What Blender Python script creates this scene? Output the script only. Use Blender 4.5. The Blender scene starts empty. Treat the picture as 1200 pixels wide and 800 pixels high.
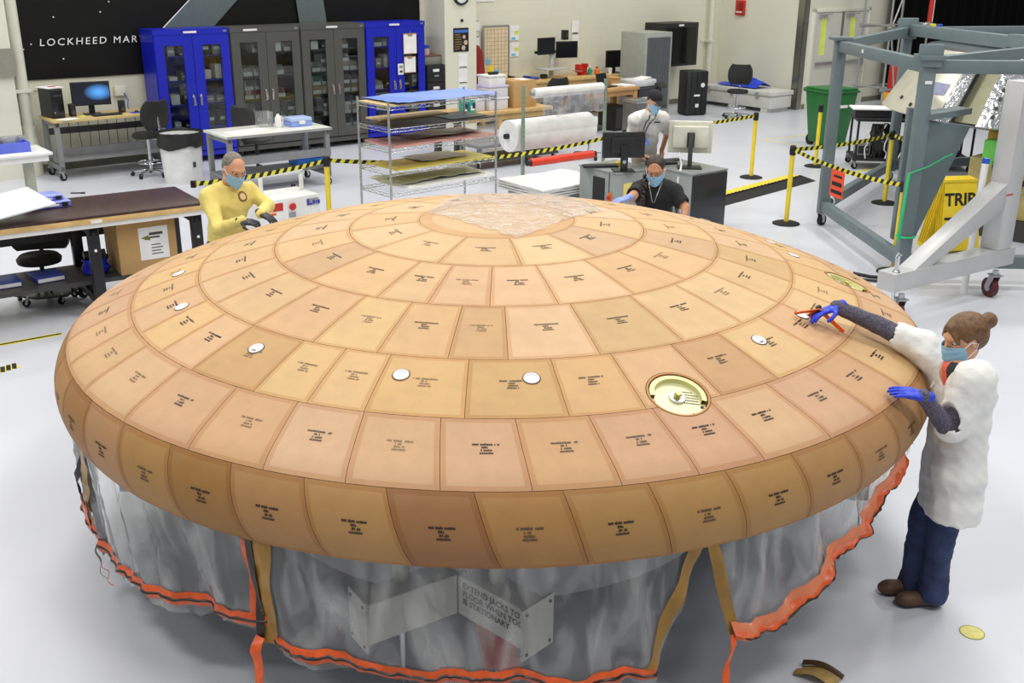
import bpy, bmesh, math, random
import numpy as np
from mathutils import Matrix, Vector
scn = bpy.context.scene
COL = scn.collection
PI = math.pi
# ------------------------------------------------------------------ camera
F, PITCH, ROLL, YAW = 1231.32, 0.34811, 0.00549, -0.01264
CAM = Vector((0.17083, -6.0942, 3.22303))
fw = Vector((math.sin(YAW)*math.cos(PITCH), math.cos(YAW)*math.cos(PITCH), -math.sin(PITCH)))
_rt = Vector((math.cos(YAW), -math.sin(YAW), 0)); _up = _rt.cross(fw)
RT = _rt*math.cos(ROLL)+_up*math.sin(ROLL); UP = -_rt*math.sin(ROLL)+_up*math.cos(ROLL)
cd = bpy.data.cameras.new('camera'); cam = bpy.data.objects.new('camera', cd); COL.objects.link(cam)
cd.sensor_width = 36.0; cd.sensor_fit = 'HORIZONTAL'; cd.lens = F/1200*36; cd.clip_end = 200
cam.matrix_world = Matrix(((RT.x, UP.x, -fw.x, CAM.x), (RT.y, UP.y, -fw.y, CAM.y), (RT.z, UP.z, -fw.z, CAM.z), (0, 0, 0, 1)))
scn.camera = cam
# ------------------------------------------------------------------ light
w = bpy.data.worlds.new('hall_light'); scn.world = w; w.use_nodes = True
bg = w.node_tree.nodes['Background']; bg.inputs[0].default_value = (0.93, 0.96, 0.93, 1); bg.inputs[1].default_value = 0.3
for i, x in enumerate((-9, -3, 3, 9)):
    for j, y in enumerate((-5, 1.5, 8, 14.5)):
        ld = bpy.data.lights.new('high_bay_light', 'AREA'); ld.shape = 'RECTANGLE'; ld.size = 1.9; ld.size_y = 1.1
        ld.energy = 215; ld.color = (1, 0.985, 0.95)
        lo = bpy.data.objects.new('high_bay_light', ld); COL.objects.link(lo); lo.location = (x, y, 8.6)
vs = scn.view_settings
vs.view_transform = 'Standard'; vs.look = 'None'; vs.gamma = 1; vs.use_curve_mapping = False; vs.exposure = 0.0
# ------------------------------------------------------------------ pixel helpers (1200x800 frame)
def ray(u, v): return fw + RT*((u-600)/F) + UP*((400-v)/F)
def px(u, v, z=0.0):
    d = ray(u, v); return CAM + d*((z-CAM.z)/d.z)
def pxy(u, v, y):
    d = ray(u, v); return CAM + d*((y-CAM.y)/d.y)
AL = math.radians(39); TV = Vector((math.cos(AL), math.sin(AL), 0)); NV = Vector((math.sin(AL), -math.cos(AL), 0)); D0 = 12.95
def fr(s, d, z=0.0): return TV*s + NV*(d-D0) + Vector((0, 0, z))     # room frame: s along the back wall, d out from it
def sd(P): return P.dot(TV), P.dot(NV)+D0
def pxd(u, v, D):
    r = ray(u, v); return CAM + r*((D-D0-CAM.dot(NV))/r.dot(NV))
def pxs(u, v, S):
    r = ray(u, v); return CAM + r*((S-CAM.dot(TV))/r.dot(TV))
# ------------------------------------------------------------------ materials
def lin(c): c /= 255.0; return c/12.92 if c <= 0.04045 else ((c+0.055)/1.055)**2.4
def C(r, g, b): return (lin(r), lin(g), lin(b), 1)
MATS = {}
def mat(name, rgb, rough=0.5, metal=0.0, var=0.08, scale=6.0, bump=0.0, bscale=40.0, alpha=None, emit=None, spec=0.5, trans=0.0, sss=0.0):
    if name in MATS: return MATS[name]
    m = bpy.data.materials.new(name); m.use_nodes = True; nt = m.node_tree; b = nt.nodes['Principled BSDF']
    c = C(*rgb)
    tc = nt.nodes.new('ShaderNodeTexCoord'); n = nt.nodes.new('ShaderNodeTexNoise'); n.inputs['Scale'].default_value = scale; n.inputs['Detail'].default_value = 4
    nt.links.new(tc.outputs['Object'], n.inputs['Vector'])
    r = nt.nodes.new('ShaderNodeValToRGB'); r.color_ramp.elements[0].position = 0.3; r.color_ramp.elements[1].position = 0.7
    r.color_ramp.elements[0].color = (c[0]*(1-var), c[1]*(1-var), c[2]*(1-var), 1); r.color_ramp.elements[1].color = (min(1, c[0]*(1+var)), min(1, c[1]*(1+var)), min(1, c[2]*(1+var)), 1)
    nt.links.new(n.outputs['Fac'], r.inputs[0]); nt.links.new(r.outputs[0], b.inputs['Base Color'])
    b.inputs['Roughness'].default_value = rough; b.inputs['Metallic'].default_value = metal; b.inputs['Specular IOR Level'].default_value = spec
    if trans: b.inputs['Transmission Weight'].default_value = trans
    if sss: b.inputs['Subsurface Weight'].default_value = sss; b.inputs['Subsurface Radius'].default_value = (0.02, 0.008, 0.004)
    if alpha is not None: b.inputs['Alpha'].default_value = alpha
    if emit: b.inputs['Emission Color'].default_value = C(*emit[0]); b.inputs['Emission Strength'].default_value = emit[1]
    if bump:
        n2 = nt.nodes.new('ShaderNodeTexNoise'); n2.inputs['Scale'].default_value = bscale; n2.inputs['Detail'].default_value = 5
        nt.links.new(tc.outputs['Object'], n2.inputs['Vector'])
        bp = nt.nodes.new('ShaderNodeBump'); bp.inputs['Strength'].default_value = bump; bp.inputs['Distance'].default_value = 0.02
        nt.links.new(n2.outputs['Fac'], bp.inputs['Height']); nt.links.new(bp.outputs[0], b.inputs['Normal'])
    MATS[name] = m; return m
def film(name, rgb, amount, rough=0.12, gl=0.5, bscale=14.0, bump=0.6, stretch=(1, 1, 1), lohi=(.55, 1.5)):
    """thin clear plastic: see-through film with a whitish haze and sharp glints"""
    m = bpy.data.materials.new(name); m.use_nodes = True; nt = m.node_tree; nt.nodes.clear()
    o = nt.nodes.new('ShaderNodeOutputMaterial'); t = nt.nodes.new('ShaderNodeBsdfTransparent'); d = nt.nodes.new('ShaderNodeBsdfDiffuse'); g = nt.nodes.new('ShaderNodeBsdfGlossy')
    d.inputs[0].default_value = C(*rgb); g.inputs['Roughness'].default_value = rough; t.inputs[0].default_value = (0.97, 0.97, 0.96, 1)
    tc = nt.nodes.new('ShaderNodeTexCoord'); n = nt.nodes.new('ShaderNodeTexNoise'); n.inputs['Scale'].default_value = bscale; n.inputs['Detail'].default_value = 6; n.inputs['Distortion'].default_value = 1.2
    mpg = nt.nodes.new('ShaderNodeMapping'); mpg.inputs['Scale'].default_value = stretch; nt.links.new(tc.outputs['Object'], mpg.inputs[0]); nt.links.new(mpg.outputs[0], n.inputs['Vector'])
    bp = nt.nodes.new('ShaderNodeBump'); bp.inputs['Strength'].default_value = bump; bp.inputs['Distance'].default_value = 0.03
    nt.links.new(n.outputs['Fac'], bp.inputs['Height']); nt.links.new(bp.outputs[0], g.inputs['Normal'])
    mr = nt.nodes.new('ShaderNodeMapRange'); mr.inputs[1].default_value = 0.42; mr.inputs[2].default_value = 0.8; mr.inputs[3].default_value = amount*lohi[0]; mr.inputs[4].default_value = min(1, amount*lohi[1])
    nt.links.new(n.outputs['Fac'], mr.inputs[0])
    m1 = nt.nodes.new('ShaderNodeMixShader'); m2 = nt.nodes.new('ShaderNodeMixShader')
    nt.links.new(mr.outputs[0], m1.inputs[0]); nt.links.new(t.outputs[0], m1.inputs[1]); nt.links.new(d.outputs[0], m1.inputs[2])
    fr_ = nt.nodes.new('ShaderNodeFresnel'); fr_.inputs[0].default_value = 1.45; nt.links.new(bp.outputs[0], fr_.inputs['Normal'])
    mu = nt.nodes.new('ShaderNodeMath'); mu.operation = 'MULTIPLY'; mu.inputs[1].default_value = gl*2; nt.links.new(fr_.outputs[0], mu.inputs[0])
    nt.links.new(mu.outputs[0], m2.inputs[0]); nt.links.new(m1.outputs[0], m2.inputs[1]); nt.links.new(g.outputs[0], m2.inputs[2])
    nt.links.new(m2.outputs[0], o.inputs[0]); MATS[name] = m; return m
# ------------------------------------------------------------------ mesh building
class MB:
    def __init__(self): self.v = []; self.f = []; self.m = []; self.M = Matrix.Identity(4)
    def add(self, vs, fs, mi=0):
        o = len(self.v); self.v += [tuple(self.M @ Vector(p)) for p in vs]
        self.f += [tuple(i+o for i in f) for f in fs]; self.m += [mi]*len(fs); return self
    def box(self, c, s, mi=0, rz=0.0, R=None):
        hx, hy, hz = s[0]/2, s[1]/2, s[2]/2
        R = R or Matrix.Rotation(rz, 3, 'Z'); c = Vector(c)
        vs = [c + R @ Vector((x*hx, y*hy, z*hz)) for x in (-1, 1) for y in (-1, 1) for z in (-1, 1)]
        return self.add(vs, [(0, 1, 3, 2), (4, 6, 7, 5), (0, 4, 5, 1), (2, 3, 7, 6), (0, 2, 6, 4), (1, 5, 7, 3)], mi)
    def b2(self, x0, x1, y0, y1, z0, z1, mi=0): return self.box(((x0+x1)/2, (y0+y1)/2, (z0+z1)/2), (abs(x1-x0), abs(y1-y0), abs(z1-z0)), mi)
    def bar(self, p, q, w, h, mi=0, up=(0, 0, 1)):
        p = Vector(p); q = Vector(q); d = q-p; L = d.length; d.normalize(); up = Vector(up)
        if abs(d.dot(up)) > 0.99: up = Vector((0, 1, 0))
        x = d.cross(up).normalized(); z = x.cross(d).normalized()
        R = Matrix((x, d, z)).transposed()
        return self.box((p+q)/2, (w, L, h), mi, R=R)
    def tube(self, pts, r, n=8, mi=0, closed=False):
        pts = [Vector(p) for p in pts]; N = len(pts); rs = r if isinstance(r, (list, tuple)) else [r]*N
        vs = []; fs = []; prev = None
        for i, p in enumerate(pts):
            a = pts[(i-1) % N] if (i > 0 or closed) else p; b = pts[(i+1) % N] if (i < N-1 or closed) else p
            d = (b-a)
            if d.length < 1e-9: d = Vector((0, 0, 1))
            d.normalize()
            if prev is None: prev = d.orthogonal().normalized()
            x = (prev - d*prev.dot(d))
            if x.length < 1e-6: x = d.orthogonal()
            x.normalize(); prev = x; y = d.cross(x)
            for k in range(n):
                t = 2*PI*k/n; vs.append(p + (x*math.cos(t)+y*math.sin(t))*rs[i])
        M_ = N if closed else N-1
        for i in range(M_):
            j = (i+1) % N
            for k in range(n): fs.append((i*n+k, i*n+(k+1) % n, j*n+(k+1) % n, j*n+k))
        if not closed: fs.append(tuple(range(n))[::-1]); fs.append(tuple((N-1)*n+k for k in range(n)))
        return self.add(vs, fs, mi)
    def cyl(self, p, q, r, r2=None, n=16, mi=0): return self.tube([p, q], [r, r if r2 is None else r2], n, mi)
    def lathe(self, prof, n=24, c=(0, 0, 0), mi=0, a0=0, a1=2*PI, R=None):
        full = abs(a1-a0-2*PI) < 1e-6; K = n if full else n+1; c = Vector(c); vs = []; fs = []
        for r, z in prof:
            for k in range(K):
                t = a0+(a1-a0)*k/n; p = Vector((r*math.cos(t), r*math.sin(t), z)); vs.append(c+(R @ p if R else p))
        for i in range(len(prof)-1):
            for k in range(n):
                k2 = (k+1) % K; fs.append((i*K+k, i*K+k2, (i+1)*K+k2, (i+1)*K+k))
        return self.add(vs, fs, mi)
    def prism(self, poly, h0, h1, mi=0, plane='xy'):
        def P(a, b, h): return {'xy': (a, b, h), 'xz': (a, h, b), 'yz': (h, a, b)}[plane]
        n = len(poly); vs = [P(a, b, h0) for a, b in poly]+[P(a, b, h1) for a, b in poly]
        fs = [tuple(range(n))[::-1], tuple(range(n, 2*n))]+[(i, (i+1) % n, n+(i+1) % n, n+i) for i in range(n)]
        return self.add(vs, fs, mi)
    def grid(self, fn, nu, nv, mi=0, thick=0.0):
        P = [[Vector(fn(i/nu, j/nv)) for j in range(nv+1)] for i in range(nu+1)]
        W = nv+1; vs = [p for r_ in P for p in r_]; fs = [(i*W+j, (i+1)*W+j, (i+1)*W+j+1, i*W+j+1) for i in range(nu) for j in range(nv)]
        if thick:
            o = len(vs); nrm = []
            for i in range(nu+1):
                for j in range(nv+1):
                    a = P[min(i+1, nu)][j]-P[max(i-1, 0)][j]; b = P[i][min(j+1, nv)]-P[i][max(j-1, 0)]
                    nn = a.cross(b); nrm.append(nn.normalized() if nn.length > 1e-9 else Vector((0, 0, 1)))
            vs = vs+[v-n_*thick for v, n_ in zip(vs, nrm)]
            fs = fs+[tuple(k+o for k in f)[::-1] for f in fs[:nu*nv]]
            rim = [i*W for i in range(nu)]+[nu*W+j for j in range(nv)]+[i*W+nv for i in range(nu, 0, -1)]+[j for j in range(nv, 0, -1)]
            for a, b in zip(rim, rim[1:]+rim[:1]): fs.append((b, a, a+o, b+o))
        return self.add(vs, fs, mi)
    def build(self, name, mats, parent=None, smooth=None, bevel=0.0, seg=2):
        me = bpy.data.meshes.new(name); me.from_pydata(self.v, [], self.f); me.validate()
        mats = mats if isinstance(mats, (list, tuple)) else [mats]
        for m in mats: me.materials.append(m)
        if len(mats) > 1 and len(me.polygons) == len(self.m): me.polygons.foreach_set('material_index', self.m)
        bm = bmesh.new(); bm.from_mesh(me); bmesh.ops.recalc_face_normals(bm, faces=bm.faces)
        if bevel:
            es = [e for e in bm.edges if len(e.link_faces) == 2 and e.calc_face_angle(0) > 0.5]
            bmesh.ops.bevel(bm, geom=es, offset=bevel, segments=seg, affect='EDGES', profile=0.5, clamp_overlap=True)
        bm.to_mesh(me); bm.free()
        if smooth or bevel:
            me.polygons.foreach_set('use_smooth', [True]*len(me.polygons)); me.set_sharp_from_angle(angle=math.radians(smooth or 40))
        me.update(); return link(name, me, parent)
def link(name, me, parent=None):
    o = bpy.data.objects.new(name, me); COL.objects.link(o); o.parent = parent; return o
def tag(o, label, cat, group=None):
    o['label'] = label; o['category'] = cat
    if group: o['group'] = group
    return o
def thing(name, label, cat, loc=(0, 0, 0), rz=0.0, group=None):
    o = bpy.data.objects.new(name, None); COL.objects.link(o); o.location = loc; o.rotation_euler = (0, 0, rz); o.empty_display_size = 0.1
    return tag(o, label, cat, group)
def struct(o): o['kind'] = 'structure'; return o
def copy_tree(o, parent=None):
    c = o.copy(); COL.objects.link(c); c.parent = parent
    for ch in list(o.children): copy_tree(ch, c)
    return c
def textmesh(s, size, mt, name, parent=None, M=None, ext=0.0, bold=0.0, align='LEFT', spacing=1.0, line=1.0):
    cu = bpy.data.curves.new(name, 'FONT'); cu.body = s; cu.size = size; cu.extrude = ext; cu.offset = bold; cu.align_x = align; cu.space_character = spacing; cu.space_line = line; cu.resolution_u = 3
    ob = bpy.data.objects.new(name, cu); COL.objects.link(ob); dg = bpy.context.evaluated_depsgraph_get()
    me = bpy.data.meshes.new_from_object(ob.evaluated_get(dg)); bpy.data.objects.remove(ob); bpy.data.curves.remove(cu)
    me.name = name; me.materials.clear(); me.materials.append(mt)
    if M is not None: me.transform(M)
    return link(name, me, parent)
def frame_m(o, x, y):
    """matrix that lays the xy plane at origin o with axes x (reading direction) and y (up)"""
    x = Vector(x).normalized(); y = Vector(y).normalized(); z = x.cross(y)
    return Matrix(((x.x, y.x, z.x, o[0]), (x.y, y.y, z.y, o[1]), (x.z, y.z, z.z, o[2]), (0, 0, 0, 1)))
def noise1(seed):
    rr = random.Random(seed); ph = [(rr.uniform(0, 6.28), rr.uniform(.6, 1.6)) for _ in range(8)]
    return lambda x: sum(math.sin(x*k*f+p)/(k**.8) for k, (p, f) in enumerate(ph, 1))/3
M_BLACK = mat('black_plastic', (28, 28, 30), 0.45); M_DKGREY = mat('charcoal_metal', (62, 62, 62), 0.45); M_STEEL = mat('steel', (190, 192, 195), 0.3, 0.9)
M_CHROME = mat('chrome', (215, 217, 220), 0.12, 1.0); M_WHITE = mat('white_plastic', (232, 232, 230), 0.45); M_PAPER = mat('paper', (238, 238, 236), 0.8)
M_RUBBER = mat('rubber', (22, 22, 22), 0.8); M_GREYM = mat('grey_enamel', (150, 152, 152), 0.4); M_YELLOW = mat('yellow_paint', (238, 212, 50), 0.45)
M_WOOD = mat('maple', (214, 178, 118), 0.45, var=0.14, scale=9); M_CARD = mat('cardboard', (190, 152, 98), 0.85, var=0.08); M_RED = mat('red_paint', (196, 40, 30), 0.4)
M_BLUE = mat('blue_plastic', (40, 80, 190), 0.4); M_LTBLUE = mat('pale_blue_plastic', (135, 160, 232), 0.4)
def caster(mb, c, r=0.05, w=0.03, rz=0.0, mi_w=0, mi_f=1):
    """wheel and fork; c is the ground contact point"""
    c = Vector(c); R = Matrix.Rotation(rz, 3, 'Z'); a = R @ Vector((0, w/2, 0))
    m = c+Vector((0, 0, r)); mb.cyl(m-a, m+a, r, n=16, mi=mi_w); mb.cyl(m-a*1.15, m+a*1.15, r*0.45, n=10, mi=mi_f)
    off = R @ Vector((-r*0.5, 0, 0))
    for s in (-1, 1): mb.bar(m+a*s*1.35, m+a*s*1.35+off+Vector((0, 0, r*1.35)), r*0.7, 0.006, mi_f, up=R @ Vector((0, 1, 0)))
    mb.box(m+off+Vector((0, 0, r*1.4)), (r*1.3, w*1.6, 0.008), mi_f, rz=rz); mb.cyl(m+off+Vector((0, 0, r*1.4)), m+off+Vector((0, 0, r*1.9)), r*0.3, n=10, mi=mi_f)
    return 1.0
# ------------------------------------------------------------------ bodies and cloth as smooth signed-distance surfaces
class SDF:
    def __init__(self, lo, hi, h):
        self.lo = np.array(lo, float); self.h = h; self.n = np.ceil((np.array(hi)-self.lo)/h).astype(int)+1
        self.F = np.full(self.n, 0.25, dtype=np.float32)
    def _sub(self, a, b):
        i0 = np.clip(np.floor((np.array(a)-self.lo)/self.h).astype(int), 0, self.n); i1 = np.clip(np.ceil((np.array(b)-self.lo)/self.h).astype(int)+1, 0, self.n)
        sl = tuple(slice(int(x), int(y)) for x, y in zip(i0, i1))
        ax = [self.lo[k]+np.arange(i0[k], i1[k])*self.h for k in range(3)]
        return sl, np.meshgrid(*ax, indexing='ij')
    def _comb(self, sl, d, k, sub):
        f = self.F[sl]
        if sub:
            d = -d; hh = np.clip(0.5+0.5*(d-f)/k, 0, 1); self.F[sl] = f*(1-hh)+d*hh+k*hh*(1-hh)
        else:
            hh = np.clip(0.5+0.5*(f-d)/k, 0, 1); self.F[sl] = f*(1-hh)+d*hh-k*hh*(1-hh)
    def cap(self, a, b, ra, rb=None, k=0.02, sub=False):
        a = np.array(a, float); b = np.array(b, float); rb = ra if rb is None else rb; m = max(ra, rb)+k*2+self.h*2
        sl, (X, Y, Z) = self._sub(np.minimum(a, b)-m, np.maximum(a, b)+m)
        if X.size == 0: return self
        d = b-a; L = max(d@d, 1e-9); t = np.clip(((X-a[0])*d[0]+(Y-a[1])*d[1]+(Z-a[2])*d[2])/L, 0, 1)
        q = np.sqrt((X-a[0]-t*d[0])**2+(Y-a[1]-t*d[1])**2+(Z-a[2]-t*d[2])**2)-(ra+(rb-ra)*t)
        self._comb(sl, q, k, sub); return self
    def ell(self, c, r, k=0.02, R=None, sub=False):
        c = np.array(c, float); r = np.array(r, float); m = r.max()+k*2+self.h*2
        sl, (X, Y, Z) = self._sub(c-m, c+m)
        if X.size == 0: return self
        P = [X-c[0], Y-c[1], Z-c[2]]
        if R is not None:
            R = np.array(R)[:3, :3]; P = [R[0, i]*P[0]+R[1, i]*P[1]+R[2, i]*P[2] for i in range(3)]
        k0 = np.sqrt((P[0]/r[0])**2+(P[1]/r[1])**2+(P[2]/r[2])**2); k1 = np.sqrt((P[0]/r[0]**2)**2+(P[1]/r[1]**2)**2+(P[2]/r[2]**2)**2)+1e-9
        self._comb(sl, k0*(k0-1)/k1, k, sub); return self
    def path(self, pts, rs, k=0.02):
        for i in range(len(pts)-1): self.cap(pts[i], pts[i+1], rs[i], rs[i+1], k)
        return self
    def plane(self, p, nrm, k=0.01):
        """keep the side the normal points away from"""
        p = np.array(p, float); nrm = np.array(nrm, float); nrm = nrm/np.linalg.norm(nrm)
        sl, (X, Y, Z) = self._sub(self.lo-1, self.lo+self.n*self.h+1)
        d = (X-p[0])*nrm[0]+(Y-p[1])*nrm[1]+(Z-p[2])*nrm[2]; f = self.F[sl]; hh = np.clip(0.5+0.5*(d-f)/k, 0, 1); self.F[sl] = f*(1-hh)+d*hh+k*hh*(1-hh); return self
    def wrinkle(self, amp, fx, seed=0):
        rr = np.random.RandomState(seed); I = np.nonzero(np.abs(self.F) < .03); X, Y, Z = [self.lo[k]+I[k]*self.h for k in range(3)]; w = np.zeros(len(X))
        for i in range(7):
            kx, ky, kz = rr.normal(size=3)*fx; w += np.abs(np.sin(X*kx+Y*ky+Z*kz+rr.uniform(0, 6)))
        self.F[I] += (amp*(w/7-0.62)*2).astype(np.float32); return self
    def mesh(self, name, mats, parent=None, paint=None, smooth=2):
        F = self.F; F = np.pad(F, 1, constant_values=0.25); lo = self.lo-self.h
        S = F < 0; nx, ny, nz = F.shape
        cells = (nx-1, ny-1, nz-1); acc = np.zeros(cells+(3,), np.float32); cnt = np.zeros(cells, np.float32)
        for ax in range(3):
            for o1 in (0, 1):
                for o2 in (0, 1):
                    oth = [a for a in range(3) if a != ax]; s0 = [slice(0, -1)]*3; s1 = [slice(0, -1)]*3
                    s1[ax] = slice(1, None)
                    for a_, o_ in zip(oth, (o1, o2)):
                        if o_: s0[a_] = slice(1, None); s1[a_] = slice(1, None)
                    f0 = F[tuple(s0)]; f1 = F[tuple(s1)]; x = (f0 < 0) != (f1 < 0)
                    tt = np.where(x, f0/(f0-f1+1e-12*(f0 == f1)), 0)
                    acc[..., ax] += tt*x; acc[..., oth[0]] += o1*x; acc[..., oth[1]] += o2*x; cnt += x
        idx = -np.ones(cells, np.int64); on = cnt > 0; idx[on] = np.arange(on.sum())
        I = np.argwhere(on); V = lo+(I+acc[on]/cnt[on][:, None])*self.h
        faces = []
        for ax in range(3):
            b, c = [(1, 2), (2, 0), (0, 1)][ax]
            s0 = [slice(1, -1)]*3; s1 = [slice(1, -1)]*3; s0[ax] = slice(0, -1); s1[ax] = slice(1, None)
            a0 = S[tuple(s0)]; a1 = S[tuple(s1)]
            for flip, msk in ((False, a0 & ~a1), (True, ~a0 & a1)):
                E = np.argwhere(msk)
                if not len(E): continue
                off = np.ones(3, int); off[ax] = 0; E = E+off
                q = []
                for db, dc in ((0, 0), (-1, 0), (-1, -1), (0, -1)):
                    e = E.copy(); e[:, b] += db; e[:, c] += dc; q.append(idx[e[:, 0], e[:, 1], e[:, 2]])
                q = np.stack(q, 1); faces.append(q[:, ::-1] if not flip else q)
        Q = np.concatenate(faces); Q = Q[(Q >= 0).all(1)]; Q = Q[:, ::-1]
        for _ in range(smooth):
            nV = len(V); ii = np.concatenate([Q[:, 0], Q[:, 1], Q[:, 1], Q[:, 2], Q[:, 2], Q[:, 3], Q[:, 3], Q[:, 0]]); jj = np.concatenate([Q[:, 1], Q[:, 0], Q[:, 2], Q[:, 1], Q[:, 3], Q[:, 2], Q[:, 0], Q[:, 3]])
            k = np.bincount(ii, minlength=nV); s = np.stack([np.bincount(ii, V[jj, c_], minlength=nV) for c_ in range(3)], 1)
            V = V*0.5+0.5*s/np.maximum(k, 1)[:, None]
        me = bpy.data.meshes.new(name); me.from_pydata(V.tolist(), [], Q.tolist()); mats = mats if isinstance(mats, (list, tuple)) else [mats]
        for m in mats: me.materials.append(m)
        if paint is not None:
            cen = V[Q].mean(1); me.polygons.foreach_set('material_index', np.asarray(paint(cen), dtype=np.int32))
        me.polygons.foreach_set('use_smooth', [True]*len(me.polygons)); me.update()
        return link(name, me, parent)
# ------------------------------------------------------------------ the hall
RM = Matrix.Translation(fr(0, 0)) @ Matrix.Rotation(AL, 4, 'Z')     # local x = along back wall, local -y = out into the room
def rmb(): m = MB(); m.M = RM.copy(); return m
def floor_mat():
    m = bpy.data.materials.new('epoxy_floor'); m.use_nodes = True; nt = m.node_tree; b = nt.nodes['Principled BSDF']
    tc = nt.nodes.new('ShaderNodeTexCoord'); n = nt.nodes.new('ShaderNodeTexNoise'); n.inputs['Scale'].default_value = 0.7; n.inputs['Detail'].default_value = 6
    r = nt.nodes.new('ShaderNodeValToRGB'); r.color_ramp.elements[0].position = .3; r.color_ramp.elements[1].position = .7
    r.color_ramp.elements[0].color = C(202, 204, 213); r.color_ramp.elements[1].color = C(210, 212, 221)
    nt.links.new(tc.outputs['Object'], n.inputs['Vector']); nt.links.new(n.outputs['Fac'], r.inputs[0]); nt.links.new(r.outputs[0], b.inputs['Base Color'])
    n2 = nt.nodes.new('ShaderNodeTexNoise'); n2.inputs['Scale'].default_value = 3; nt.links.new(tc.outputs['Object'], n2.inputs['Vector'])
    mr = nt.nodes.new('ShaderNodeMapRange'); mr.inputs[3].default_value = .28; mr.inputs[4].default_value = .4; nt.links.new(n2.outputs['Fac'], mr.inputs[0]); nt.links.new(mr.outputs[0], b.inputs['Roughness'])
    b.inputs['Specular IOR Level'].default_value = .5
    return m
def wall_mat(name, rgb):
    m = bpy.data.materials.new(name); m.use_nodes = True; nt = m.node_tree; b = nt.nodes['Principled BSDF']; c = C(*rgb)
    tc = nt.nodes.new('ShaderNodeTexCoord'); mp = nt.nodes.new('ShaderNodeMapping'); mp.inputs['Rotation'].default_value = (PI/2, 0, 0); br = nt.nodes.new('ShaderNodeTexBrick')
    br.inputs['Scale'].default_value = 1; br.inputs['Brick Width'].default_value = .406; br.inputs['Row Height'].default_value = .203; br.inputs['Mortar Size'].default_value = .008; br.inputs['Mortar Smooth'].default_value = .6
    br.inputs['Color1'].default_value = c; br.inputs['Color2'].default_value = (c[0]*.98, c[1]*.98, c[2]*.97, 1); br.inputs['Mortar'].default_value = (c[0]*.93, c[1]*.93, c[2]*.9, 1)
    nt.links.new(tc.outputs['Object'], mp.inputs[0]); nt.links.new(mp.outputs[0], br.inputs['Vector']); nt.links.new(br.outputs['Color'], b.inputs['Base Color'])
    b.inputs['Roughness'].default_value = .55; return m
fl = MB(); fl.b2(-40, 40, -20, 45, -.2, 0); struct(fl.build('floor', floor_mat()))
M_WALL = wall_mat('painted_block_wall', (224, 222, 203)); M_WALLP = mat('painted_wall', (224, 222, 204), .5, var=.02, scale=1.5)
M_TRIMW = mat('cream_enamel', (222, 221, 206), .4, var=.03); M_BASE = mat('grey_rubber_base', (118, 118, 104), .6)
def wall(name, x0, x1, y0, y1, z0, z1, m):
    o = MB().b2(x0, x1, y0, y1, z0, z1).build(name, m); o.matrix_world = RM; return struct(o)
wall('wall_back', -14, 16.9, 0, .25, 0, 8, M_WALL)
wall('wall_right', 16.7, 16.9, -2.46, 0, 0, 8, M_WALLP)
wall('wall_door', 16.9, 30, -2.46, -2.2, 0, 8, M_WALLP)
wall('wall_pilaster', 8.12, 8.86, -.7, 0, 0, 8, M_WALLP)
b = MB(); b.b2(-14, 8.12, -.015, 0, 0, .11); b.b2(8.86, 16.7, -.015, 0, 0, .11); o = b.build('baseboard_back', M_BASE); o.matrix_world = RM; struct(o)
b = MB(); b.b2(16.685, 16.7, -2.3, 0, 0, .11); o = b.build('baseboard_right', M_BASE); o.matrix_world = RM; struct(o)
b = MB(); b.b2(16.9, 17.0, -2.475, -2.46, 0, .11); b.b2(19.2, 20.4, -2.475, -2.46, 0, .11); o = b.build('baseboard_door', M_BASE); o.matrix_world = RM; struct(o)
b = MB(); b.b2(16.68, 16.7, -2.48, -2.3, 0, 6); b.b2(16.68, 16.86, -2.48, -2.46, 0, 6); o = b.build('trim_1', mat('stainless_guard', (150, 150, 140), .25, .9)); o.matrix_world = RM; struct(o)
# double door
M_DOOR = mat('door_paint', (208, 208, 196), .4, var=.02); M_GLASSG = mat('green_lit_glass', (200, 214, 90), .15, emit=((190, 205, 80), .25))
d = MB(); d.b2(17.0, 17.08, -2.52, -2.4, 0, 2.22); d.b2(19.1, 19.18, -2.52, -2.4, 0, 2.22); d.b2(17.0, 19.18, -2.52, -2.4, 2.14, 2.22)
do = d.build('door_1', M_TRIMW, bevel=.006); do.matrix_world = RM; struct(do)
do['label'] = 'cream steel double door with narrow green windows'
for k, (x0, x1) in enumerate(((17.09, 18.07), (18.12, 19.09))):
    lf = MB(); wx = x0+.22 if k == 0 else x0+.3
    for a in ((x0, wx, 0.01, 2.13), (wx+.2, x1, .01, 2.13), (wx, wx+.2, .01, 1.2), (wx, wx+.2, 2.0, 2.13)): lf.b2(a[0], a[1], -2.5, -2.46, a[2], a[3])
    leaf = lf.build('door_leaf', M_DOOR, do)
    MB().b2(wx, wx+.2, -2.485, -2.475, 1.2, 2.0).build('window_pane', M_GLASSG, leaf)
    hb = MB(); hb.b2(x0+.08, x1-.12, -2.57, -2.54, .98, 1.04); hb.b2(x0+.1, x0+.16, -2.55, -2.5, .98, 1.04); hb.b2(x1-.2, x1-.08, -2.56, -2.5, .9, 1.12); hb.build('push_bar', M_STEEL, leaf)
    cl = MB(); cl.b2(x0+.1, x0+.35, -2.56, -2.5, 2.03, 2.1); cl.b2(x0+.3, x0+.5, -2.6, -2.58, 2.09, 2.11); cl.build('door_closer', M_GREYM, leaf)
MB().b2(18.07, 18.12, -2.53, -2.46, 0.01, 2.13).build('astragal', mat('bronze_strip', (120, 116, 100), .4, .3), do)
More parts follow.
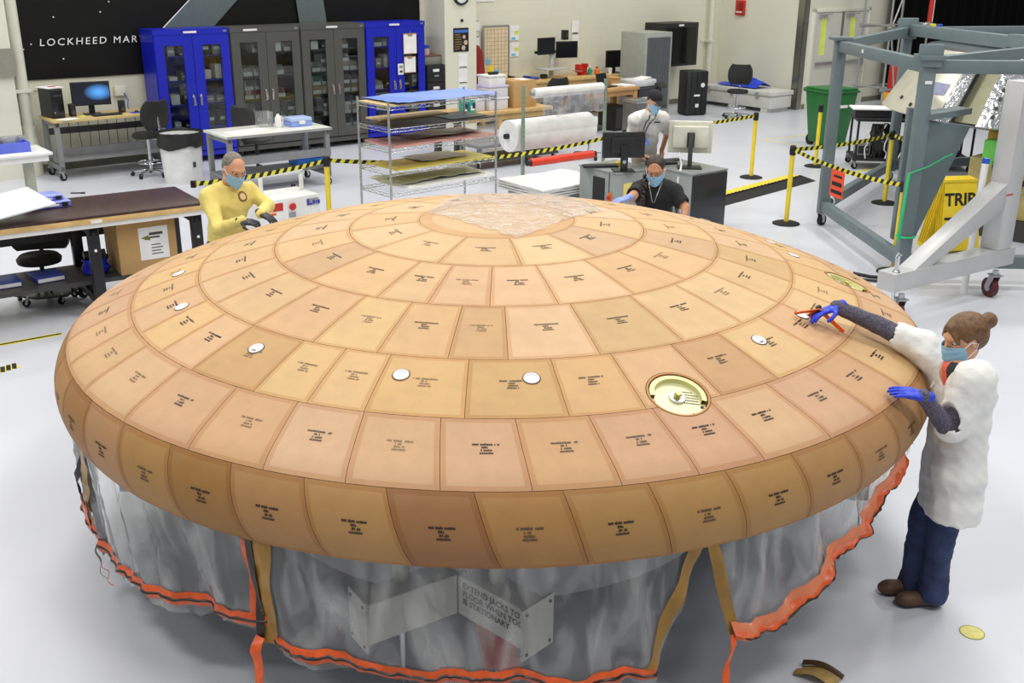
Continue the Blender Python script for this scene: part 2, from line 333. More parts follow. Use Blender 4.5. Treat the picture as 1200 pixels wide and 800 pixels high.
# black curtain
ct = MB(); ct.M = RM.copy(); nz = noise1(4)
ct.grid(lambda u, v: (19.75+u*11, -2.62-.07*math.sin(u*150+2*nz(u*30))*(.5+.5*v), .02+5.8*(1-v)), 300, 6, thick=.006)
tag(ct.build('stage_curtain', mat('black_velvet', (12, 11, 11), .9, spec=.1), smooth=60), 'tall black curtain hanging beside the double door', 'curtain')
# white service pipes
def vpipe(name, s, d, r, z0, z1, brackets, label):
    t = thing(name, label, 'pipe', fr(s, d, 0), AL)
    m = MB(); m.cyl((0, 0, z0), (0, 0, z1), r, n=20); m.build('pipe_run', M_TRIMW, t, smooth=40)
    for z in brackets:
        bb = MB(); bb.b2(-r*3.2, r*3.2, d-.03, d-.001, z-.03, z+.03); bb.b2(-r*1.5, r*1.5, -r*1.2, d-.02, z-.025, z+.025); bb.build('pipe_bracket', M_TRIMW, t)
    return t
def foot_s(u, v, d): return sd(pxd(u, v, d))[0]
t = vpipe('wall_pipe', foot_s(20, 60, .2), .2, .085, 0, 7, (1.3,), 'thick cream pipe running up the wall left of the black banner')
MB().lathe([(.13, 0), (.13, .55), (.1, .6), (.1, .75), (.085, .76)], 20).build('pipe_collar', M_TRIMW, t, smooth=40)
vpipe('wall_pipe', 16.25, .14, .06, 0, 7, (1.42,), 'slim cream pipe in the corner behind the black shipping case')
# duct box far left
q0, q1 = pxd(0, 68, .45), pxd(20, 95, .45); s1_ = sd(q1)[0]
t = thing('wall_duct', 'cream and grey wall duct beside the thick pipe', 'duct', fr(s1_-1.0, 0, 1.2), AL)
MB().b2(-1, .98, -.45, 0, .75, 4.5).build('duct_upper', M_TRIMW, t); MB().b2(-1, 1.0, -.5, 0, .35, .75).build('duct_band', mat('duct_grey', (140, 138, 126), .5), t); MB().b2(-1, .97, -.42, 0, -1.2, .35).build('duct_lower', M_TRIMW, t)
# banner with lettering
bs0 = sd(pxd(17, 5, .05))[0]; bz0 = pxd(40, 94, .05).z
t = thing('wall_banner', 'black wall banner with white company lettering and grey swooshes', 'banner', fr(0, 0, 0), AL)
nb = noise1(11)
g = MB(); g.grid(lambda u, v: (bs0+u*(8.0-bs0), -.03-.012*nb(u*25+v*3), bz0+v*(4.6-bz0)), 40, 8, thick=.004); g.build('banner_cloth', mat('black_vinyl', (13, 13, 12), .45, var=.15, bump=.15, bscale=3, spec=.25), t, smooth=60)
def bp(u, v): P = pxd(u, v, .07); return sd(P)[0], P.z
def poly_on_banner(name, pts, m, y=-.062):
    pp = [bp(*q) for q in pts]; MB().prism(pp, y, y-.003, plane='xz').build(name, m, t)
poly_on_banner('swoosh', [(191, 33), (222, 0), (240, -19), (296, -19), (278, 0), (249, 33)], mat('swoosh_grey', (92, 104, 104), .5))
poly_on_banner('swoosh', [(352, 33), (347, 0), (340, -25), (372, -25), (379, 0), (384, 33)], MATS['swoosh_grey'])
poly_on_banner('star_tip', [(190, 33), (221, 0), (222.5, 0), (192, 33)], M_WHITE, -.066)
for q in ((37, 52), (63, 20), (128, 2), (118, 14), (75, 69), (28, 58)): a = bp(*q); MB().box((a[0], -.045, a[1]), (.02, .004, .02)).build('star_dot', M_WHITE, t)
a0 = bp(46, 54); a1 = bp(161, 50); L = a1[0]-a0[0]
probe = textmesh('LOCKHEED MAR', .15, M_WHITE, 'probe', None, None, 0, 0, spacing=1.3); k = L/max(v.co.x for v in probe.data.vertices); bpy.data.objects.remove(probe)
probe = textmesh('LOCKHEED M', .15, M_WHITE, 'probe', None, None, 0, 0, spacing=1.3); xM = max(v.co.x for v in probe.data.vertices); bpy.data.objects.remove(probe)
sh = math.tan(math.radians(9))
for word, end in (('LOCKHEED', 0), ('MARTIN', 1)):
    tx = textmesh(word, .15, M_WHITE, 'lettering', t, None, 0, 0, spacing=1.3)
    if end:
        mM = textmesh('M', .15, M_WHITE, 'probe', None, None, 0, 0); x0_ = xM-max(v.co.x for v in mM.data.vertices); bpy.data.objects.remove(mM)
    else: x0_ = 0
    tx.data.transform(frame_m((a0[0], -.066, a0[1]), (1, 0, 0), (0, 0, 1)) @ Matrix(((k, sh, 0, 0), (0, 1.0, 0, 0), (0, 0, 1, 0), (0, 0, 0, 1))) @ Matrix.Translation((x0_, 0, 0)))
# things on the walls
def on_back(u, v, d=.0): P = pxd(u, v, d); s_, _ = sd(P); return s_, P.z
def sheet_on(name, label, cat, u0, v0, u1, v1, d, m, th=.006, group=None):
    s0, z1 = on_back(u0, v0, d); s1, z0 = on_back(u1, v1, d)
    t_ = thing(name, label, cat, fr((s0+s1)/2, d+.003, (z0+z1)/2), AL, group); wdt, h = s1-s0, z1-z0
    o_ = MB().b2(-wdt/2, wdt/2, -th, 0, -h/2, h/2).build('sheet', m, t_); return t_, wdt, h
ck = thing('wall_clock', 'round wall clock with black rim on the cream pilaster', 'clock', pxd(540, -6, .7), AL); Rx = Matrix.Rotation(PI/2, 3, 'X')
MB().lathe([(0, .02), (.15, .02), (.15, .045), (.175, .05), (.19, .03), (.19, 0)], 32, R=Rx).build('rim', M_BLACK, ck, smooth=40); MB().lathe([(0, .022), (.149, .022)], 32, R=Rx).build('dial', M_WHITE, ck)
h = MB(); h.bar((0, -.026, 0), (.06, -.026, .05), .008, .003, up=(0, 1, 0)); h.bar((0, -.026, 0), (-.02, -.026, .11), .006, .003, up=(0, 1, 0)); h.build('hand', M_BLACK, ck)
ps, pw, ph = sheet_on('poster', 'dark poster with blue heading and yellow text on the pilaster', 'poster', 531, 33, 549, 60, .7, mat('poster_black', (24, 22, 26), .4), .006)
MB().b2(-pw*.45, pw*.45, -.009, -.006, ph*.3, ph*.42).build('heading', mat('poster_blue', (70, 110, 190), .5), ps)
rr = random.Random(3)
for i in range(7): x = -pw*.42; MB().b2(x, x+pw*rr.uniform(.3, .6), -.008, -.006, ph*(.2-.1*i), ph*(.235-.1*i)).build('text_line', mat('poster_ochre', (150, 120, 70), .5), ps)
for x, z, r_ in ((.2, .12, .1), (.3, -.12, .13), (.15, -.34, .13)): MB().lathe([(0, .0075), (pw*r_, .0075), (pw*r_, .006)], 12, c=(pw*x, 0, ph*z), R=Rx).build('figure', mat('poster_skin', (205, 180, 160), .5), ps)
for i, (u0, v0, u1, v1) in enumerate(((537, 63, 548, 79), (537, 81, 548, 97), (537, 99, 548, 108))):
    p_, a, b_ = sheet_on('notice', ['white notice directly under the dark poster', 'white notice between two others below the dark poster', 'short white notice lowest on the pilaster'][i], 'notice', u0, v0, u1, v1, .7, M_PAPER, .004, 'notices under the poster')
    MB().b2(-a*.4, a*.4, -.0055, -.004, -b_*.48, -b_*.42).build('print_line', M_DKGREY, p_)
MB().lathe([(0, .03), (.025, .03), (.03, 0)], 14, R=Rx).build('x', M_BLACK)
o = bpy.data.objects['x']; o.name = 'wall_sensor'; o.location = pxd(541, 24, .7); o.rotation_euler = (0, 0, AL); tag(o, 'small black round sensor above the dark poster', 'sensor')
for i, (u0, v0, u1, v1) in enumerate(((556, 24, 562, 36), (556, 42, 562, 58), (556, 62, 562, 80))):
    p_, a, b_ = sheet_on('notice', ['white notice highest on the wall strip right of the pilaster', 'white notice midway on the wall strip right of the pilaster', 'white notice lowest on the wall strip right of the pilaster'][i], 'notice', u0, v0, u1, v1, .01, M_PAPER, .004, 'notices beside the pilaster')
    MB().b2(-a*.4, a*.4, -.0055, -.004, b_*.4, b_*.46).build('print_line', M_DKGREY, p_)
wb, a, b_ = sheet_on('planning_board', 'tall beige planning board ruled in a grid with metal frame', 'board', 566, 31, 595, 92, .05, mat('board_beige', (222, 205, 172), .5), .02)
fm = MB()
for x in (-a/2, a/2): fm.b2(x-.015, x+.015, -.03, 0, -b_/2, b_/2)
for z in (-b_/2, b_/2): fm.b2(-a/2, a/2, -.03, 0, z-.015, z+.015)
fm.build('frame', M_STEEL, wb); gl = MB()
for i in range(1, 7): gl.b2(-a/2+a*i/7-.003, -a/2+a*i/7+.003, -.022, -.02, -b_/2, b_/2)
for i in range(1, 14): gl.b2(-a/2, a/2, -.022, -.02, -b_/2+b_*i/14-.003, -b_/2+b_*i/14+.003)
gl.build('grid_lines', mat('grid_brown', (165, 140, 105), .6), wb)
for (x, z, w_, c_) in ((-.42, -.2, .17, (110, 190, 225)), (-.36, -.38, .24, (240, 215, 60)), (-.08, -.43, .2, (110, 190, 225))): MB().b2(a*x, a*(x+w_), -.026, -.022, b_*z, b_*z+a*w_).build('sticky_note', mat('note_%d' % c_[0], c_, .7), wb)
for i, (u0, v0, u1, v1, c_) in enumerate(((597, 30, 608, 47, None), (597, 50, 608, 66, None))):
    p_, a, b_ = sheet_on('notice', ['upper white sheet with sticky notes right of the planning board', 'lower white sheet with sticky notes right of the planning board'][i], 'notice', u0, v0, u1, v1, .01, M_PAPER, .004, 'sheets right of the planning board')
    MB().b2(0, a*.45, -.0065, -.004, -b_*.1, b_*.15).build('sticky_note', mat('note_lime', (214, 230, 100), .7), p_); MB().b2(-a*.3, a*.1, -.0065, -.004, -b_*.45, -b_*.28).build('sticky_note', MATS['note_110'], p_)
for i, (u0, v0, u1, v1) in enumerate(((670, 24, 678, 39), (670, 41, 678, 56))):
    p_, a, b_ = sheet_on('notice', ['upper white notice on the wall behind the twin monitors', 'lower white notice on the wall behind the twin monitors'][i], 'notice', u0, v0, u1, v1, .01, M_PAPER, .004, 'notices right of the twin monitors')
    MB().b2(-a*.4, a*.4, -.0055, -.004, -b_*.5, -b_*.42).build('print_line', M_DKGREY, p_)
sheet_on('notice', 'wide white sheet high on the wall above the planning board', 'notice', 558, -8, 580, 1.5, .01, M_PAPER, .004)
# fire alarm on right wall
P = pxs(869, 9, 16.7); t = thing('fire_alarm', 'red fire alarm strobe high on the cream wall', 'alarm', P-TV*.004, AL)
MB().b2(-.07, 0, -.13, .13, -.17, .17).build('housing', M_RED, t, bevel=.01); MB().b2(-.1, -.07, -.1, .02, -.05, .13).build('strobe', mat('red_dark', (140, 30, 24), .3), t, bevel=.008); MB().b2(-.09, -.07, -.08, .08, -.11, -.08).build('white_label', M_WHITE, t)
# floor markings
M_FY = mat('floor_tape_yellow', (226, 214, 70), .6); M_FB = mat('floor_tape_black', (30, 30, 28), .6)
def floor_tape(name, label, pts, wd, m, dash=None):
    t_ = thing(name, label, 'floor tape', px(*pts[0])); o = px(*pts[0]); mm = MB()
    for a_, b__ in zip(pts[:-1], pts[1:]):
        A, B = px(*a_)-o, px(*b__)-o; n_ = max(1, int((B-A).length/dash)) if dash else 1
        for i in range(n_):
            f0, f1 = (i/n_, (i+.6)/n_) if dash else (0, 1); mm.bar(A.lerp(B, f0)+Vector((0, 0, .001)), A.lerp(B, f1)+Vector((0, 0, .001)), wd, .002)
    mm.build('tape_strip', m, t_); return t_
floor_tape('floor_tape', 'dashed yellow floor tape corner beside the green bin', [(985, 153), (893, 164), (945, 172)], .05, M_FY, .16)
floor_tape('floor_tape', 'solid yellow floor tape running under the grey steel frame', [(975, 208), (1045, 192)], .07, M_FY)
ft = floor_tape('floor_tape', 'yellow caution tape on the floor beside the black stool', [(0, 404), (72, 391)], .07, M_FY)
A, B = px(0, 404), px(72, 391); dm = MB()
for i in range(14):
    c = (B-A)*((i+.5)/14); dm.bar(c-(B-A).normalized()*.03+Vector((0, 0, .0025)), c+(B-A).normalized()*.02+Vector((0, 0, .0025)), .03, .001)
dm.build('tape_print', M_FB, ft)
ft = floor_tape('floor_tape', 'black and yellow hazard tape under the dark workbench caster', [(-14, 438), (20, 428)], .12, M_FY)
A, B = px(-14, 438), px(20, 428); dm = MB(); dv = (B-A).normalized(); sv = Vector((-dv.y, dv.x, 0))
for i in range(5):
    c = (B-A)*((i+.5)/5); dm.bar(c-sv*.06-dv*.03+Vector((0, 0, .003)), c+sv*.06+dv*.03+Vector((0, 0, .003)), .035, .001)
dm.build('hazard_stripes', M_FB, ft)
fs_ = thing('floor_sticker', 'round pale yellow sticker on the floor near the shoes', 'sticker', px(1139, 741)); MB().lathe([(0, .002), (.06, .002), (.06, 0)], 28).build('disc', mat('pale_yellow', (222, 214, 130), .6, var=.1, scale=30), fs_); MB().lathe([(.057, .0025), (.062, .0025), (.062, 0)], 28).build('ring', mat('olive_ring', (150, 140, 70), .6), fs_)
# cable ramp
A, B = px(862, 228), px(938, 208); A2 = px(800, 243)
t = thing('cable_ramp', 'black and yellow rubber cable ramp lying on the floor', 'cable ramp', px(938, 209), math.atan2((B-A).y, (B-A).x)); Lr = (B-A2).length+.1
MB().prism([(-.28, 0), (.0, 0), (0, .045), (-.05, .045)], -Lr, 0, plane='yz').build('ramp_black', M_RUBBER, t); o = MB(); o.prism([(.28, 0), (.22, .03), (.0, .052), (0, 0)], -Lr, 0, plane='yz'); o.build('ramp_yellow', M_YELLOW, t)
tr = MB()
for i in range(int(Lr/.1)): tr.b2(-.08-i*.1, -.03-i*.1, -.045, .0, .04, .058)
tr.build('tread', M_RUBBER, t)
# ------------------------------------------------------------------ heat shield
RS, RMAX, RTO = 6.035, 2.515, 0.2515
A0 = math.asin((RMAX-RTO)/(RS-RTO)); ZAP = 1.8; SB = RS*A0
ZC = ZAP-RS+(RS-RTO)*math.cos(A0)
def prof(s, off=0.0):
    """profile point at arc length s from the apex, moved out by off along the normal: r, z, angle"""
    if s <= SB: a = s/RS; return (RS+off)*math.sin(a), ZAP-RS+(RS+off)*math.cos(a), a
    a = A0+(s-SB)/RTO; return RMAX-RTO+(RTO+off)*math.sin(a), ZC+(RTO+off)*math.cos(a), a
def shp(s, phi, off=0.0): r, z, a = prof(s, off); return Vector((r*math.cos(phi), r*math.sin(phi), z))
def s_of_r(r): return RS*math.asin(r/RS)
def shield_hit(u, v, z0=1.4):
    z = z0
    for _ in range(30):
        P = px(u, v, z); r = min(math.hypot(P.x, P.y), 2.34); z = prof(s_of_r(r))[1]
    return P, s_of_r(r), math.atan2(P.y, P.x)
SE = [.4575, .870, 1.306, 1.747, 2.135, 2.517, 2.875]
def tile_mat(name, mul, bright):
    m = bpy.data.materials.new(name); m.use_nodes = True; nt = m.node_tree; b = nt.nodes['Principled BSDF']
    oi = nt.nodes.new('ShaderNodeObjectInfo'); tc = nt.nodes.new('ShaderNodeTexCoord'); n = nt.nodes.new('ShaderNodeTexNoise'); n.inputs['Scale'].default_value = 7; n.inputs['Detail'].default_value = 7; n.inputs['Roughness'].default_value = .65
    nt.links.new(tc.outputs['Object'], n.inputs['Vector'])
    mr = nt.nodes.new('ShaderNodeMapRange'); mr.inputs[1].default_value = .3; mr.inputs[2].default_value = .7; mr.inputs[3].default_value = .92; mr.inputs[4].default_value = 1.05; nt.links.new(n.outputs['Fac'], mr.inputs[0])
    x = nt.nodes.new('ShaderNodeVectorMath'); x.operation = 'MULTIPLY'; x.inputs[1].default_value = mul; nt.links.new(oi.outputs['Color'], x.inputs[0])
    y = nt.nodes.new('ShaderNodeVectorMath'); y.operation = 'SCALE'; nt.links.new(x.outputs[0], y.inputs[0]); nt.links.new(mr.outputs[0], y.inputs['Scale']); nt.links.new(y.outputs[0], b.inputs['Base Color'])
    n3 = nt.nodes.new('ShaderNodeTexNoise'); n3.inputs['Scale'].default_value = 1.7; n3.inputs['Detail'].default_value = 3; nt.links.new(tc.outputs['Object'], n3.inputs['Vector'])
    mr3 = nt.nodes.new('ShaderNodeMapRange'); mr3.inputs[1].default_value = .64; mr3.inputs[2].default_value = .72; nt.links.new(n3.outputs['Fac'], mr3.inputs[0])
    mx = nt.nodes.new('ShaderNodeMix'); mx.data_type = 'RGBA'; mx.inputs[7].default_value = (.36, .22, .13, 1); mu = nt.nodes.new('ShaderNodeMath'); mu.operation = 'MULTIPLY'; mu.inputs[1].default_value = .32
    nt.links.new(mr3.outputs[0], mu.inputs[0]); nt.links.new(mu.outputs[0], mx.inputs[0]); nt.links.new(y.outputs[0], mx.inputs[6]); nt.links.new(mx.outputs[2], b.inputs['Base Color'])
    b.inputs['Roughness'].default_value = .62; b.inputs['Specular IOR Level'].default_value = .35
    return m
M_TILE = tile_mat('ablator_face', (1, 1, 1), 1); M_TEDGE = tile_mat('ablator_border', (.89, .79, .69), 1); M_TSIDE = mat('tile_side', (96, 56, 30), .8)
hs = thing('heat_shield', 'huge round dome heat shield clad in tan ablative blocks', 'heat shield', (0, 0, 0))
n_ = 40; pr = []
for i in range(n_+1): r, z, a = prof(2.872*i/n_, -.006); pr.append((max(r, .0001), z))
MB().lathe(pr, 160).build('substrate', mat('seam_dark', (54, 32, 20), .9), hs, smooth=60)
r_e, z_e, _ = prof(2.872, -.006)
MB().lathe([(r_e, z_e), (2.36, z_e-.02), (2.28, z_e+.02), (2.28, z_e+.16), (1.5, z_e+.28), (.001, z_e+.32)], 120).build('back_structure', mat('back_grey', (120, 122, 126), .5, .2), hs, smooth=40)
def fill(meas, n_rest):
    """measured seam azimuths (degrees, ascending); the arc that is not measured is divided evenly"""
    a, b = meas[-1], meas[0]+360; return meas+[a+(b-a)*i/n_rest for i in range(1, n_rest)]
ROWS = [fill([-139.3, -109.3, -79.6, -50.6, -19.5], 8),
        fill([-154, -136.5, -115.6, -103.4, -89.9, -75, -56.5, -39], 13),
        fill([-146.2, -131.8, -118.2, -106.8, -95.7, -86.7, -72.6, -57.8, -43.6, -29.7], 18),
        fill([-148.7, -139.9, -131.2, -119.4, -111.5, -104, -92.1, -80, -70.6, -60.1, -50.2, -38.4, -29], 24),
        fill([-142.6, -131.8, -120.8, -111.4, -102.7, -93.6, -85.1, -76.6, -68.7, -61.1, -51.6, -42.9], 29),
        [-90.5+360/44*i for i in range(44)]]
trng = random.Random(21)
GAP = .0022
# hatches: (s, azimuth, radius)
HATCH = []
for (u, v) in ((795, 461), (993, 330), (203, 291)):
    P, s_, ph = shield_hit(u, v); HATCH.append((s_, ph))
M_STAMP = [mat('ink_black', (30, 24, 20), .7), mat('ink_grey', (86, 70, 54), .7), mat('ink_faint', (142, 112, 82), .7)]
def stamp_mesh(row, var):
    rr = random.Random(100+row*7+var); m = MB(); lines = [(.11, 0), (.027, -.004), (.042, .002), (.055, .004)]
    sc = 1.0
    s0, s1 = ([0]+SE)[row+0], ([0]+SE)[row+1]; sm = s0+(s1-s0)*(.42 if row == 6 else .4)
    for li, (wd, ox) in enumerate(lines):
        x = -wd/2+ox; yb = -li*.0155
        while x < wd/2+ox:
            cw = rr.uniform(.0042, .0064); hh = rr.uniform(.0075, .0105) if li else rr.uniform(.0085, .0115)
            if rr.random() > .1:
                pts = []
                for (dx, dy) in ((0, 0), (cw*.8, 0), (cw*.8, hh), (0, hh)):
                    s_ = sm-(yb+dy)*sc; r, z, a = prof(s_, .0012); ph = (x+dx)/r
                    pts.append((r*math.cos(ph), r*math.sin(ph), z))
                m.add(pts, [(0, 1, 2, 3)])
            x += cw*1.05
    me = bpy.data.meshes.new('stamp'); me.from_pydata(m.v, [], m.f); me.materials.append(M_STAMP[min(var, 2)]); return me
STAMPS = {(r, v): stamp_mesh(r, v) for r in range(1, 7) for v in range(3)}
ALLT = []
def make_tile(row, a0, a1):
    s0, s1 = SE[row-1], SE[row]; da = a1-a0; am = (a0+a1)/2
    sm = (s0+s1)/2; rm = prof(sm)[0]; wd = rm*da; bw = trng.uniform(.015, .021)*(1.25 if row > 4 else 1); bs = trng.uniform(.015, .021)*(1.25 if row > 4 else 1)
    ni = 4 if row < 4 else 3; nj = 4 if row < 5 else 7
    us = [0, bw/wd]+[bw/wd+(1-2*bw/wd)*i/ni for i in range(1, ni)]+[1-bw/wd, 1]
    L = s1-s0; vsn = [0, bs/L]+[bs/L+(1-2*bs/L)*i/nj for i in range(1, nj)]+[1-bs/L, 1]
    m = MB(); W = len(vsn); pts = []; bot = []; skw = math.radians({4: .4, 5: 1.2, 6: 2.6}.get(row, 0))
    for u in us:
        for v in vsn:
            s_ = s0+GAP/2+(L-GAP)*v; r, z, a = prof(s_); g = GAP/2/r; ph = a0+g+(da-2*g)*u-am+skw*(v if row == 6 else v-1)
            pts.append((r*math.cos(ph), r*math.sin(ph), z)); r2, z2, _ = prof(s_, -.005); bot.append((r2*math.cos(ph), r2*math.sin(ph), z2))
    nu, nv = len(us)-1, len(vsn)-1; N = len(pts)
    ff = [(i*W+j, i*W+j+1, (i+1)*W+j+1, (i+1)*W+j) for i in range(nu) for j in range(nv)]
    mi = [1 if i in (0, nu-1) or j in (0, nv-1) else 0 for i in range(nu) for j in range(nv)]
    for f, q in zip(ff, mi): m.f.append(f); m.m.append(q)
    m.v = pts+bot
    rim = [i*W for i in range(nu)]+[nu*W+j for j in range(nv)]+[i*W+nv for i in range(nu, 0, -1)]+[j for j in range(nv, 0, -1)]
    for p_, q_ in zip(rim, rim[1:]+rim[:1]): m.f.append((p_, q_, q_+N, p_+N)); m.m.append(2)
    for f in ff: m.f.append(tuple(k+N for k in f)[::-1]); m.m.append(2)
    o_ = m.build('tile', [M_TILE, M_TEDGE, M_TSIDE], hs, smooth=50); o_.rotation_euler = (0, 0, am)
    base = {1: (206, 172, 133), 2: (206, 170, 129), 3: (206, 170, 127), 4: (205, 168, 124), 5: (196, 157, 120), 6: (172, 130, 84)}[row]  # last row darker: shade on the down-turned rim is put into its colour
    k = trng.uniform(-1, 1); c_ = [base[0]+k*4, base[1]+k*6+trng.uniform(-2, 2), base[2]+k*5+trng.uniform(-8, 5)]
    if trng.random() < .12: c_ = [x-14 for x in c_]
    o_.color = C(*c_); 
    skw_c = math.radians({4: .4, 5: 1.2, 6: 2.6}.get(row, 0)); hid = any(abs(s_-(s0+s1)/2) < .3 and abs(((ph-am+PI) % (2*PI))-PI) < da*.8 for s_, ph in HATCH)
    if not (hid and row == 4):
        st = bpy.data.objects.new('stamp', STAMPS[(row, trng.choice([0, 0, 1, 1, 2] if row > 4 else [0, 1, 1, 2, 2]) if row < 6 else trng.choice([0, 0, 1]))]); COL.objects.link(st); st.parent = o_; st.rotation_euler = (0, 0, trng.uniform(-.006, .006)+(skw_c if row == 6 else -skw_c)*.45)
    ALLT.append((o_, row, s0, s1, a0, a1)); return o_
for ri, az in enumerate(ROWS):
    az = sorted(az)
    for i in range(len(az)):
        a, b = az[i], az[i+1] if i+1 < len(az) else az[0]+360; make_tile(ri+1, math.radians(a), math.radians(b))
# centre block
m = MB(); K = 72
for i in range(7):
    r, z, a = prof((SE[0]-GAP/2)*i/6 if i else .002)
    for k in range(K): m.v.append((r*math.cos(2*PI*k/K), r*math.sin(2*PI*k/K), z))
for i in range(6):
    for k in range(K): m.f.append((i*K+k, i*K+(k+1) % K, (i+1)*K+(k+1) % K, (i+1)*K+k)); m.m.append(1 if i == 5 else 0)
m.f.append(tuple(range(K))); m.m.append(0)
o = m.build('centre_tile', [M_TILE, M_TEDGE], hs, smooth=50); o.color = C(206, 172, 130)
# round hatches set into bored holes
M_ZN = mat('primer_yellow', (214, 212, 150), .4, .15); M_ZN2 = mat('primer_face', (222, 220, 176), .38, .1); M_BOLT = mat('gold_bolt', (206, 190, 110), .3, .7)
HR = .146
dg = bpy.context.evaluated_depsgraph_get()
for hi, (s_, ph) in enumerate(HATCH):
    C0 = shp(s_, ph); a = prof(s_)[2]; N_ = Vector((math.sin(a)*math.cos(ph), math.sin(a)*math.sin(ph), math.cos(a))); T_ = Vector((-math.sin(ph), math.cos(ph), 0)); R_ = T_.cross(N_)
    FM = frame_m(C0, -R_ if False else R_, N_.cross(R_))
    cut = MB(); cut.M = FM; cut.cyl((0, 0, -.2), (0, 0, .1), HR, n=48); co = cut.build('cutter', M_TSIDE)
    targets = [(o_) for (o_, row, s0, s1, a0, a1) in ALLT if s0-.16 < s_ < s1+.16 and (((ph-(a0+a1)/2+PI) % (2*PI))-PI) < (a1-a0)/2+.1 and -(((ph-(a0+a1)/2+PI) % (2*PI))-PI) < (a1-a0)/2+.1]
    targets.append(bpy.data.objects['substrate'])
    bpy.context.view_layer.update()
    for o_ in targets:
        md = o_.modifiers.new('hole', 'BOOLEAN'); md.object = co; md.operation = 'DIFFERENCE'; md.solver = 'EXACT'
    dg.update()
    for o_ in targets:
        if o_.name == 'substrate': 
            me = bpy.data.meshes.new_from_object(o_.evaluated_get(dg)); 
        else: me = bpy.data.meshes.new_from_object(o_.evaluated_get(dg))
        o_.modifiers.clear(); o_.data = me
    bpy.data.objects.remove(co)
    h = MB(); h.M = FM; h.lathe([(HR-.003, -.001), (HR-.012, -.001), (HR-.012, -.03), (HR-.003, -.05)], 48); wall_ = h.build('hatch_collar', M_TEDGE, hs, smooth=40); wall_.color = C(200, 150, 96)
    hp = MB(); hp.M = FM; hp.lathe([(.0005, -.03), (HR-.016, -.03), (HR-.016, -.06)], 48); hatch = hp.build('hatch', M_ZN2, hs, smooth=40)
    rg = MB(); rg.M = FM
    up_ang = math.atan2((FM.inverted().to_3x3() @ Vector((0, 1, .35))).y, (FM.inverted().to_3x3() @ Vector((0, 1, .35))).x)
    rg.lathe([(HR-.04, -.03), (HR-.04, -.006), (HR-.018, -.006), (HR-.018, -.03), (HR-.04, -.03)], 40, a0=up_ang-1.75, a1=up_ang+1.75); rg.build('retaining_ring', M_ZN, hatch, smooth=30)
    bb = MB(); bb.M = FM; bb.lathe([(.0005, -.018), (.036, -.018), (.038, -.03)], 28); bb.build('washer', M_STEEL, hatch, smooth=40)
    bo = MB(); bo.M = FM; bo.lathe([(.0005, .004), (.014, .004), (.017, .0), (.017, -.018)], 6); bo.build('bolt', M_BOLT, hatch)
    for k in range(5):
        t_ = up_ang+PI+(-1.2+.6*k); c_ = (math.cos(t_)*(HR-.03), math.sin(t_)*(HR-.03), -.029); q = MB(); q.M = FM; q.cyl(c_, (c_[0], c_[1], -.0285+.001), .008, n=10); q.build('screw', M_BLACK, hatch)
    if hi == 0:
        rr = random.Random(6); tx = MB(); xd = Vector((math.cos(up_ang-PI/2), math.sin(up_ang-PI/2), 0)); yd = Vector((math.cos(up_ang), math.sin(up_ang), 0)); tx.M = FM
        for li in range(5):
            x = .03
            while x < .095-(li == 0)*.02:
                wch = rr.uniform(.004, .007); p_ = xd*x+yd*(.045-.018*li)+Vector((0, 0, -.029)); tx.add([p_, p_+xd*wch, p_+xd*wch+yd*.008, p_+yd*.008], [(0, 1, 2, 3)]); x += wch+.002
        tx.build('etched_text', M_STAMP[1], hatch)
# white plugs
M_PLUG = mat('white_plug', (236, 238, 240), .3)
plugs = [-171.3, -151.3, -125.8, -101.5, -83.7, -45.4, -30.2]
for (u, v) in ((939, 302), (914, 287), (884, 273.5)): P, s_, ph = shield_hit(u, v); plugs.append(math.degrees(ph))
for k, az in enumerate(plugs):
    s_ = s_of_r(1.852); ph = math.radians(az); C0 = shp(s_, ph, .0015); a = prof(s_)[2]; N_ = Vector((math.sin(a)*math.cos(ph), math.sin(a)*math.sin(ph), math.cos(a))); T_ = Vector((-math.sin(ph), math.cos(ph), 0))
    m = MB(); m.M = frame_m(C0, T_, N_.cross(T_)); m.lathe([(.0005, -.001), (.024, -.001), (.027, .003), (.035, .003), (.0365, 0), (.0365, -.004)], 28); m.build('plug', M_PLUG, hs, smooth=30)
    m = MB(); m.M = frame_m(C0, T_, N_.cross(T_)); m.lathe([(.0365, .0004), (.0405, .0004), (.0405, -.003)], 28); m.build('plug_groove', M_TSIDE, hs)
# ------------------------------------------------------------------ support stand under the shield
M_STANDW = mat('stand_white', (205, 205, 198), .4, var=.06, scale=5); M_STENCIL = mat('stencil_black', (20, 20, 22), .6)
st = thing('support_stand', 'white steel support stand with jacks under the heat shield', 'stand', (0, 0, 0))
MB().lathe([(.001, 1.245), (1.35, 1.14), (1.45, 1.1), (1.45, .12), (.001, .12)], 48).build('drum', mat('drum_grey', (186, 186, 192), .7, var=.12), st, smooth=40)
cs = MB()
for k in range(6): a = PI/6+k*PI/3; caster(cs, (1.2*math.cos(a), 1.2*math.sin(a), 0), .055, .04, a)
cs.build('caster', [M_RUBBER, M_STEEL], st, smooth=40)
K = Vector((-.12, -2.02, 0)); E1 = Vector((-.49, -2.275, 0)); E2 = Vector((.185, -2.3, 0)); ZB, ZT = .425, .63
def hbeam(a, b, wd, side, name, ext=0.0):
    d = (b-a).normalized(); nrm = Vector((-d.y, d.x, 0))*side
    m = MB(); p0 = a; p1 = b+d*ext
    vs = [p0, p1, p1+nrm*wd, p0+nrm*wd]; m.prism([(v.x, v.y) for v in vs], ZB, ZT); return m.build(name, M_STANDW, st, bevel=.008), d, nrm
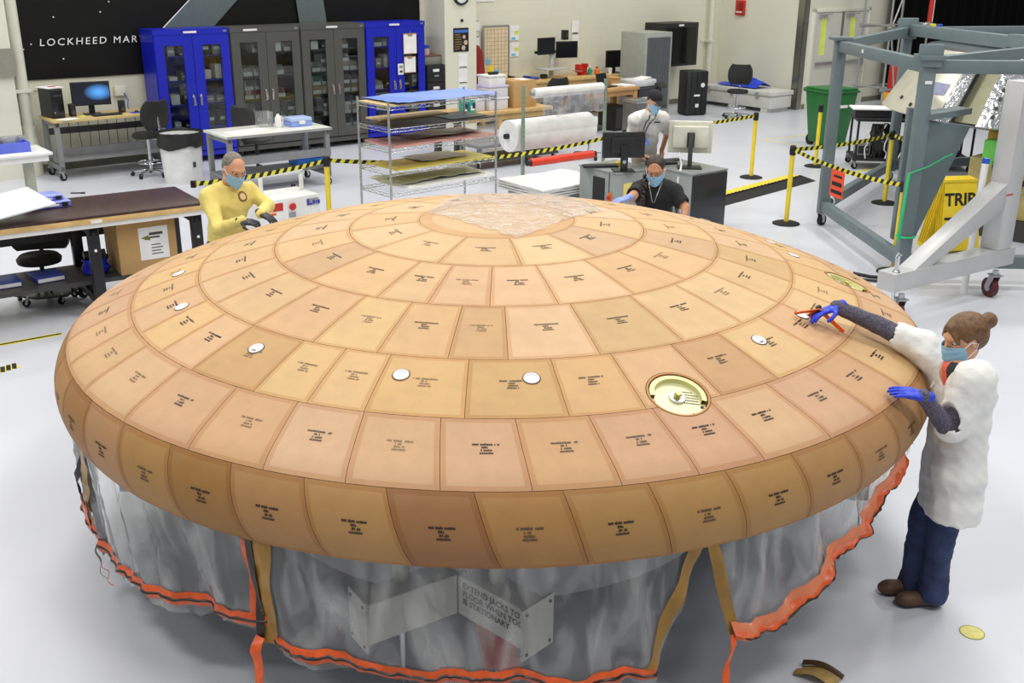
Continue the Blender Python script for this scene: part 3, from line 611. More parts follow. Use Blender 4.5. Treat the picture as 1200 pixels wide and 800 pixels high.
bA, dA, nA = hbeam(E1, K, .14, 1, 'beam', .0); bB, dB, nB = hbeam(K, E2, .14, 1, 'beam', 0)
MB().bar(K+Vector((0, .05, .555)), Vector((-.05, -1.35, .555)), .16, .2).build('beam', M_STANDW, st)
def flange(c, d, nrm, l0, l1):
    m = MB(); p = [c+nrm*l0, c+nrm*l1, c+nrm*l1+d*.014, c+nrm*l0+d*.014]; m.prism([(v.x, v.y) for v in p], ZB-.03, ZT+.02); fo = m.build('end_plate', M_STANDW, st, bevel=.003)
    for l in (l0+.025, l1-.025):
        for z in (ZB-.005, ZT-.01): q = c+nrm*l+Vector((0, 0, z)); MB().cyl(q-d*.003, q+d*.018, .008, n=10).build('bolt', M_BLACK, fo)
flange(E1-dA*.014, dA, nA, -.01, .16); flange(E2, dB, nB, -.03, .17)
for p_ in ((.06, -2.07), (-.37, -2.06)):
    m = MB(); jc = Vector((p_[0], p_[1], 0)); m.cyl(jc+Vector((0, 0, .02)), jc+Vector((0, 0, .84)), .017, n=14, mi=1); m.lathe([(.03, .6), (.038, .66), (.038, .74), (.03, .75)], 18, c=jc); m.lathe([(.0005, .86), (.022, .86), (.026, .84), (.026, .82), (.0005, .82)], 16, c=jc, mi=2)
    m.lathe([(.0005, .0), (.05, .0), (.05, .012), (.0005, .02)], 18, c=jc, mi=1); m.bar(jc+Vector((.02, 0, .83)), jc+Vector((.12, .03, .68)), .02, .01); m.build('jack', [M_STANDW, M_STEEL, M_BLACK], st, smooth=40)
for k in range(8):
    a = PI/8+k*PI/4
    if abs(a-3*PI/2) < .5: continue
    m = MB(); m.bar((1.4*math.cos(a), 1.4*math.sin(a), .5), (2.2*math.cos(a), 2.2*math.sin(a), .5), .12, .16); m.bar((2.2*math.cos(a), 2.2*math.sin(a), .42), (2.2*math.cos(a), 2.2*math.sin(a), .97), .1, .1); m.build('arm', M_STANDW, st)
yax = Vector((0, 0, 1)); org = K+dB*.035+Vector((0, 0, ZT-.052))-nB*.002
tx = textmesh('EXTEND JACKS TO\nFLOOR WHEN TOOL\nIS STATIONARY', .041, M_STENCIL, 'stencil_text', st, frame_m(org, dB, yax), 0, .0014, line=1.0)
# ------------------------------------------------------------------ clear plastic skirt
M_FILM = film('clear_film', (252, 252, 250), .15, .1, .55, 6, .7, (1, 1, .3), (.25, 2.7)); M_ORANGE = mat('orange_tape', (222, 92, 38), .35, var=.25, scale=14, alpha=.93); M_BTAPE = mat('black_tape', (34, 24, 18), .4); M_AMBER = mat('amber_tape', (166, 122, 36), .3, var=.15, alpha=.82)
M_PEACH = mat('peach_film', (236, 140, 100), .25, alpha=.8)
sk = thing('plastic_skirt', 'clear plastic film skirt taped orange hanging below the heat shield', 'plastic film', (0, 0, 0))
n1, n2, n3, n4 = noise1(1), noise1(2), noise1(3), noise1(5)
def lerp_tab(tab, x):
    if x <= tab[0][0]: return tab[0][1]
    for (a, b), (c, d) in zip(tab, tab[1:]):
        if x <= c: return b+(d-b)*(x-a)/(c-a)
    return tab[-1][1]
def ridge(x): return 1-2*abs((x % 1)-.5)
def film_pt(ph, z, off=0.0, extra=0.0):
    d = max(0, .97-z); x = math.radians(ph)
    w = n1(x*9)*.05*d/.5 + n2(x*26+z*3)*.022*min(1, d/.15) + n3(x*55+z*9)*.012*min(1, d/.1) + (ridge(x*6+z*1.3+n4(x*3))-.5)*.045*min(1, d/.2)
    r = 2.447-.03*d+w+off+extra; return Vector((r*math.cos(x), r*math.sin(x), z))
ZT0 = .962
def panel(name, fa, fb, hem, drop, nu, nv, m=None):
    def f(u, v):
        ph0, ph1 = fa(v), fb(v); ph = ph0+(ph1-ph0)*u; hz = lerp_tab(hem, ph)-drop*(.75+.45*n2(ph*.25)); return film_pt(ph, ZT0+(hz-ZT0)*v)
    g = MB(); g.grid(f, nu, nv); return g.build(name, m or M_FILM, sk, smooth=35)
HL = [(-190, .42), (-150, .36), (-140, .40), (-127, .47), (-118, .5), (-112.5, .53)]; HF = [(-112, .45), (-104, .43), (-97, .37), (-90, .385), (-83, .39), (-78, .37), (-71, .345)]
HR_ = [(-68, .52), (-63.3, .45), (-58.7, .44), (-51.4, .61), (-43.6, .75), (-36, .89), (-33, .93)]
panel('film_sheet', lambda v: -188, lambda v: -112.4, HL, .09, 110, 18); panel('film_sheet', lambda v: -111.8, lambda v: -67.5-4.3*v, HF, .07, 90, 18)
panel('film_sheet', lambda v: -67.3+4.2*v, lambda v: -33, HR_, .03, 60, 18); panel('film_sheet', lambda v: -30, lambda v: 168, [(-30, .9), (0, .5), (168, .42)], .05, 120, 10)
def hem_strip(name, tab, p0, p1, w0, w1, off, m, nu=80, bump=.0, seed=7):
    nn = noise1(seed); g = MB()
    def f(u, v):
        ph = p0+(p1-p0)*u; z = lerp_tab(tab, ph)+w0+(w1-w0)*v+.01*nn(ph*.5); return film_pt(ph, z, off+bump*math.sin(v*PI)*(1+.6*nn(ph*1.7)))
    g.grid(f, nu, 5, thick=.002); return g.build(name, m, sk, smooth=50)
for tab, a, b, sd_ in ((HL, -188, -112.6, 7), (HF, -111.6, -71.9, 8)):
    hem_strip('orange_hem', tab, a, b, -.035, .03, .008, M_ORANGE, 90, .012, sd_); hem_strip('black_strip', tab, a, b, -.012, .006, .016, M_BTAPE, 90, .012, sd_)
hem_strip('orange_hem', HR_, -63.4, -34, -.045, .05, .015, M_PEACH, 60, .03, 9); hem_strip('orange_hem', HR_, -63.4, -34, -.03, .02, .032, M_ORANGE, 60, .03, 10); hem_strip('black_strip', HR_, -62.5, -38, -.014, .004, .037, M_BTAPE, 60, .031, 10)
def vtape(f0, f1, z0, z1, wd, m, off=.012):
    g = MB(); g.grid(lambda u, v: film_pt(f0+(f1-f0)*v+wd*(u-.5), z0+(z1-z0)*v, off), 3, 12, thick=.002); g.build('seam_tape', m, sk, smooth=50)
vtape(-112.1, -112.3, .955, .42, 2.6, M_AMBER); vtape(-114.2, -114, .93, .55, .7, M_ORANGE); vtape(-113.4, -113.2, .95, .45, .8, M_BTAPE, .02); vtape(-68.6, -72.9, .955, .33, 1.5, M_AMBER, .01); vtape(-67.0, -62.6, .955, .42, 1.2, M_AMBER, .01)
vtape(-146, -149, .93, .42, 2.2, M_AMBER); vtape(-150, -153, .9, .45, .8, M_BTAPE, .02); vtape(-153, -152, .5, .33, 3, M_ORANGE, .02)
def ribbon(pts, wd, m, name='loose_ribbon'):
    g = MB(); P = [Vector(p) for p in pts]
    def f(u, v):
        k = v*(len(P)-1); i = min(int(k), len(P)-2); p = P[i].lerp(P[i+1], k-i); tdir = Vector((-p.y, p.x, 0)).normalized(); return p+tdir*(wd*(u-.5))+Vector((p.x, p.y, 0)).normalized()*.012*math.sin(v*9+u)
    g.grid(f, 3, 18, thick=.002); g.build(name, m, sk, smooth=60)
e = film_pt(-63.3, .45, .03); ribbon([e, e+Vector((-.01, -.03, -.1)), e+Vector((-.03, -.06, -.2)), e+Vector((-.05, -.07, -.44))], .03, M_ORANGE)
e = film_pt(-113, .46, .03); ribbon([e, e+Vector((-.02, -.05, -.05)), e+Vector((0, -.08, -.16)), e+Vector((.02, -.1, -.44))], .05, M_ORANGE)
e = film_pt(-146, .36, .02); ribbon([e, e+Vector((.0, -.02, -.09)), e+Vector((.03, -.03, -.17))], .035, M_BTAPE)
ribbon([film_pt(-144, .3, .03), film_pt(-143.5, .25, .03), film_pt(-142.4, .2, .03)], .02, M_ORANGE)
# red strap glimpsed through the film
m = MB(); m.grid(lambda u, v: (-.03+.16*u+.04*v, -2.12-.1*v+.03*math.sin(u*7), .43-.16*v-.05*u), 8, 8, thick=.003); m.build('red_strap', mat('dusty_red', (190, 96, 84), .6), st, smooth=60)
# ------------------------------------------------------------------ crumpled film on the crown
M_FILM2 = film('crumpled_film', (255, 252, 250), .27, .1, .16, 16, .35, (1, 1, 1), (.5, 1.8))
cor = [shield_hit(*q)[0] for q in ((500, 251), (606, 281), (708, 248), (600, 229))]
nn1, nn2 = noise1(31), noise1(32)
def crump(u, v):
    a = cor[0].lerp(cor[1], u); b = cor[3].lerp(cor[2], u); p = a.lerp(b, v); p.x += .03*nn1(v*9); p.y += .04*nn2(u*8)
    r = math.hypot(p.x, p.y); z = prof(s_of_r(r))[1]+.005+.012*abs(nn1(u*13+v*5)*nn2(v*15-u*4))+.003*abs(nn1(u*37)*nn2(v*41)); return (p.x, p.y, z)
g = MB(); g.grid(crump, 60, 60); o = g.build('plastic_sheet', M_FILM2, smooth=25); tag(o, 'crumpled clear plastic sheet lying on the crown of the dome', 'plastic sheet')
# scrap of brown tape on the floor
P = px(957, 794); t = thing('tape_scrap', 'curled scrap of brown masking tape on the floor', 'tape scrap', P, -.6)
MB().grid(lambda u, v: (-.1+.2*u, -.05+.1*v, .004+.03*math.sin(u*PI)+.012*math.sin(v*5+u*3)), 10, 8, thick=.003).build('scrap_sheet', mat('kraft_tape', (160, 130, 74), .6, var=.25, scale=25), t, smooth=60); MB().grid(lambda u, v: (-.09+.2*u, .04+.03*v, .012+.028*math.sin(u*PI)+.02*math.sin(v*PI)), 10, 5, thick=.003).build('folded_edge', mat('dark_kraft', (70, 52, 22), .6), t, smooth=60)
# ------------------------------------------------------------------ people
M_SKIN = mat('skin', (214, 160, 128), .5, var=.05, sss=.15); M_SKIN2 = mat('skin_tanned', (196, 142, 110), .5, var=.05, sss=.15); M_MASK = mat('mask_blue', (150, 196, 226), .75, var=.05); M_LOOP = mat('mask_loop', (232, 236, 240), .8)
M_EYEW = mat('eye_white', (228, 224, 220), .3); M_EYED = mat('eye_dark', (40, 28, 22), .2)
M_BGLOVE = mat('blue_nitrile', (34, 60, 205), .4, var=.1, scale=30, bump=.3, bscale=60); M_KGLOVE = mat('black_nitrile', (30, 30, 34), .45, var=.15, scale=30, bump=.2, bscale=60)
M_JEAN = mat('denim', (48, 60, 98), .85, var=.3, scale=9, bump=.3, bscale=120); M_TYVEK = mat('white_coverall', (236, 236, 232), .65, var=.03, bump=.5, bscale=11)
M_HEATHER = mat('heather_knit', (92, 88, 104), .9, var=.55, scale=110); M_LEATHER = mat('brown_leather', (88, 62, 46), .6, var=.25, scale=20)
M_HAIRB = mat('brown_hair', (108, 76, 46), .55, var=.4, scale=40); M_HAIRD = mat('dark_brown_hair', (58, 40, 30), .5, var=.35, scale=40); M_HAIRG = mat('grey_hair', (120, 112, 104), .6, var=.4, scale=60)
M_YTEE = mat('pale_yellow_cotton', (226, 206, 118), .85, var=.05, bump=.25, bscale=14); M_BTEE = mat('black_cotton', (26, 26, 30), .85, var=.1); M_POLO = mat('white_cotton', (226, 224, 218), .8, var=.03, bump=.2, bscale=14)
V3 = lambda *a: Vector(a)
class Person:
    def __init__(self, label, base):
        self.root = thing('person', label, 'person', base); self.base = Vector(base)
    def fit(self, o): o.data.transform(Matrix.Translation(-self.base)); o.parent = self.root; return o
def bounds(pts, m=.25):
    a = np.array([tuple(p) for p in pts]); return a.min(0)-m, a.max(0)+m
def head_axes(fwd, up=(0, 0, 1)):
    f = Vector(fwd).normalized(); s = Vector(up).cross(f).normalized(); u = f.cross(s); return f, s, u     # s points to the person's left
def add_head(g, c, f, s, u, k=1.0, neck=None):
    """skull, jaw, nose, ears, brow; c is the head centre, 0.23 m tall at k=1"""
    R = [[f.x, s.x, u.x], [f.y, s.y, u.y], [f.z, s.z, u.z]]
    P = lambda a, b, d: c+(f*a+s*b+u*d)*k
    g.ell(P(-.012, 0, .035), (.094*k, .074*k, .084*k), .02*k, R); g.ell(P(.02, 0, -.03), (.068*k, .062*k, .08*k), .03*k, R); g.ell(P(.045, 0, -.085), (.036*k, .036*k, .028*k), .03*k, R)
    g.cap(P(.084, 0, .02), P(.106, 0, -.02), .008*k, .013*k, .012*k); g.ell(P(.076, 0, .036), (.018*k, .05*k, .012*k), .02*k, R)
    for b in (-1, 1):
        g.ell(P(.066, b*.031, .012), (.014*k, .017*k, .011*k), .008*k, R, sub=True); g.ell(P(.06, b*.04, -.03), (.022*k, .022*k, .02*k), .02*k, R); g.ell(P(-.008, b*.076, -.005), (.017*k, .009*k, .03*k), .008*k, R)
    g.cap(P(.078, 0, -.056), P(.078, 0, -.058), .012*k, .012*k, .012*k)
    if neck is not None: g.cap(P(-.02, 0, -.06), neck, .05*k, .056*k, .03)
    return P
def face_bits(per, P, f, s, u, k, brow, mask=True, loops=True):
    for b in (-1, 1):
        m = MB(); c = P(.069, b*.031, .012)
        R = Matrix((s, u, f)).transposed()
        m.lathe([(.0001, .011*k), (.005*k, .0097*k), (.0088*k, .006*k), (.0108*k, 0), (.008*k, -.008*k), (.0001, -.011*k)], 14, c=c, R=R); eye = per.fit(m.build('eye', M_EYEW, smooth=60))
        m = MB(); m.lathe([(.0001, .0118*k), (.004*k, .0113*k), (.0062*k, .0097*k)], 12, c=c-u*.0025*k, R=R); o = m.build('iris', M_EYED, smooth=60); per.fit(o)
        m = MB(); m.tube([P(.083, b*.012, .034), P(.082, b*.03, .041), P(.07, b*.05, .034)], [.0035*k, .005*k, .002*k], 6); per.fit(m.build('eyebrow', brow, smooth=60))
    if mask:
        def mk(x, y):
            # x across -1..1, y top 1 .. bottom 0
            b = x*.079*(1-.1*(1-y)); zt = -.006+.004*(1-abs(x)); zb = -.118+.04*abs(x)**2; d = zb+(zt-zb)*y
            a = .114-.074*abs(x)**2.4+.012*math.exp(-(x*3)**2)*math.sin(PI*min(1, y*1.1))-.012*(1-y)**2+.002*math.sin(y*PI*6); return P(a, b, d)
        g = MB(); g.grid(lambda p_, q_: mk(p_*2-1, q_), 20, 14, thick=.003); mo = per.fit(g.build('face_mask', M_MASK, smooth=60))
        for b in (-1, 1):
            m = MB(); m.tube([mk(b*.98, .95), P(.01, b*.082, .012), P(-.024, b*.086, -.004), P(-.012, b*.083, -.034), mk(b*.98, .1)], .0022*k, 6); per.fit(m.build('ear_loop', M_LOOP, smooth=60))
def hand_sdf(g, wrist, fwd, up, side, curl=.35, spread=.1, k=1.0, thumb=1.0):
    """palm and five fingers; fwd: wrist to fingertips, up: back of the hand, side: +1 thumb on fwd x up side"""
    f = Vector(fwd).normalized(); u = (Vector(up)-f*Vector(up).dot(f)).normalized(); t = f.cross(u)*side
    W_ = Vector(wrist); Q = lambda a, b, d: W_+(f*a+t*b+u*d)*k
    g.cap(Q(-.03, 0, 0), Q(.01, 0, 0), .027*k, .026*k, .012)
    for b in (-.028, -.01, .01, .028): g.cap(Q(.015, b*.8, 0), Q(.078, b*1.12, .003), .0145*k, .0125*k, .012)
    for i, (b, L) in enumerate(((.031, .068), (.0105, .078), (-.0105, .072), (-.031, .056))):
        p = Q(.082, b, .003); d = (f+t*(b*spread*14)).normalized(); a_ = 0; r = .0098*k
        for j, fr_ in enumerate((.45, .31, .24)):
            a_ += curl*(.6 if j == 0 else 1.0); dd = d*math.cos(a_)-u*math.sin(a_); q = p+dd*(L*fr_*k); g.cap(p, q, r, r*.92, .003); p = q; r *= .93
    p = Q(.022, .03, -.004); q = p+(t*.8+f*.55-u*.25*thumb).normalized()*.042*k; r_ = q+(f*.9+t*.3-u*.35*thumb).normalized()*.03*k; e_ = r_+(f*.95-u*.3*thumb).normalized()*.024*k
    g.cap(p, q, .0145*k, .012*k, .01); g.cap(q, r_, .0115*k, .0105*k, .004); g.cap(r_, e_, .0105*k, .009*k, .004)
def hsdf(pts, h=.004, m=.13): lo, hi = bounds(pts, m); return SDF(lo, hi, h)

# ---- woman in the white coat, right
fR, fL = px(1062, 694), px(1083, 708)
base = (fR+fL)/2
per = Person('person in white coverall coat and blue gloves leaning on the dome', base)
yc = base.y
pel = pxy(1106, 545, yc+.02); chest = pxy(1112, 462, yc+.02); neck = pxy(1109, 424, yc+.01)
hc = pxy(1121, 394, yc+.02); shR = pxy(1076, 410, yc+.20); shL = pxy(1133, 440, yc-.15)
rh = shield_hit(958, 380)[0]+V3(0, 0, .072); wrR = rh+V3(.09, .01, .02); elR = wrR.lerp(shR, .52)+V3(.0, .03, -.005)
hpL = shield_hit(1066, 453)[0]+V3(0.02, -.02, .035); wrL = pxy(1082, 464, hpL.y-.06); elL = pxy(1113, 506, yc-.2)
TS = V3(.028, -.055, 0); elR += V3(0, 0, .02); shR += V3(0, 0, .02); pel += TS*.6; chest += TS; neck += TS*.9; hc += TS*.7; shL += TS*.8; shR += TS*.5
f_, s_, u_ = head_axes((-1, -.22, -.28)); hk = .98
g = SDF(*bounds([hc, neck, pel, fR, fL, rh, elL, shL, shR, wrL], .2), .008)
P = add_head(g, hc, f_, s_, u_, hk, neck)
g.cap(chest+V3(.01, .09, .06), chest+V3(.01, -.09, .06), .085, .085, .05)
for b in (-1, 1): g.cap(chest+V3(.02, b*.05, 0), pel+V3(.02, b*.05, 0), .085, .095, .05)
for sh, el, wr in ((shR, elR, wrR), (shL, elL, wrL)): g.cap(chest+V3(0, 0, .08), sh, .07, .055, .03); g.cap(sh, el, .046, .038, .02); g.cap(el, wr, .036, .026, .02)
hipR, hipL = pel+V3(.02, .075, -.03), pel+V3(.02, -.075, -.03); knR = fR+V3(.03, .0, .46); knL = fL+V3(.03, 0, .46); anR = fR+V3(.03, 0, .09); anL = fL+V3(.03, 0, .09)
for hp_, kn, an in ((hipR, knR, anR), (hipL, knL, anL)): g.cap(hp_, kn, .075, .055, .03); g.cap(kn, an, .05, .036, .02)
per.fit(g.mesh('body', M_SKIN))
face_bits(per, P, f_, s_, u_, hk, M_HAIRB)
# hair with bun
g = SDF(*bounds([hc], .28), .006); R = [[f_.x, s_.x, u_.x], [f_.y, s_.y, u_.y], [f_.z, s_.z, u_.z]]
g.ell(P(-.022, 0, .05), (.104, .088, .084), .015, R); g.ell(P(-.05, 0, .005), (.074, .08, .075), .03, R); g.ell(P(.06, 0, .0), (.05, .075, .062), .01, R, sub=True); g.ell(P(.075, 0, -.02), (.05, .06, .09), .015, R, sub=True)
for b in (-1, 1): g.ell(P(.0, b*.085, -.01), (.026, .02, .036), .01, R, sub=True); g.cap(P(.07, b*.015, .085), P(.068, b*.066, .02), .016, .008, .015)
g.ell(P(-.142, 0, .055), (.042, .042, .042), .012, R); g.wrinkle(.0025, 70, 3)
per.fit(g.mesh('hair', M_HAIRB, smooth=1))
m = MB(); m.tube([P(-.105, math.cos(t)*.034, .048+math.sin(t)*.034) for t in [i*PI/6 for i in range(12)]], .006, 6, closed=True); per.fit(m.build('hair_tie', M_HAIRD, smooth=60))
# knit sleeves of the undershirt, coat, jeans, shoes, gloves
for sh, el, wr in ((shR, elR, wrR), (shL, elL, wrL)):
    g = hsdf([sh, el, wr], .006); a = sh.lerp(el, .35); g.path([a, el, wr], [.052, .046, .035], .012); g.wrinkle(.004, 32, 5); per.fit(g.mesh('knit_sleeve', M_HEATHER))
g = SDF(*bounds([neck, chest], .16), .006); g.cap(chest+V3(.0, 0, .06), neck+V3(-.0, 0, -.01), .085, .062, .03); per.fit(g.mesh('undershirt', [mat('charcoal_tee', (60, 58, 62), .8), mat('coral_trim', (240, 110, 90), .6)], paint=lambda c: (np.abs(c[:, 1]-neck.y) < .03) & (c[:, 0] < neck.x-.03)))
g = SDF(*bounds([neck, pel+V3(0, 0, -.3), shR, shL, elR, elL], .22), .007)
hem = pxy(1108, 592, yc)+TS*.3
g.cap(chest+V3(.02, .1, .07), chest+V3(.02, -.1, .07), .105, .105, .05)
for b in (-1, 1): g.cap(chest+V3(.02, b*.07, 0), pel+V3(.02, b*.07, 0), .112, .12, .05); g.cap(pel+V3(.02, b*.065, 0), hem+V3(0, b*.065, 0), .122, .135, .05)
g.cap(chest+V3(.02, 0, .09), neck+V3(.03, 0, -.02), .1, .07, .04)
cR, cL = shR.lerp(elR, .52), shL.lerp(elL, .9)
g.cap(chest+V3(0, .06, .09), shR, .09, .082, .04); g.cap(shR, cR, .08, .072, .03); g.cap(chest+V3(.02, -.06, .08), shL, .1, .09, .04); g.cap(shL, cL, .09, .085, .03)
g.plane(hem+V3(0, 0, -.02), (0, 0, -1), .004); dR = (cR-shR).normalized()
g.cap(cR, cR+dR*.12, .058, .056, .006, sub=True); dL = (wrL-elL).normalized(); g.cap(cL+dL*.05, cL+dL*.2, .064, .06, .006, sub=True)
g.ell(neck+V3(-.075, .0, .02), (.075, .05, .13), .01, sub=True); g.ell(neck+V3(0, 0, .06), (.075, .07, .07), .01, sub=True)
g.wrinkle(.014, 11, 8); g.wrinkle(.007, 24, 9); per.fit(g.mesh('coverall_coat', M_TYVEK, smooth=1))
for b in (-1, 1):
    m = MB(); n0 = neck+V3(.0, b*.06, .03); m.grid(lambda u, v: n0+V3(-.055*v-.02*u, b*(.018+.03*u*(1-v)), -.012-.15*v-.02*u), 5, 8, thick=.004); per.fit(m.build('collar_flap', M_TYVEK, smooth=60))
g = SDF(*bounds([pel, fR, fL], .2), .007); g.ell(pel+V3(.02, 0, -.06), (.09, .11, .12), .04)
for hp_, kn, an, ft in ((hipR, knR, anR, fR), (hipL, knL, anL, fL)): g.cap(hp_-V3(0, 0, .04), kn, .08, .074, .03); g.cap(kn, an+V3(.0, 0, .0), .072, .074, .02); g.cap(an, an+V3(0, 0, -.035), .074, .08, .02)
g.plane(base+V3(0, 0, .03), (0, 0, -1), .004); g.plane(pel+V3(0, 0, -.02), (0, 0, 1), .004); g.wrinkle(.012, 18, 4); g.wrinkle(.006, 40, 6); per.fit(g.mesh('jeans', M_JEAN, smooth=1))
for ft, an in ((fR, anR), (fL, anL)):
    g = hsdf([ft, ft+V3(-.12, 0, 0), ft+V3(.1, 0, .05)], .006, .1); g.cap(ft+V3(.06, 0, .05), ft+V3(.05, 0, .11), .045, .045, .02); g.cap(ft+V3(.06, 0, .045), ft+V3(-.1, -.012, .04), .042, .04, .02); g.ell(ft+V3(-.105, -.012, .038), (.06, .045, .036), .02); g.plane(ft+V3(0, 0, .0), (0, 0, -1), .003)
    so = per.fit(g.mesh('shoe', [M_LEATHER, M_RUBBER], paint=lambda c: c[:, 2] < .022))
g = hsdf([wrR, rh], .004); fx = (rh-wrR).normalized(); hand_sdf(g, wrR, fx+V3(0, -.15, -.1), (0, .2, 1), -1, .28); per.fit(g.mesh('glove', M_BGLOVE))
dh = V3(-1, .08, .15); g = hsdf([wrL, wrL+dh*.1], .004); hand_sdf(g, wrL, dh, (.35, -.25, 1), 1, .16, .12); per.fit(g.mesh('glove', M_BGLOVE))
# folding orange gauge in her hand
c0 = pxy(960, 363, rh.y); tg = thing('folding_gauge', 'orange folding gauge with three hinged bars held over the dome', 'gauge', c0)
for (u, v), yo in (((931, 367), 0), ((989, 389), -.06), ((946, 380), .02)):
    e = pxy(u, v, rh.y+yo)-c0+V3(0, 0, .045 if v == 380 else 0); m = MB(); m.bar((0, 0, 0), e, .035, .006, up=(0, .6, .8)); m.build('gauge_bar', mat('gauge_orange', (244, 106, 36), .45), tg, bevel=.002)
m = MB(); m.cyl((0, -.012, -.006), (0, .012, .012), .012, n=14); m.build('pivot', M_BLACK, tg, smooth=40); m = MB(); m.tube([(-.005+.014*math.cos(t), 0, .014+.012*math.sin(t)) for t in [i*PI/6 for i in range(12)]], .002, 6, closed=True); m.build('ring', M_BLACK, tg, smooth=60)
# ---- generic standing figure seen from the chest up
def figure(label, head_px, zhead, feet_xy, face_dir, hands, skin, hair, top, sleeve_long, cap=False, long_hair=False, hk=1.0, legm=None, head_up=(0, 0, 1), sh_w=.2, gloves=None, watch=False, mask_neck=None, lean=.5):
    top_ = px(head_px[0], head_px[1], zhead); base = V3(feet_xy[0], feet_xy[1], 0); per = Person(label, base)
    f, s, u = head_axes(face_dir, head_up); hc = top_-u*.115*hk
    fd = V3(face_dir[0], face_dir[1], 0).normalized(); sdv = V3(-fd.y, fd.x, 0)
    neck = hc-u*.13*hk-f*.035; pel = V3(base.x, base.y, min(.95, zhead*.54)); chest = neck.lerp(pel, .38)-fd*.0
    shs = [neck+sdv*(b*sh_w)-V3(0, 0, .115)-fd*.02 for b in (1, -1)]
    g = SDF(*bounds([top_, base, pel]+shs+[h[0] for h in hands]+[h[1] for h in hands], .2), .0085)
    P = add_head(g, hc, f, s, u, hk, neck-V3(0, 0, .02)); g.cap(chest+sdv*.09, chest-sdv*.09, .1, .1, .05); g.cap(chest, pel, .12, .13, .05)
    for sh, (wr, el, hd, up_, curl, side) in zip(shs, hands): g.cap(chest+V3(0, 0, .09), sh, .075, .056, .03); g.cap(sh, el, .05, .04, .02); g.cap(el, wr, .039, .028, .02)
    for b in (1, -1):
        hp_ = pel+sdv*(.09*b); kn = V3(hp_.x, hp_.y, .48)+fd*.02; g.cap(hp_, kn, .09, .058, .03); g.cap(kn, V3(kn.x, kn.y, .1), .054, .04, .02)
    for (wr, el, hd, up_, curl, side) in hands:
        if not gloves: hand_sdf(g, wr, hd, up_, side, curl)
    per.fit(g.mesh('body', skin)); face_bits(per, P, f, s, u, hk, hair)
    R = [[f.x, s.x, u.x], [f.y, s.y, u.y], [f.z, s.z, u.z]]
    g = SDF(*bounds([hc], .22), .006)
    if cap:
        g.ell(P(-.03, 0, .02), (.082, .079, .07), .012, R); g.ell(P(.07, 0, -.02), (.07, .09, .09), .01, R, sub=True); g.ell(P(-.04, 0, .095), (.12, .1, .06), .01, R, sub=True)
    else:
        g.ell(P(-.02, 0, .045), (.098, .082, .083), .012, R); g.ell(P(-.04, 0, .0), (.074, .078, .07), .02, R); g.ell(P(.1, 0, .02), (.076, .082, .105), .012, R, sub=True)
        for b in (-1, 1): g.ell(P(.0, b*.085, -.02), (.03, .02, .04), .008, R, sub=True)
    g.wrinkle(.003, 90, 2); per.fit(g.mesh('hair', hair, smooth=1))
    if cap:
        g = SDF(*bounds([hc], .28), .005); g.ell(P(-.012, 0, .06), (.104, .086, .078), .01, R); g.plane(P(0, 0, .042), tuple(-(u+f*.12)), .004); g.ell(P(.13, 0, .052), (.075, .068, .012), .012, R); per.fit(g.mesh('baseball_cap', M_BTEE))
    # clothing
    g = SDF(*bounds([neck, pel]+shs+[h[0] for h in hands]+[h[1] for h in hands], .2), .0075)
    g.cap(chest+sdv*(sh_w*.55)+V3(0, 0, .05), chest-sdv*(sh_w*.55)+V3(0, 0, .05), .13, .13, .05); g.cap(chest, pel, .155, .158, .05); g.cap(chest+V3(0, 0, .03), neck-V3(0, 0, .06), .1, .075, .05)
    for sh in shs: g.cap(neck-V3(0, 0, .045), sh, .05, .06, .03)
    for sh, (wr, el, hd, up_, curl, side) in zip(shs, hands):
        g.cap(chest+V3(0, 0, .09), sh, .09, .068, .04)
        if sleeve_long: g.path([sh, el, wr], [.066, .056, .042], .02)
        else: e_ = sh.lerp(el, .68); g.cap(sh, e_, .066, .07, .03); d_ = (e_-sh).normalized(); g.cap(e_+d_*.07, e_+d_*.14, .08, .08, .004, sub=True)
    g.cap(neck-V3(0, 0, .01), neck+V3(0, 0, .1), .062, .085, .006, sub=True); g.plane(pel-V3(0, 0, .1), (0, 0, -1), .004); g.wrinkle(.013, 13, 6); g.wrinkle(.007, 30, 7); per.fit(g.mesh('shirt', top, smooth=1))
    g = SDF(*bounds([pel, base+V3(0, 0, .05)], .22), .009); g.ell(pel-V3(0, 0, .02), (.13, .13, .13), .04)
    for b in (1, -1): hp_ = pel+sdv*(.085*b); kn = V3(hp_.x, hp_.y, .48)+fd*.02; g.cap(hp_, kn, .1, .075, .03); g.cap(kn, V3(kn.x, kn.y, .07), .072, .065, .02)
    g.plane(base+V3(0, 0, .03), (0, 0, -1), .004); per.fit(g.mesh('trousers', legm or M_JEAN))
    for b in (1, -1):
        ft = base+sdv*(.085*b)+fd*.02; g = hsdf([ft, ft+fd*.16], .008, .1); g.cap(ft-fd*.03+V3(0, 0, .045), ft+fd*.13+V3(0, 0, .035), .045, .04, .02); g.plane(ft, (0, 0, -1), .003); per.fit(g.mesh('shoe', M_RUBBER))
    if gloves:
        for (wr, el, hd, up_, curl, side) in hands: g = hsdf([wr, wr+Vector(hd).normalized()*.1], .0045); hand_sdf(g, wr, hd, up_, side, curl); d_ = (Vector(el)-Vector(wr)).normalized(); g.cap(wr, wr+d_*.06, .03, .036, .01); per.fit(g.mesh('glove', gloves))
    return per, P, f, s, u, dict(neck=neck, chest=chest, pel=pel, shs=shs, fd=fd, sdv=sdv, hc=hc)
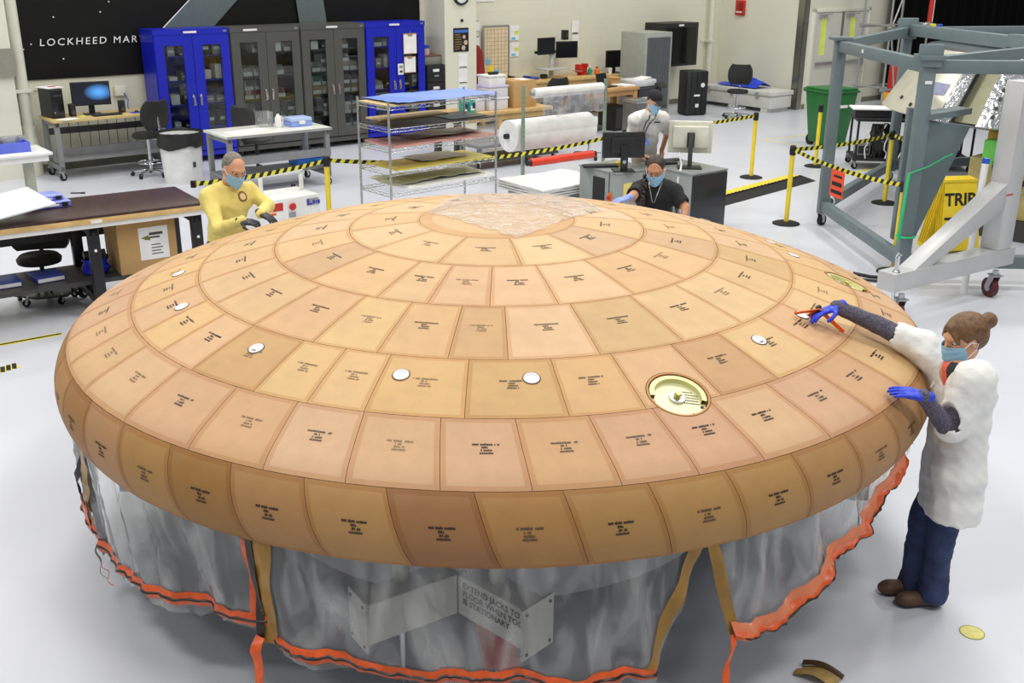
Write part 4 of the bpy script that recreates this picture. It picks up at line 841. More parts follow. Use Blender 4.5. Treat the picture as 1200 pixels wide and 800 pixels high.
# man in yellow
hl = px(316, 251, 1.26); hr = px(292, 258, 1.24)
bx_, by_ = -2.36, 2.5
fdir = (.62, -.62, -.55)
perY, P, f, s, u, D = figure('person in pale yellow long sleeve shirt and black gloves at the rim', (277, 183), 1.72, (bx_, by_), (.66, -.66, -.5),
    [(px(306, 250, 1.3), px(312, 241, 1.3)+V3(-.02, .14, -.03), V3(.9, -.5, -.35), V3(.1, -.1, 1), .22, -1), (px(283, 259, 1.27), px(256, 268, 1.18), V3(1, -.15, -.1), V3(0, -.3, 1), .22, 1)], M_SKIN, M_HAIRG, M_YTEE, True, gloves=M_KGLOVE, hk=1.08, sh_w=.185)

from mathutils.bvhtree import BVHTree
BVHC = {}
def surf(o, p, d):
    """first hit on a mesh part from world point p along d (parts sit unrotated under their root)"""
    me = o.data; off = o.parent.location
    if o.name not in BVHC: BVHC[o.name] = BVHTree.FromPolygons([v.co+off for v in me.vertices], [tuple(q.vertices) for q in me.polygons])
    h = BVHC[o.name].ray_cast(Vector(p), Vector(d).normalized()); return h[0], h[1]
def kid(per, name): return [c for c in per.root.children if c.name.startswith(name)][0]
def patch(per, name, garment, c, sx, sy, m, face, upv=(0, 0, 1), n=8, off=.004, disc=False):
    g_ = kid(per, garment); f3 = Vector(face).normalized(); x = Vector(upv).cross(f3).normalized(); y = f3.cross(x)
    def fn(a, b):
        q = Vector(c)+x*sx*(a-.5)+y*sy*(b-.5); h = surf(g_, q+f3*.19, -f3); return (h[0]+f3*off) if h[0] else q
    k = MB()
    if disc:
        vs = [fn(.5, .5)]+[fn(.5+.5*math.cos(t), .5+.5*math.sin(t)) for t in [i*2*PI/20 for i in range(20)]]; k.add(vs, [(0, 1+i, 1+(i+1) % 20) for i in range(20)])
    else: k.grid(fn, n, n)
    return per.fit(k.build(name, m, smooth=60))
patch(perY, 'chest_print', 'shirt', D['chest']+D['sdv']*.07+V3(0, 0, .09), .085, .085, mat('print_brown', (132, 88, 50), .7), D['fd'], disc=True)
patch(perY, 'chest_print_centre', 'shirt', D['chest']+D['sdv']*.07+V3(0, 0, .09), .055, .055, mat('print_cream', (226, 206, 150), .7), D['fd'], disc=True, off=.006)
# small clear bag and orange scraper the man handles
tg = thing('hand_tool', 'small orange and brass hand tool between black gloved hands', 'tool', px(313, 254, 1.27)); m = MB(); m.bar((-.05, 0, 0), (.03, .02, .0), .03, .02); m.build('tool_body', mat('brass_tool', (150, 120, 60), .4, .5), tg, bevel=.003); MB().bar((.02, .015, .012), (.07, .03, .02), .035, .02).build('tool_grip', mat('tool_orange', (224, 120, 70), .5), tg, bevel=.004)
# woman in black
bw = px(768, 186, 1.56)
perB, P, f, s, u, D = figure('person in black tee with braid bending over the far rim', (768, 186), 1.56, (bw.x+.06, bw.y+.22), (-.22, -.85, -.45),
    [(px(800, 262, 1.0), px(797, 246, 1.12)+V3(.06, .1, 0), V3(-.4, -.7, -.3), V3(0, 0, 1), .3, -1), (px(736, 232, 1.32), px(745, 235, 1.26)+V3(-.02, .14, .0), V3(-.8, -.5, -.15), V3(0, 0, 1), .25, 1)], M_SKIN2, M_HAIRD, M_BTEE, False, sh_w=.165, hk=1.02, legm=M_BTEE)
g = hsdf([px(727, 233, 1.31)], .0045, .16); hand_sdf(g, px(735, 232, 1.325), V3(-.8, -.5, -.15), V3(0, 0, 1), 1, .25, k=1.07); perB.fit(g.mesh('glove', mat('pale_blue_glove', (140, 160, 225), .5)))
# braid over her right shoulder
nk = D['neck']; a = P(-.07, -.04, -.05); sh_c = kid(perB, 'shirt')
pts = [a, a-D['sdv']*.06+V3(0, 0, -.05)]
for i in range(7):
    q = nk-D['sdv']*(.085+.004*i)+V3(0, 0, -.03-.042*i); h = surf(sh_c, q+D['fd']*.5, -D['fd']); pts.append((h[0] if h[0] else q)+D['fd']*.016)
g = SDF(*bounds(pts, .06), .004)
def along(t): k = t*(len(pts)-1); i = min(int(k), len(pts)-2); return Vector(pts[i]).lerp(Vector(pts[i+1]), k-i)
for i in range(26):
    t = i/25; o_ = D['sdv']*(.012*math.sin(i*PI)) if False else D['sdv']*(.011*(1 if i % 2 else -1)); c_ = along(t)+o_; g.ell(tuple(c_), (.016, .016, .021), .003)
perB.fit(g.mesh('braid', M_HAIRD, smooth=0))
for b in (-1, 1):
    pts = []
    for i in range(9):
        q = nk+D['sdv']*(b*.06*(1-i/9.0))+V3(0, 0, -.02-.022*i); h = surf(sh_c, q+D['fd']*.5, -D['fd']); pts.append((h[0] if h[0] else q)+D['fd']*.006)
    perB.fit(MB().tube(pts, .004, 6).build('lanyard_cord', M_STEEL, smooth=60))
patch(perB, 'name_badge', 'shirt', nk+D['sdv']*.0+V3(0, 0, -.27), .07, .03, M_PAPER, D['fd'], off=.008)
# man in white polo
mh = px(765, 186, 1.02)
perW, P, f, s, u, D = figure('person in white polo and black cap standing at the computer console', (770, 109), 1.72, (1.70, 7.62), (.42, -.8, -.42),
    [(V3(1.93, 7.62, .9), V3(1.97, 7.52, 1.13), V3(.05, .1, -.95), V3(.6, -.6, .1), .3, -1), (px(752, 182, .94), px(737, 172, 1.04), V3(.85, -.45, -.12), V3(0, 0, 1), .3, 1)], M_SKIN, M_HAIRD, M_POLO, False, cap=True, legm=mat('khaki', (170, 160, 140), .8), sh_w=.21)
sh_c = kid(perW, 'shirt'); nk = D['neck']
for b in (-1, 1):
    pts = []
    for i in range(12):
        q = nk+D['sdv']*(b*.055*(1-i/12.0))+V3(0, 0, -.01-.029*i); h = surf(sh_c, q+D['fd']*.5, -D['fd']); pts.append((h[0] if h[0] else q)+D['fd']*.006)
    perW.fit(MB().tube(pts, .006, 6).build('lanyard_strap', M_DKGREY, smooth=60))
patch(perW, 'badge', 'shirt', nk+V3(0, 0, -.40), .06, .085, mat('badge_blue', (110, 140, 215), .4), D['fd'], off=.012)
patch(perW, 'chest_print', 'shirt', nk+D['sdv']*.12+V3(0, 0, -.17), .07, .018, M_DKGREY, D['fd'], off=.004)
c = D['neck']
for b in (-1, 1):
    m = MB(); m.grid(lambda a_, v_: c+D['sdv']*(b*(.06-.02*v_))+D['fd']*(.03+.045*v_)+V3(0, 0, .01-.05*v_-.03*a_)+D['sdv']*(b*.03*a_), 4, 5, thick=.004); perW.fit(m.build('collar', M_POLO, smooth=60))
# ------------------------------------------------------------------ shared furniture
def pane_mat(name, tint=(.9, .93, .93), gl=.5):
    m = bpy.data.materials.new(name); m.use_nodes = True; nt = m.node_tree; nt.nodes.clear(); o = nt.nodes.new('ShaderNodeOutputMaterial'); t = nt.nodes.new('ShaderNodeBsdfTransparent'); g = nt.nodes.new('ShaderNodeBsdfGlossy'); x = nt.nodes.new('ShaderNodeMixShader'); fz = nt.nodes.new('ShaderNodeFresnel'); n = nt.nodes.new('ShaderNodeTexNoise'); n.inputs['Scale'].default_value = 2
    mr = nt.nodes.new('ShaderNodeMapRange'); mr.inputs[3].default_value = .02; mr.inputs[4].default_value = .08; nt.links.new(n.outputs['Fac'], mr.inputs[0]); nt.links.new(mr.outputs[0], g.inputs['Roughness'])
    t.inputs[0].default_value = (*tint, 1); fz.inputs[0].default_value = 1.5; nt.links.new(fz.outputs[0], x.inputs[0]); nt.links.new(t.outputs[0], x.inputs[1]); nt.links.new(g.outputs[0], x.inputs[2]); nt.links.new(x.outputs[0], o.inputs[0]); return m
M_PANE = pane_mat('cabinet_glass'); M_CABB = mat('cobalt_enamel', (16, 30, 176), .35, var=.05); M_CABG = mat('charcoal_enamel', (78, 78, 74), .45, var=.05); M_INK = M_DKGREY
M_BIN = mat('clear_bin', (214, 216, 214), .35, var=.06, alpha=.93); M_BINI = mat('bin_inside', (150, 152, 150), .6)
def bin_mesh(w_=.2, d_=.26, h_=.15):
    m = MB(); t_ = .006
    m.b2(-w_/2, w_/2, -d_/2, d_/2, 0, t_); m.b2(-w_/2, w_/2, d_/2-t_, d_/2, t_, h_)
    for x in (-1, 1): m.prism([(-d_/2, t_), (d_/2-t_, t_), (d_/2-t_, h_), (-d_/2+.06, h_), (-d_/2, h_*.45)], x*w_/2, x*(w_/2-t_), plane='yz')
    m.b2(-w_/2+t_, w_/2-t_, -d_/2, -d_/2+t_, t_, h_*.45)
    me_o = m.build('storage_bin', M_BIN); me = me_o.data; bpy.data.objects.remove(me_o); return me
BINME = bin_mesh()
def cabinet(name, label, s0, wd, dp, h, m, hz0, contents, front_d=.72):
    t = thing(name, label, 'cabinet', fr(s0+wd/2, front_d-dp/2, 0), AL); e = .02; zb = hz0
    b = MB(); b.b2(-wd/2, -wd/2+e, -dp/2+.025, dp/2, zb, h-.085); b.b2(wd/2-e, wd/2, -dp/2+.025, dp/2, zb, h-.085); b.b2(-wd/2, wd/2, -dp/2, dp/2, h-.085, h); b.b2(-wd/2+e, wd/2-e, -dp/2+.025, dp/2, zb, zb+.08); b.b2(-wd/2+e, wd/2-e, dp/2-e, dp/2, zb+.08, h-.05); b.build('carcass', m, t)
    zs = [zb+.08+(h-zb-.13)*k/5 for k in range(1, 5)]
    for z in zs: MB().b2(-wd/2+e, wd/2-e, -dp/2+.08, dp/2-e, z-.012, z+.012).build('shelf', m, t)
    for sgn in (-1, 1):
        x0, x1 = (-wd/2+.012, -.004) if sgn < 0 else (.004, wd/2-.012); z0, z1 = zb+.1, h-.09; y0, y1 = -dp/2, -dp/2+.022; gx0, gx1 = x0+.15, x1-.16; gz0, gz1 = z0+.16, z1-.16
        if sgn > 0: gx0, gx1 = x0+.16, x1-.15
        d = MB(); d.b2(x0, gx0, y0, y1, z0, z1); d.b2(gx1, x1, y0, y1, z0, z1); d.b2(gx0, gx1, y0, y1, z0, gz0); d.b2(gx0, gx1, y0, y1, gz1, z1); do = d.build('door', m, t)
        MB().b2(gx0, gx1, y0+.008, y0+.012, gz0, gz1).build('glass_pane', M_PANE, do)
        hx = x1-.06 if sgn < 0 else x0+.06; hh = MB(); hh.b2(hx-.015, hx+.015, y0-.01, y0, 1.0-.06, 1.0+.12); hh.tube([(hx, y0-.01, 1.08), (hx, y0-.045, 1.09), (hx-.012*sgn, y0-.05, .95)], .009, 8); hh.build('handle', M_CHROME, do, smooth=50)
    MB().b2(-wd/2+.5 if contents != 1 else -.4, -wd/2+.72 if contents != 1 else -.15, -dp/2-.005, -dp/2, h-.062, h-.03).build('label_strip', M_WHITE, t); MB().b2(wd/2-.1, wd/2-.04, -dp/2-.005, -dp/2, h-.055, h-.03).build('maker_plate', M_STEEL, t)
    if zb > .05:
        c_ = MB()
        for x in (-wd/2+.08, wd/2-.08):
            for y in (-dp/2+.08, dp/2-.08): c_.cyl((x, y, 0), (x, y, zb), .025, n=10)
        c_.build('foot', M_BLACK, t)
    return t, [zb+.09]+[z+.013 for z in zs]
CW = 1.215; CS0 = 10.0
cs0 = sd(pxd(184, 90, .72))[0]; cs_end = sd(pxd(499, 90, .72))[0]; CW = (cs_end-cs0)/4-.012
crng = random.Random(5); cab_defs = [('blue_cabinet', 'cobalt blue glass door cabinet beside the computer desk', M_CABB), ('charcoal_cabinet', 'charcoal glass door cabinet next to the blue one by the desk', M_CABG), ('charcoal_cabinet', 'charcoal glass door cabinet with paper filled bins beside the other blue one', M_CABG), ('blue_cabinet', 'cobalt blue glass door cabinet with clipboards hung on its door', M_CABB)]
ORD = ['first', 'second', 'third', 'fourth']
CN = ['deskside blue cabinet', 'charcoal cabinet touching the deskside blue one', 'charcoal cabinet touching the clipboard cabinet', 'blue clipboard cabinet']
M_BLK2 = mat('black_box', (26, 26, 28), .6); M_SILV = mat('silver_part', (170, 172, 174), .35, .5); M_GOLD = mat('amber_box', (150, 110, 40), .6)
for ci, (nm, lb, m_) in enumerate(cab_defs):
    s0 = cs0+ci*(CW+.016); cobj, zs = cabinet(nm, lb, s0, CW, .58, 2.15, m_, .1, ci)
    for li, z in enumerate(zs):
        for k in range(4):
            x = s0+CW*(.19+.1*(k % 2)) if k < 2 else s0+CW*(.64+.13*(k % 2)); x = s0+(.27, .42, .73, .88)[k]*CW-.03*CW
            r = crng.random(); nmz = ['lowest', 'second', 'middle', 'fourth', 'top'][li]
            if ci in (1, 2) and r < .85 or (ci == 3 and r < .6):
                o = link('storage_bin', BINME); o.location = fr(x, .5, z); o.rotation_euler = (0, 0, AL+crng.uniform(-.04, .04)); o.scale = (.8, 1, 1); tag(o, 'clear bin %s from the desk end, %s shelf, %s' % (ORD[k], nmz, CN[ci]), 'bin', 'bins in cabinet %s shelf %s' % ('abcd'[ci], nmz))
                if crng.random() < .5 and li < 4: o2 = link('storage_bin', BINME); o2.location = fr(x, .5, z+.152); o2.rotation_euler = (0, 0, AL); o2.scale = (.8, 1, .9); tag(o2, o['label'].replace('clear bin', 'stacked bin'), 'bin', o['group']+' upper')
                if crng.random() < .6:
                    q = MB(); 
                    for j in range(4): q.box((-.05+.035*j, .0, .08), (.012, .2, .12), 0, R=Matrix.Rotation(crng.uniform(-.3, .3), 3, 'Y'))
                    qo = q.build('bin_contents', crng.choice([M_PAPER, M_PAPER, M_SILV, mat('cream_fold', (226, 208, 170), .7)])); qo.parent = o
            elif r < .95 and li != 1 or ci == 0:
                w_, h_ = crng.uniform(.1, .15), crng.uniform(.06, .24); b_ = MB(); b_.b2(-w_/2, w_/2, -.12, .12, 0, h_); b_.b2(-w_*.4, w_*.4, -.125, -.118, h_*.35, h_*.6, 1); cn_, mm = crng.choice([('black', M_BLK2), ('black', M_BLK2), ('grey', M_GREYM), ('silver', M_SILV), ('amber', M_GOLD) if li == 4 else ('black', M_BLK2), ('white', M_PAPER)])
                o = b_.build('equipment_box', [mm, M_PAPER], bevel=.004); o.location = fr(x, .5, z); o.rotation_euler = (0, 0, AL); tag(o, '%s box %s from the desk end, %s shelf, %s' % (cn_, ORD[k], nmz, CN[ci]), 'box', 'boxes in cabinet %s shelf %s' % ('abcd'[ci], nmz))
# clipboards and thermometer on the last blue cabinet
for k, (u0, v0, u1, v1) in enumerate(((473, 40, 488, 62), (474, 67, 487, 84))):
    a, b_ = pxd(u0, v0, .745), pxd(u1, v1, .745); t = thing('clipboard', ['clipboard with white sheet hung high on blue cabinet door', 'white paper sheet hung below the clipboard on blue cabinet door'][k], 'clipboard', (a+b_)/2, AL); w_, h_ = sd(b_)[0]-sd(a)[0], a.z-b_.z
    MB().b2(-w_/2-.01, w_/2+.01, 0, .006, -h_/2-.01, h_/2+.01).build('board', mat('board_tan', (196, 150, 110), .6), t); MB().b2(-w_/2, w_/2, -.003, 0, -h_/2, h_/2*.92).build('page', M_PAPER, t)
    q = MB(); q.b2(-.05, .05, -.012, 0, h_/2*.8, h_/2*.95); q.tube([(-.02, -.004, h_/2), (0, -.004, h_/2+.06), (.02, -.004, h_/2)], .004, 6); q.build('clip', M_STEEL, t)
P_ = pxd(469, 81, .75); t = thing('wall_meter', 'white handheld meter hung on the blue cabinet handles', 'meter', P_, AL); MB().b2(-.06, .06, -.03, 0, -.1, .1).build('housing', M_WHITE, t, bevel=.012); MB().b2(-.035, .035, -.034, -.03, .02, .07).build('screen', M_GREYM, t); MB().b2(-.03, .03, -.034, -.03, -.06, -.02).build('keypad', M_DKGREY, t)
# white peak of folded paper on the first cabinet
P_ = px(205, 31, 2.15); t = thing('paper_tent', 'small white folded paper standing on top of blue cabinet', 'paper', P_, AL); MB().add([(-.06, 0, 0), (.06, 0, 0), (.03, .03, .17), (-.0, .06, 0)], [(0, 1, 2), (1, 3, 2), (3, 0, 2), (0, 3, 1)]).build('folded_sheet', M_WHITE, t)
# filing cabinet with box on top, between cabinet and pilaster
fs0 = cs_end+.0; t = thing('filing_cabinet', 'black four drawer filing cabinet beside the pilaster', 'filing cabinet', fr(fs0+.235, .40, 0), AL); MB().b2(-.21, .21, -.3, .34, 0, 1.34).build('body', M_BLACK, t)
for k in range(4):
    z = .05+k*.325; dr = MB().b2(-.2, .2, -.325, -.3, z, z+.31).build('drawer', M_BLACK, t, bevel=.004); MB().b2(-.07, .07, -.33, -.325, z+.19, z+.24).build('label_card', M_WHITE, dr); MB().b2(-.05, .05, -.345, -.325, z+.1, z+.13).build('handle', M_STEEL, dr)
t = thing('metal_file_box', 'grey metal file box on the black filing cabinet', 'box', fr(fs0+.235, .42, 1.34), AL); MB().b2(-.19, .19, -.2, .2, 0, .15).build('box_body', mat('greygreen', (128, 132, 118), .5), t, bevel=.006); MB().b2(-.2, .2, -.21, .21, .15, .17).build('lid', mat('maroon_lid', (110, 70, 60), .5), t, bevel=.004)
t = thing('wipes_tub', 'small tub with blue lid on the grey file box', 'tub', fr(fs0+.2, .42, 1.51), AL); MB().lathe([(.001, 0), (.075, 0), (.08, .02), (.08, .12)], 20).build('tub_body', mat('tub_multi', (220, 196, 190), .5, var=.3, scale=30), t, smooth=40); MB().lathe([(.083, .12), (.083, .17), (.07, .18), (.001, .18)], 20).build('tub_lid', M_BLUE, t, smooth=40)
# ------------------------------------------------------------------ computer desk on the left
def bench(name, label, A, wd, dp, h, topm, legm, rz=AL, th=.04, cast=True, shelf=None, beam=True):
    t = thing(name, label, 'table', A, rz)          # A: front left foot position
    MB().b2(0, wd, 0, dp, h-th, h).build('table_top', topm, t, bevel=.004)
    zc = .13 if cast else 0
    for x in (.06, wd-.06):
        lg = MB(); lg.b2(x-.035, x+.035, .04, .11, zc, h-th); lg.b2(x-.035, x+.035, dp-.11, dp-.04, zc, h-th); lg.b2(x-.03, x+.03, .04, dp-.04, h-th-.07, h-th); lg.b2(x-.03, x+.03, .04, dp-.04, zc+.02, zc+.09); lg.build('leg_frame', legm, t, bevel=.003)
        if cast:
            for y in (.08, dp-.08): c_ = MB(); caster(c_, (x, y, 0), .055, .035, .4); c_.build('caster', [M_RUBBER, M_STEEL], t, smooth=40)
    if beam: MB().b2(.06, wd-.06, dp*.5-.03, dp*.5+.03, .32, .44).build('stretcher', legm, t)
    if shelf: MB().b2(.05, wd-.05, .1, dp-.05, shelf-.02, shelf+.02).build('lower_shelf', legm, t)
    return t
M_LEGD = mat('dark_leg', (66, 66, 66), .45); M_LEGG = mat('grey_leg', (128, 130, 132), .45); M_MAPT = mat('maple_top', (206, 182, 122), .4, var=.1, scale=5)
dA = px(62, 142, .92); dA.z = 0
desk = bench('computer_desk', 'maple topped computer desk on casters under the banner', dA, 1.74, .76, .92, M_MAPT, M_LEGG, shelf=.3)
MB().b2(.1, 1.64, .68, .7, .62, .72).build('cable_tray', M_DKGREY, desk); cb = MB(); nz = noise1(9)
for k in range(9): x = .25+.15*k; cb.tube([(x+.03*nz(k*3+i), .66+.01*nz(i), .88-.1*i) for i in range(7)], .005, 6)
cb.build('hanging_cable', M_BLACK, desk, smooth=60)
def on(A, x, y, z, rz=AL): return A+Matrix.Rotation(rz, 3, 'Z') @ Vector((x, y, z))
def pc_tower(loc, rz, label):
    t = thing('computer_tower', label, 'computer', loc, rz); MB().b2(-.1, .1, -.22, .22, 0, .44).build('case', M_BLACK, t, bevel=.012); MB().b2(-.085, .085, -.235, -.218, .03, .42).build('front_panel', mat('gloss_black', (18, 18, 20), .2), t, bevel=.006); MB().b2(-.06, .06, -.238, -.234, .33, .35).build('disc_slot', M_DKGREY, t); MB().cyl((-.06, -.24, .09), (-.06, -.234, .09), .012, n=12).build('power_button', M_STEEL, t); return t
pc_tower(on(dA, .14, .46, .92), AL+.12, 'black desktop computer tower on the maple desk'); P_ = on(dA, .14, .46, 1.36); t = thing('paper_stack', 'white papers lying on the computer tower', 'paper', P_, AL+.3); MB().b2(-.13, .13, -.17, .17, 0, .012).build('sheets', M_PAPER, t); MB().b2(-.02, .08, -.05, .02, .012, .02).build('red_tab', M_RED, t)
def screen_mat():
    m = bpy.data.materials.new('desktop_screen'); m.use_nodes = True; nt = m.node_tree; b = nt.nodes['Principled BSDF']; tc = nt.nodes.new('ShaderNodeTexCoord'); sp = nt.nodes.new('ShaderNodeSeparateXYZ'); nt.links.new(tc.outputs['Generated'], sp.inputs[0])
    gr = nt.nodes.new('ShaderNodeTexGradient'); gr.gradient_type = 'SPHERICAL'; mp = nt.nodes.new('ShaderNodeMapping'); mp.inputs['Location'].default_value = (-1.5, 0, -1.15); mp.inputs['Scale'].default_value = (2.1, 0, 2.1); nt.links.new(tc.outputs['Generated'], mp.inputs[0]); nt.links.new(mp.outputs[0], gr.inputs[0])
    cr = nt.nodes.new('ShaderNodeValToRGB'); cr.color_ramp.elements[0].color = (.001, .002, .008, 1); cr.color_ramp.elements[1].color = (.1, .4, 1, 1); cr.color_ramp.elements[0].position = .15; nt.links.new(gr.outputs[0], cr.inputs[0]); nt.links.new(cr.outputs[0], b.inputs['Emission Color']); b.inputs['Emission Strength'].default_value = 1.3; b.inputs['Base Color'].default_value = (.005, .005, .01, 1); b.inputs['Roughness'].default_value = .2; return m
M_SCREEN = screen_mat(); M_OFF = mat('dark_screen', (14, 14, 18), .15)
def monitor(loc, rz, label, w_=.54, h_=.33, z0=.17, scr=None, base=True, tilt=0, logo=False, arm=True, case=None):
    case = case or M_BLACK
    t = thing('monitor', label, 'monitor', loc, rz); Rm = Matrix.Translation((0, 0, z0+h_/2)) @ Matrix.Rotation(tilt, 4, 'X')
    m = MB(); m.M = Rm; m.b2(-w_/2, w_/2, -.02, .015, -h_/2, h_/2); m.prism([(-w_*.32, -h_*.3), (w_*.32, -h_*.3), (w_*.3, h_*.3), (-w_*.3, h_*.3)], .015, .045, plane='xz'); hb = m.build('housing', case, t, bevel=.006)
    m = MB(); m.M = Rm; m.b2(-w_/2+.015, w_/2-.015, -.023, -.0205, -h_/2+.02, h_/2-.015); m.build('screen', scr or M_OFF, t)
    if base:
        m = MB(); m.b2(-.13, .13, -.1, .12, 0, .015); m.build('base', M_BLACK, t, bevel=.005); m = MB(); m.b2(-.045, .045, .05, .075, .01, z0+h_*.5); m.build('neck', M_BLACK, t, bevel=.004)
    if logo: m = MB(); m.lathe([(.0001, .002), (.022, .002), (.022, 0)], 20, c=(0, .0755, z0*.75), R=Matrix.Rotation(-PI/2, 3, 'X')); m.build('round_logo', M_STEEL, t)
    return t
monitor(on(dA, .72, .4, .92), AL-.12, 'black monitor with glowing blue desktop on the maple desk', .58, .36, .14, M_SCREEN)
kb = thing('keyboard', 'black keyboard in front of the glowing monitor', 'keyboard', on(dA, .86, .17, .92), AL+.05); MB().b2(-.22, .22, -.07, .07, 0, .022).build('keyboard_body', M_BLACK, kb, bevel=.004)
ky = MB()
for i in range(14):
    for j in range(5): ky.box((-.2+.0305*i, -.05+.025*j, .025), (.024, .019, .008))
ky.build('keys', M_DKGREY, kb)
for x, lb in ((.4, 'small black speaker beside the computer tower'), (1.16, 'small black speaker right of the glowing monitor')):
    t = thing('desk_speaker', lb, 'speaker', on(dA, x, .36, .92), AL+.1); MB().b2(-.045, .045, -.05, .05, 0, .19).build('cabinet', M_BLACK, t, bevel=.015); MB().lathe([(.001, 0), (.033, .004), (.037, .006)], 18, c=(0, -.052, .07), R=Matrix.Rotation(PI/2, 3, 'X')).build('cone', M_DKGREY, t, smooth=40)
t = thing('desk_note', 'white paper sheet lying at the desk edge', 'paper', on(dA, .24, .08, .92), AL+.5); MB().b2(-.14, .14, -.1, .1, 0, .004).build('sheet', M_PAPER, t); t = thing('desk_note', 'lime sticky note pad near the black speaker', 'note', on(dA, .5, .22, .92), AL+.3); MB().b2(-.04, .04, -.04, .04, 0, .01).build('pad', MATS['note_lime'], t)
t = thing('mouse_mat', 'blue mouse mat with dark mouse on the desk', 'mouse mat', on(dA, 1.36, .22, .92), AL); MB().b2(-.12, .12, -.1, .1, 0, .004).build('mat', M_BLUE, t); MB().lathe([(.001, .034), (.02, .03), (.032, .015), (.034, 0)], 16, c=(-.02, 0, .004)).build('mouse', M_BLACK, t, smooth=50)
P_ = pxd(140, 106, .03); t = thing('wall_outlet', 'cream wall outlet box with hanging blue cables', 'outlet', P_, AL); MB().b2(-.09, .09, -.05, 0, -.08, .08).build('box', M_TRIMW, t, bevel=.005); MB().tube([(.05, -.06, -.04), (.1, -.07, -.15), (.08, -.07, -.25), (.13, -.06, -.38)], .008, 6).build('cable', M_BLUE, t, smooth=60)
# ------------------------------------------------------------------ chairs
def task_chair(loc, rz, label, seat_h=.6, back=True, chrome=True, drafting=True, bm_=None):
    t = thing('task_chair', label, 'chair', loc, rz); bm_ = bm_ or mat('chair_black', (34, 34, 34), .75, var=.15); met = M_CHROME if chrome else M_BLACK
    MB().lathe([(.001, .06), (.2, .055), (.23, .03), (.23, .0), (.2, -.02), (.001, -.02)], 28, c=(0, 0, seat_h)).build('seat', bm_, t, smooth=50)
    if back:
        m = MB(); m.grid(lambda u, v: (.25*(2*u-1)*(1-.35*abs(2*v-1)**3), .2+.05*(1-(2*u-1)**2)-.03*math.sin(v*PI)+.03*v, seat_h+.14+.42*v), 14, 12, thick=.05); m.build('backrest', bm_, t, smooth=60)
        m = MB(); m.tube([(0, .05, seat_h-.03), (0, .26, seat_h-.02), (0, .3, seat_h+.08), (0, .27, seat_h+.32)], .018, 8); m.build('back_post', met, t, smooth=60)
    MB().cyl((0, 0, .09), (0, 0, seat_h-.02), .026, n=14).build('gas_column', met, t, smooth=40)
    for k in range(5):
        a = 2*PI*k/5+.3; m = MB(); m.bar((0, 0, .1), (.28*math.cos(a), .28*math.sin(a), .075), .045, .03); m.build('foot', met, t, bevel=.006); m = MB(); caster(m, (.29*math.cos(a), .29*math.sin(a), 0), .03, .035, a); m.build('caster', [M_RUBBER, M_BLACK], t, smooth=40)
    if drafting: m = MB(); m.tube([(.2*math.cos(x), .2*math.sin(x), .22) for x in [i*PI/12 for i in range(24)]], .01, 8, closed=True); m.bar((-.2, 0, .22), (.2, 0, .22), .012, .012); m.build('foot_ring', met, t, smooth=60)
    return t
task_chair(px(178, 206), AL+PI+.35, 'black task chair with round seat at the maple desk', .62)
cp = px(300, 200); task_chair(px(303, 203), AL+PI*.62, 'dark grey task chair tucked behind the white top table', .52, drafting=False, chrome=False, bm_=mat('chair_grey', (58, 58, 56), .7))
# trash can
P_ = px(216, 212); t = thing('trash_can', 'white round trash can lined with black bag', 'trash can', P_, AL); MB().lathe([(.001, .0), (.28, 0), (.32, .72), (.305, .72), (.27, .02), (.001, .02)], 36).build('barrel', M_WHITE, t, smooth=40)
nb = noise1(17); g = MB(); g.grid(lambda u, v: ((.335+.018*nb(u*40)*v+.01*v)*math.cos(2*PI*u), (.335+.018*nb(u*40)*v+.01*v)*math.sin(2*PI*u), .76-(.22+.05*nb(u*13))*v), 72, 6); g.grid(lambda u, v: ((.334-.07*v)*math.cos(2*PI*u), (.334-.07*v)*math.sin(2*PI*u), .762-.35*v+.01*nb(u*25)), 72, 5); g.add([(.27*math.cos(a_), .27*math.sin(a_), .42) for a_ in [i*PI/12 for i in range(24)]], [tuple(range(24))]); g.build('bag_liner', mat('black_bag', (34, 34, 34), .3, var=.2, bump=.5, bscale=25), t, smooth=50); MB().b2(.05, .09, -.312, -.28, .25, .33).build('stencil_mark', M_DKGREY, t)
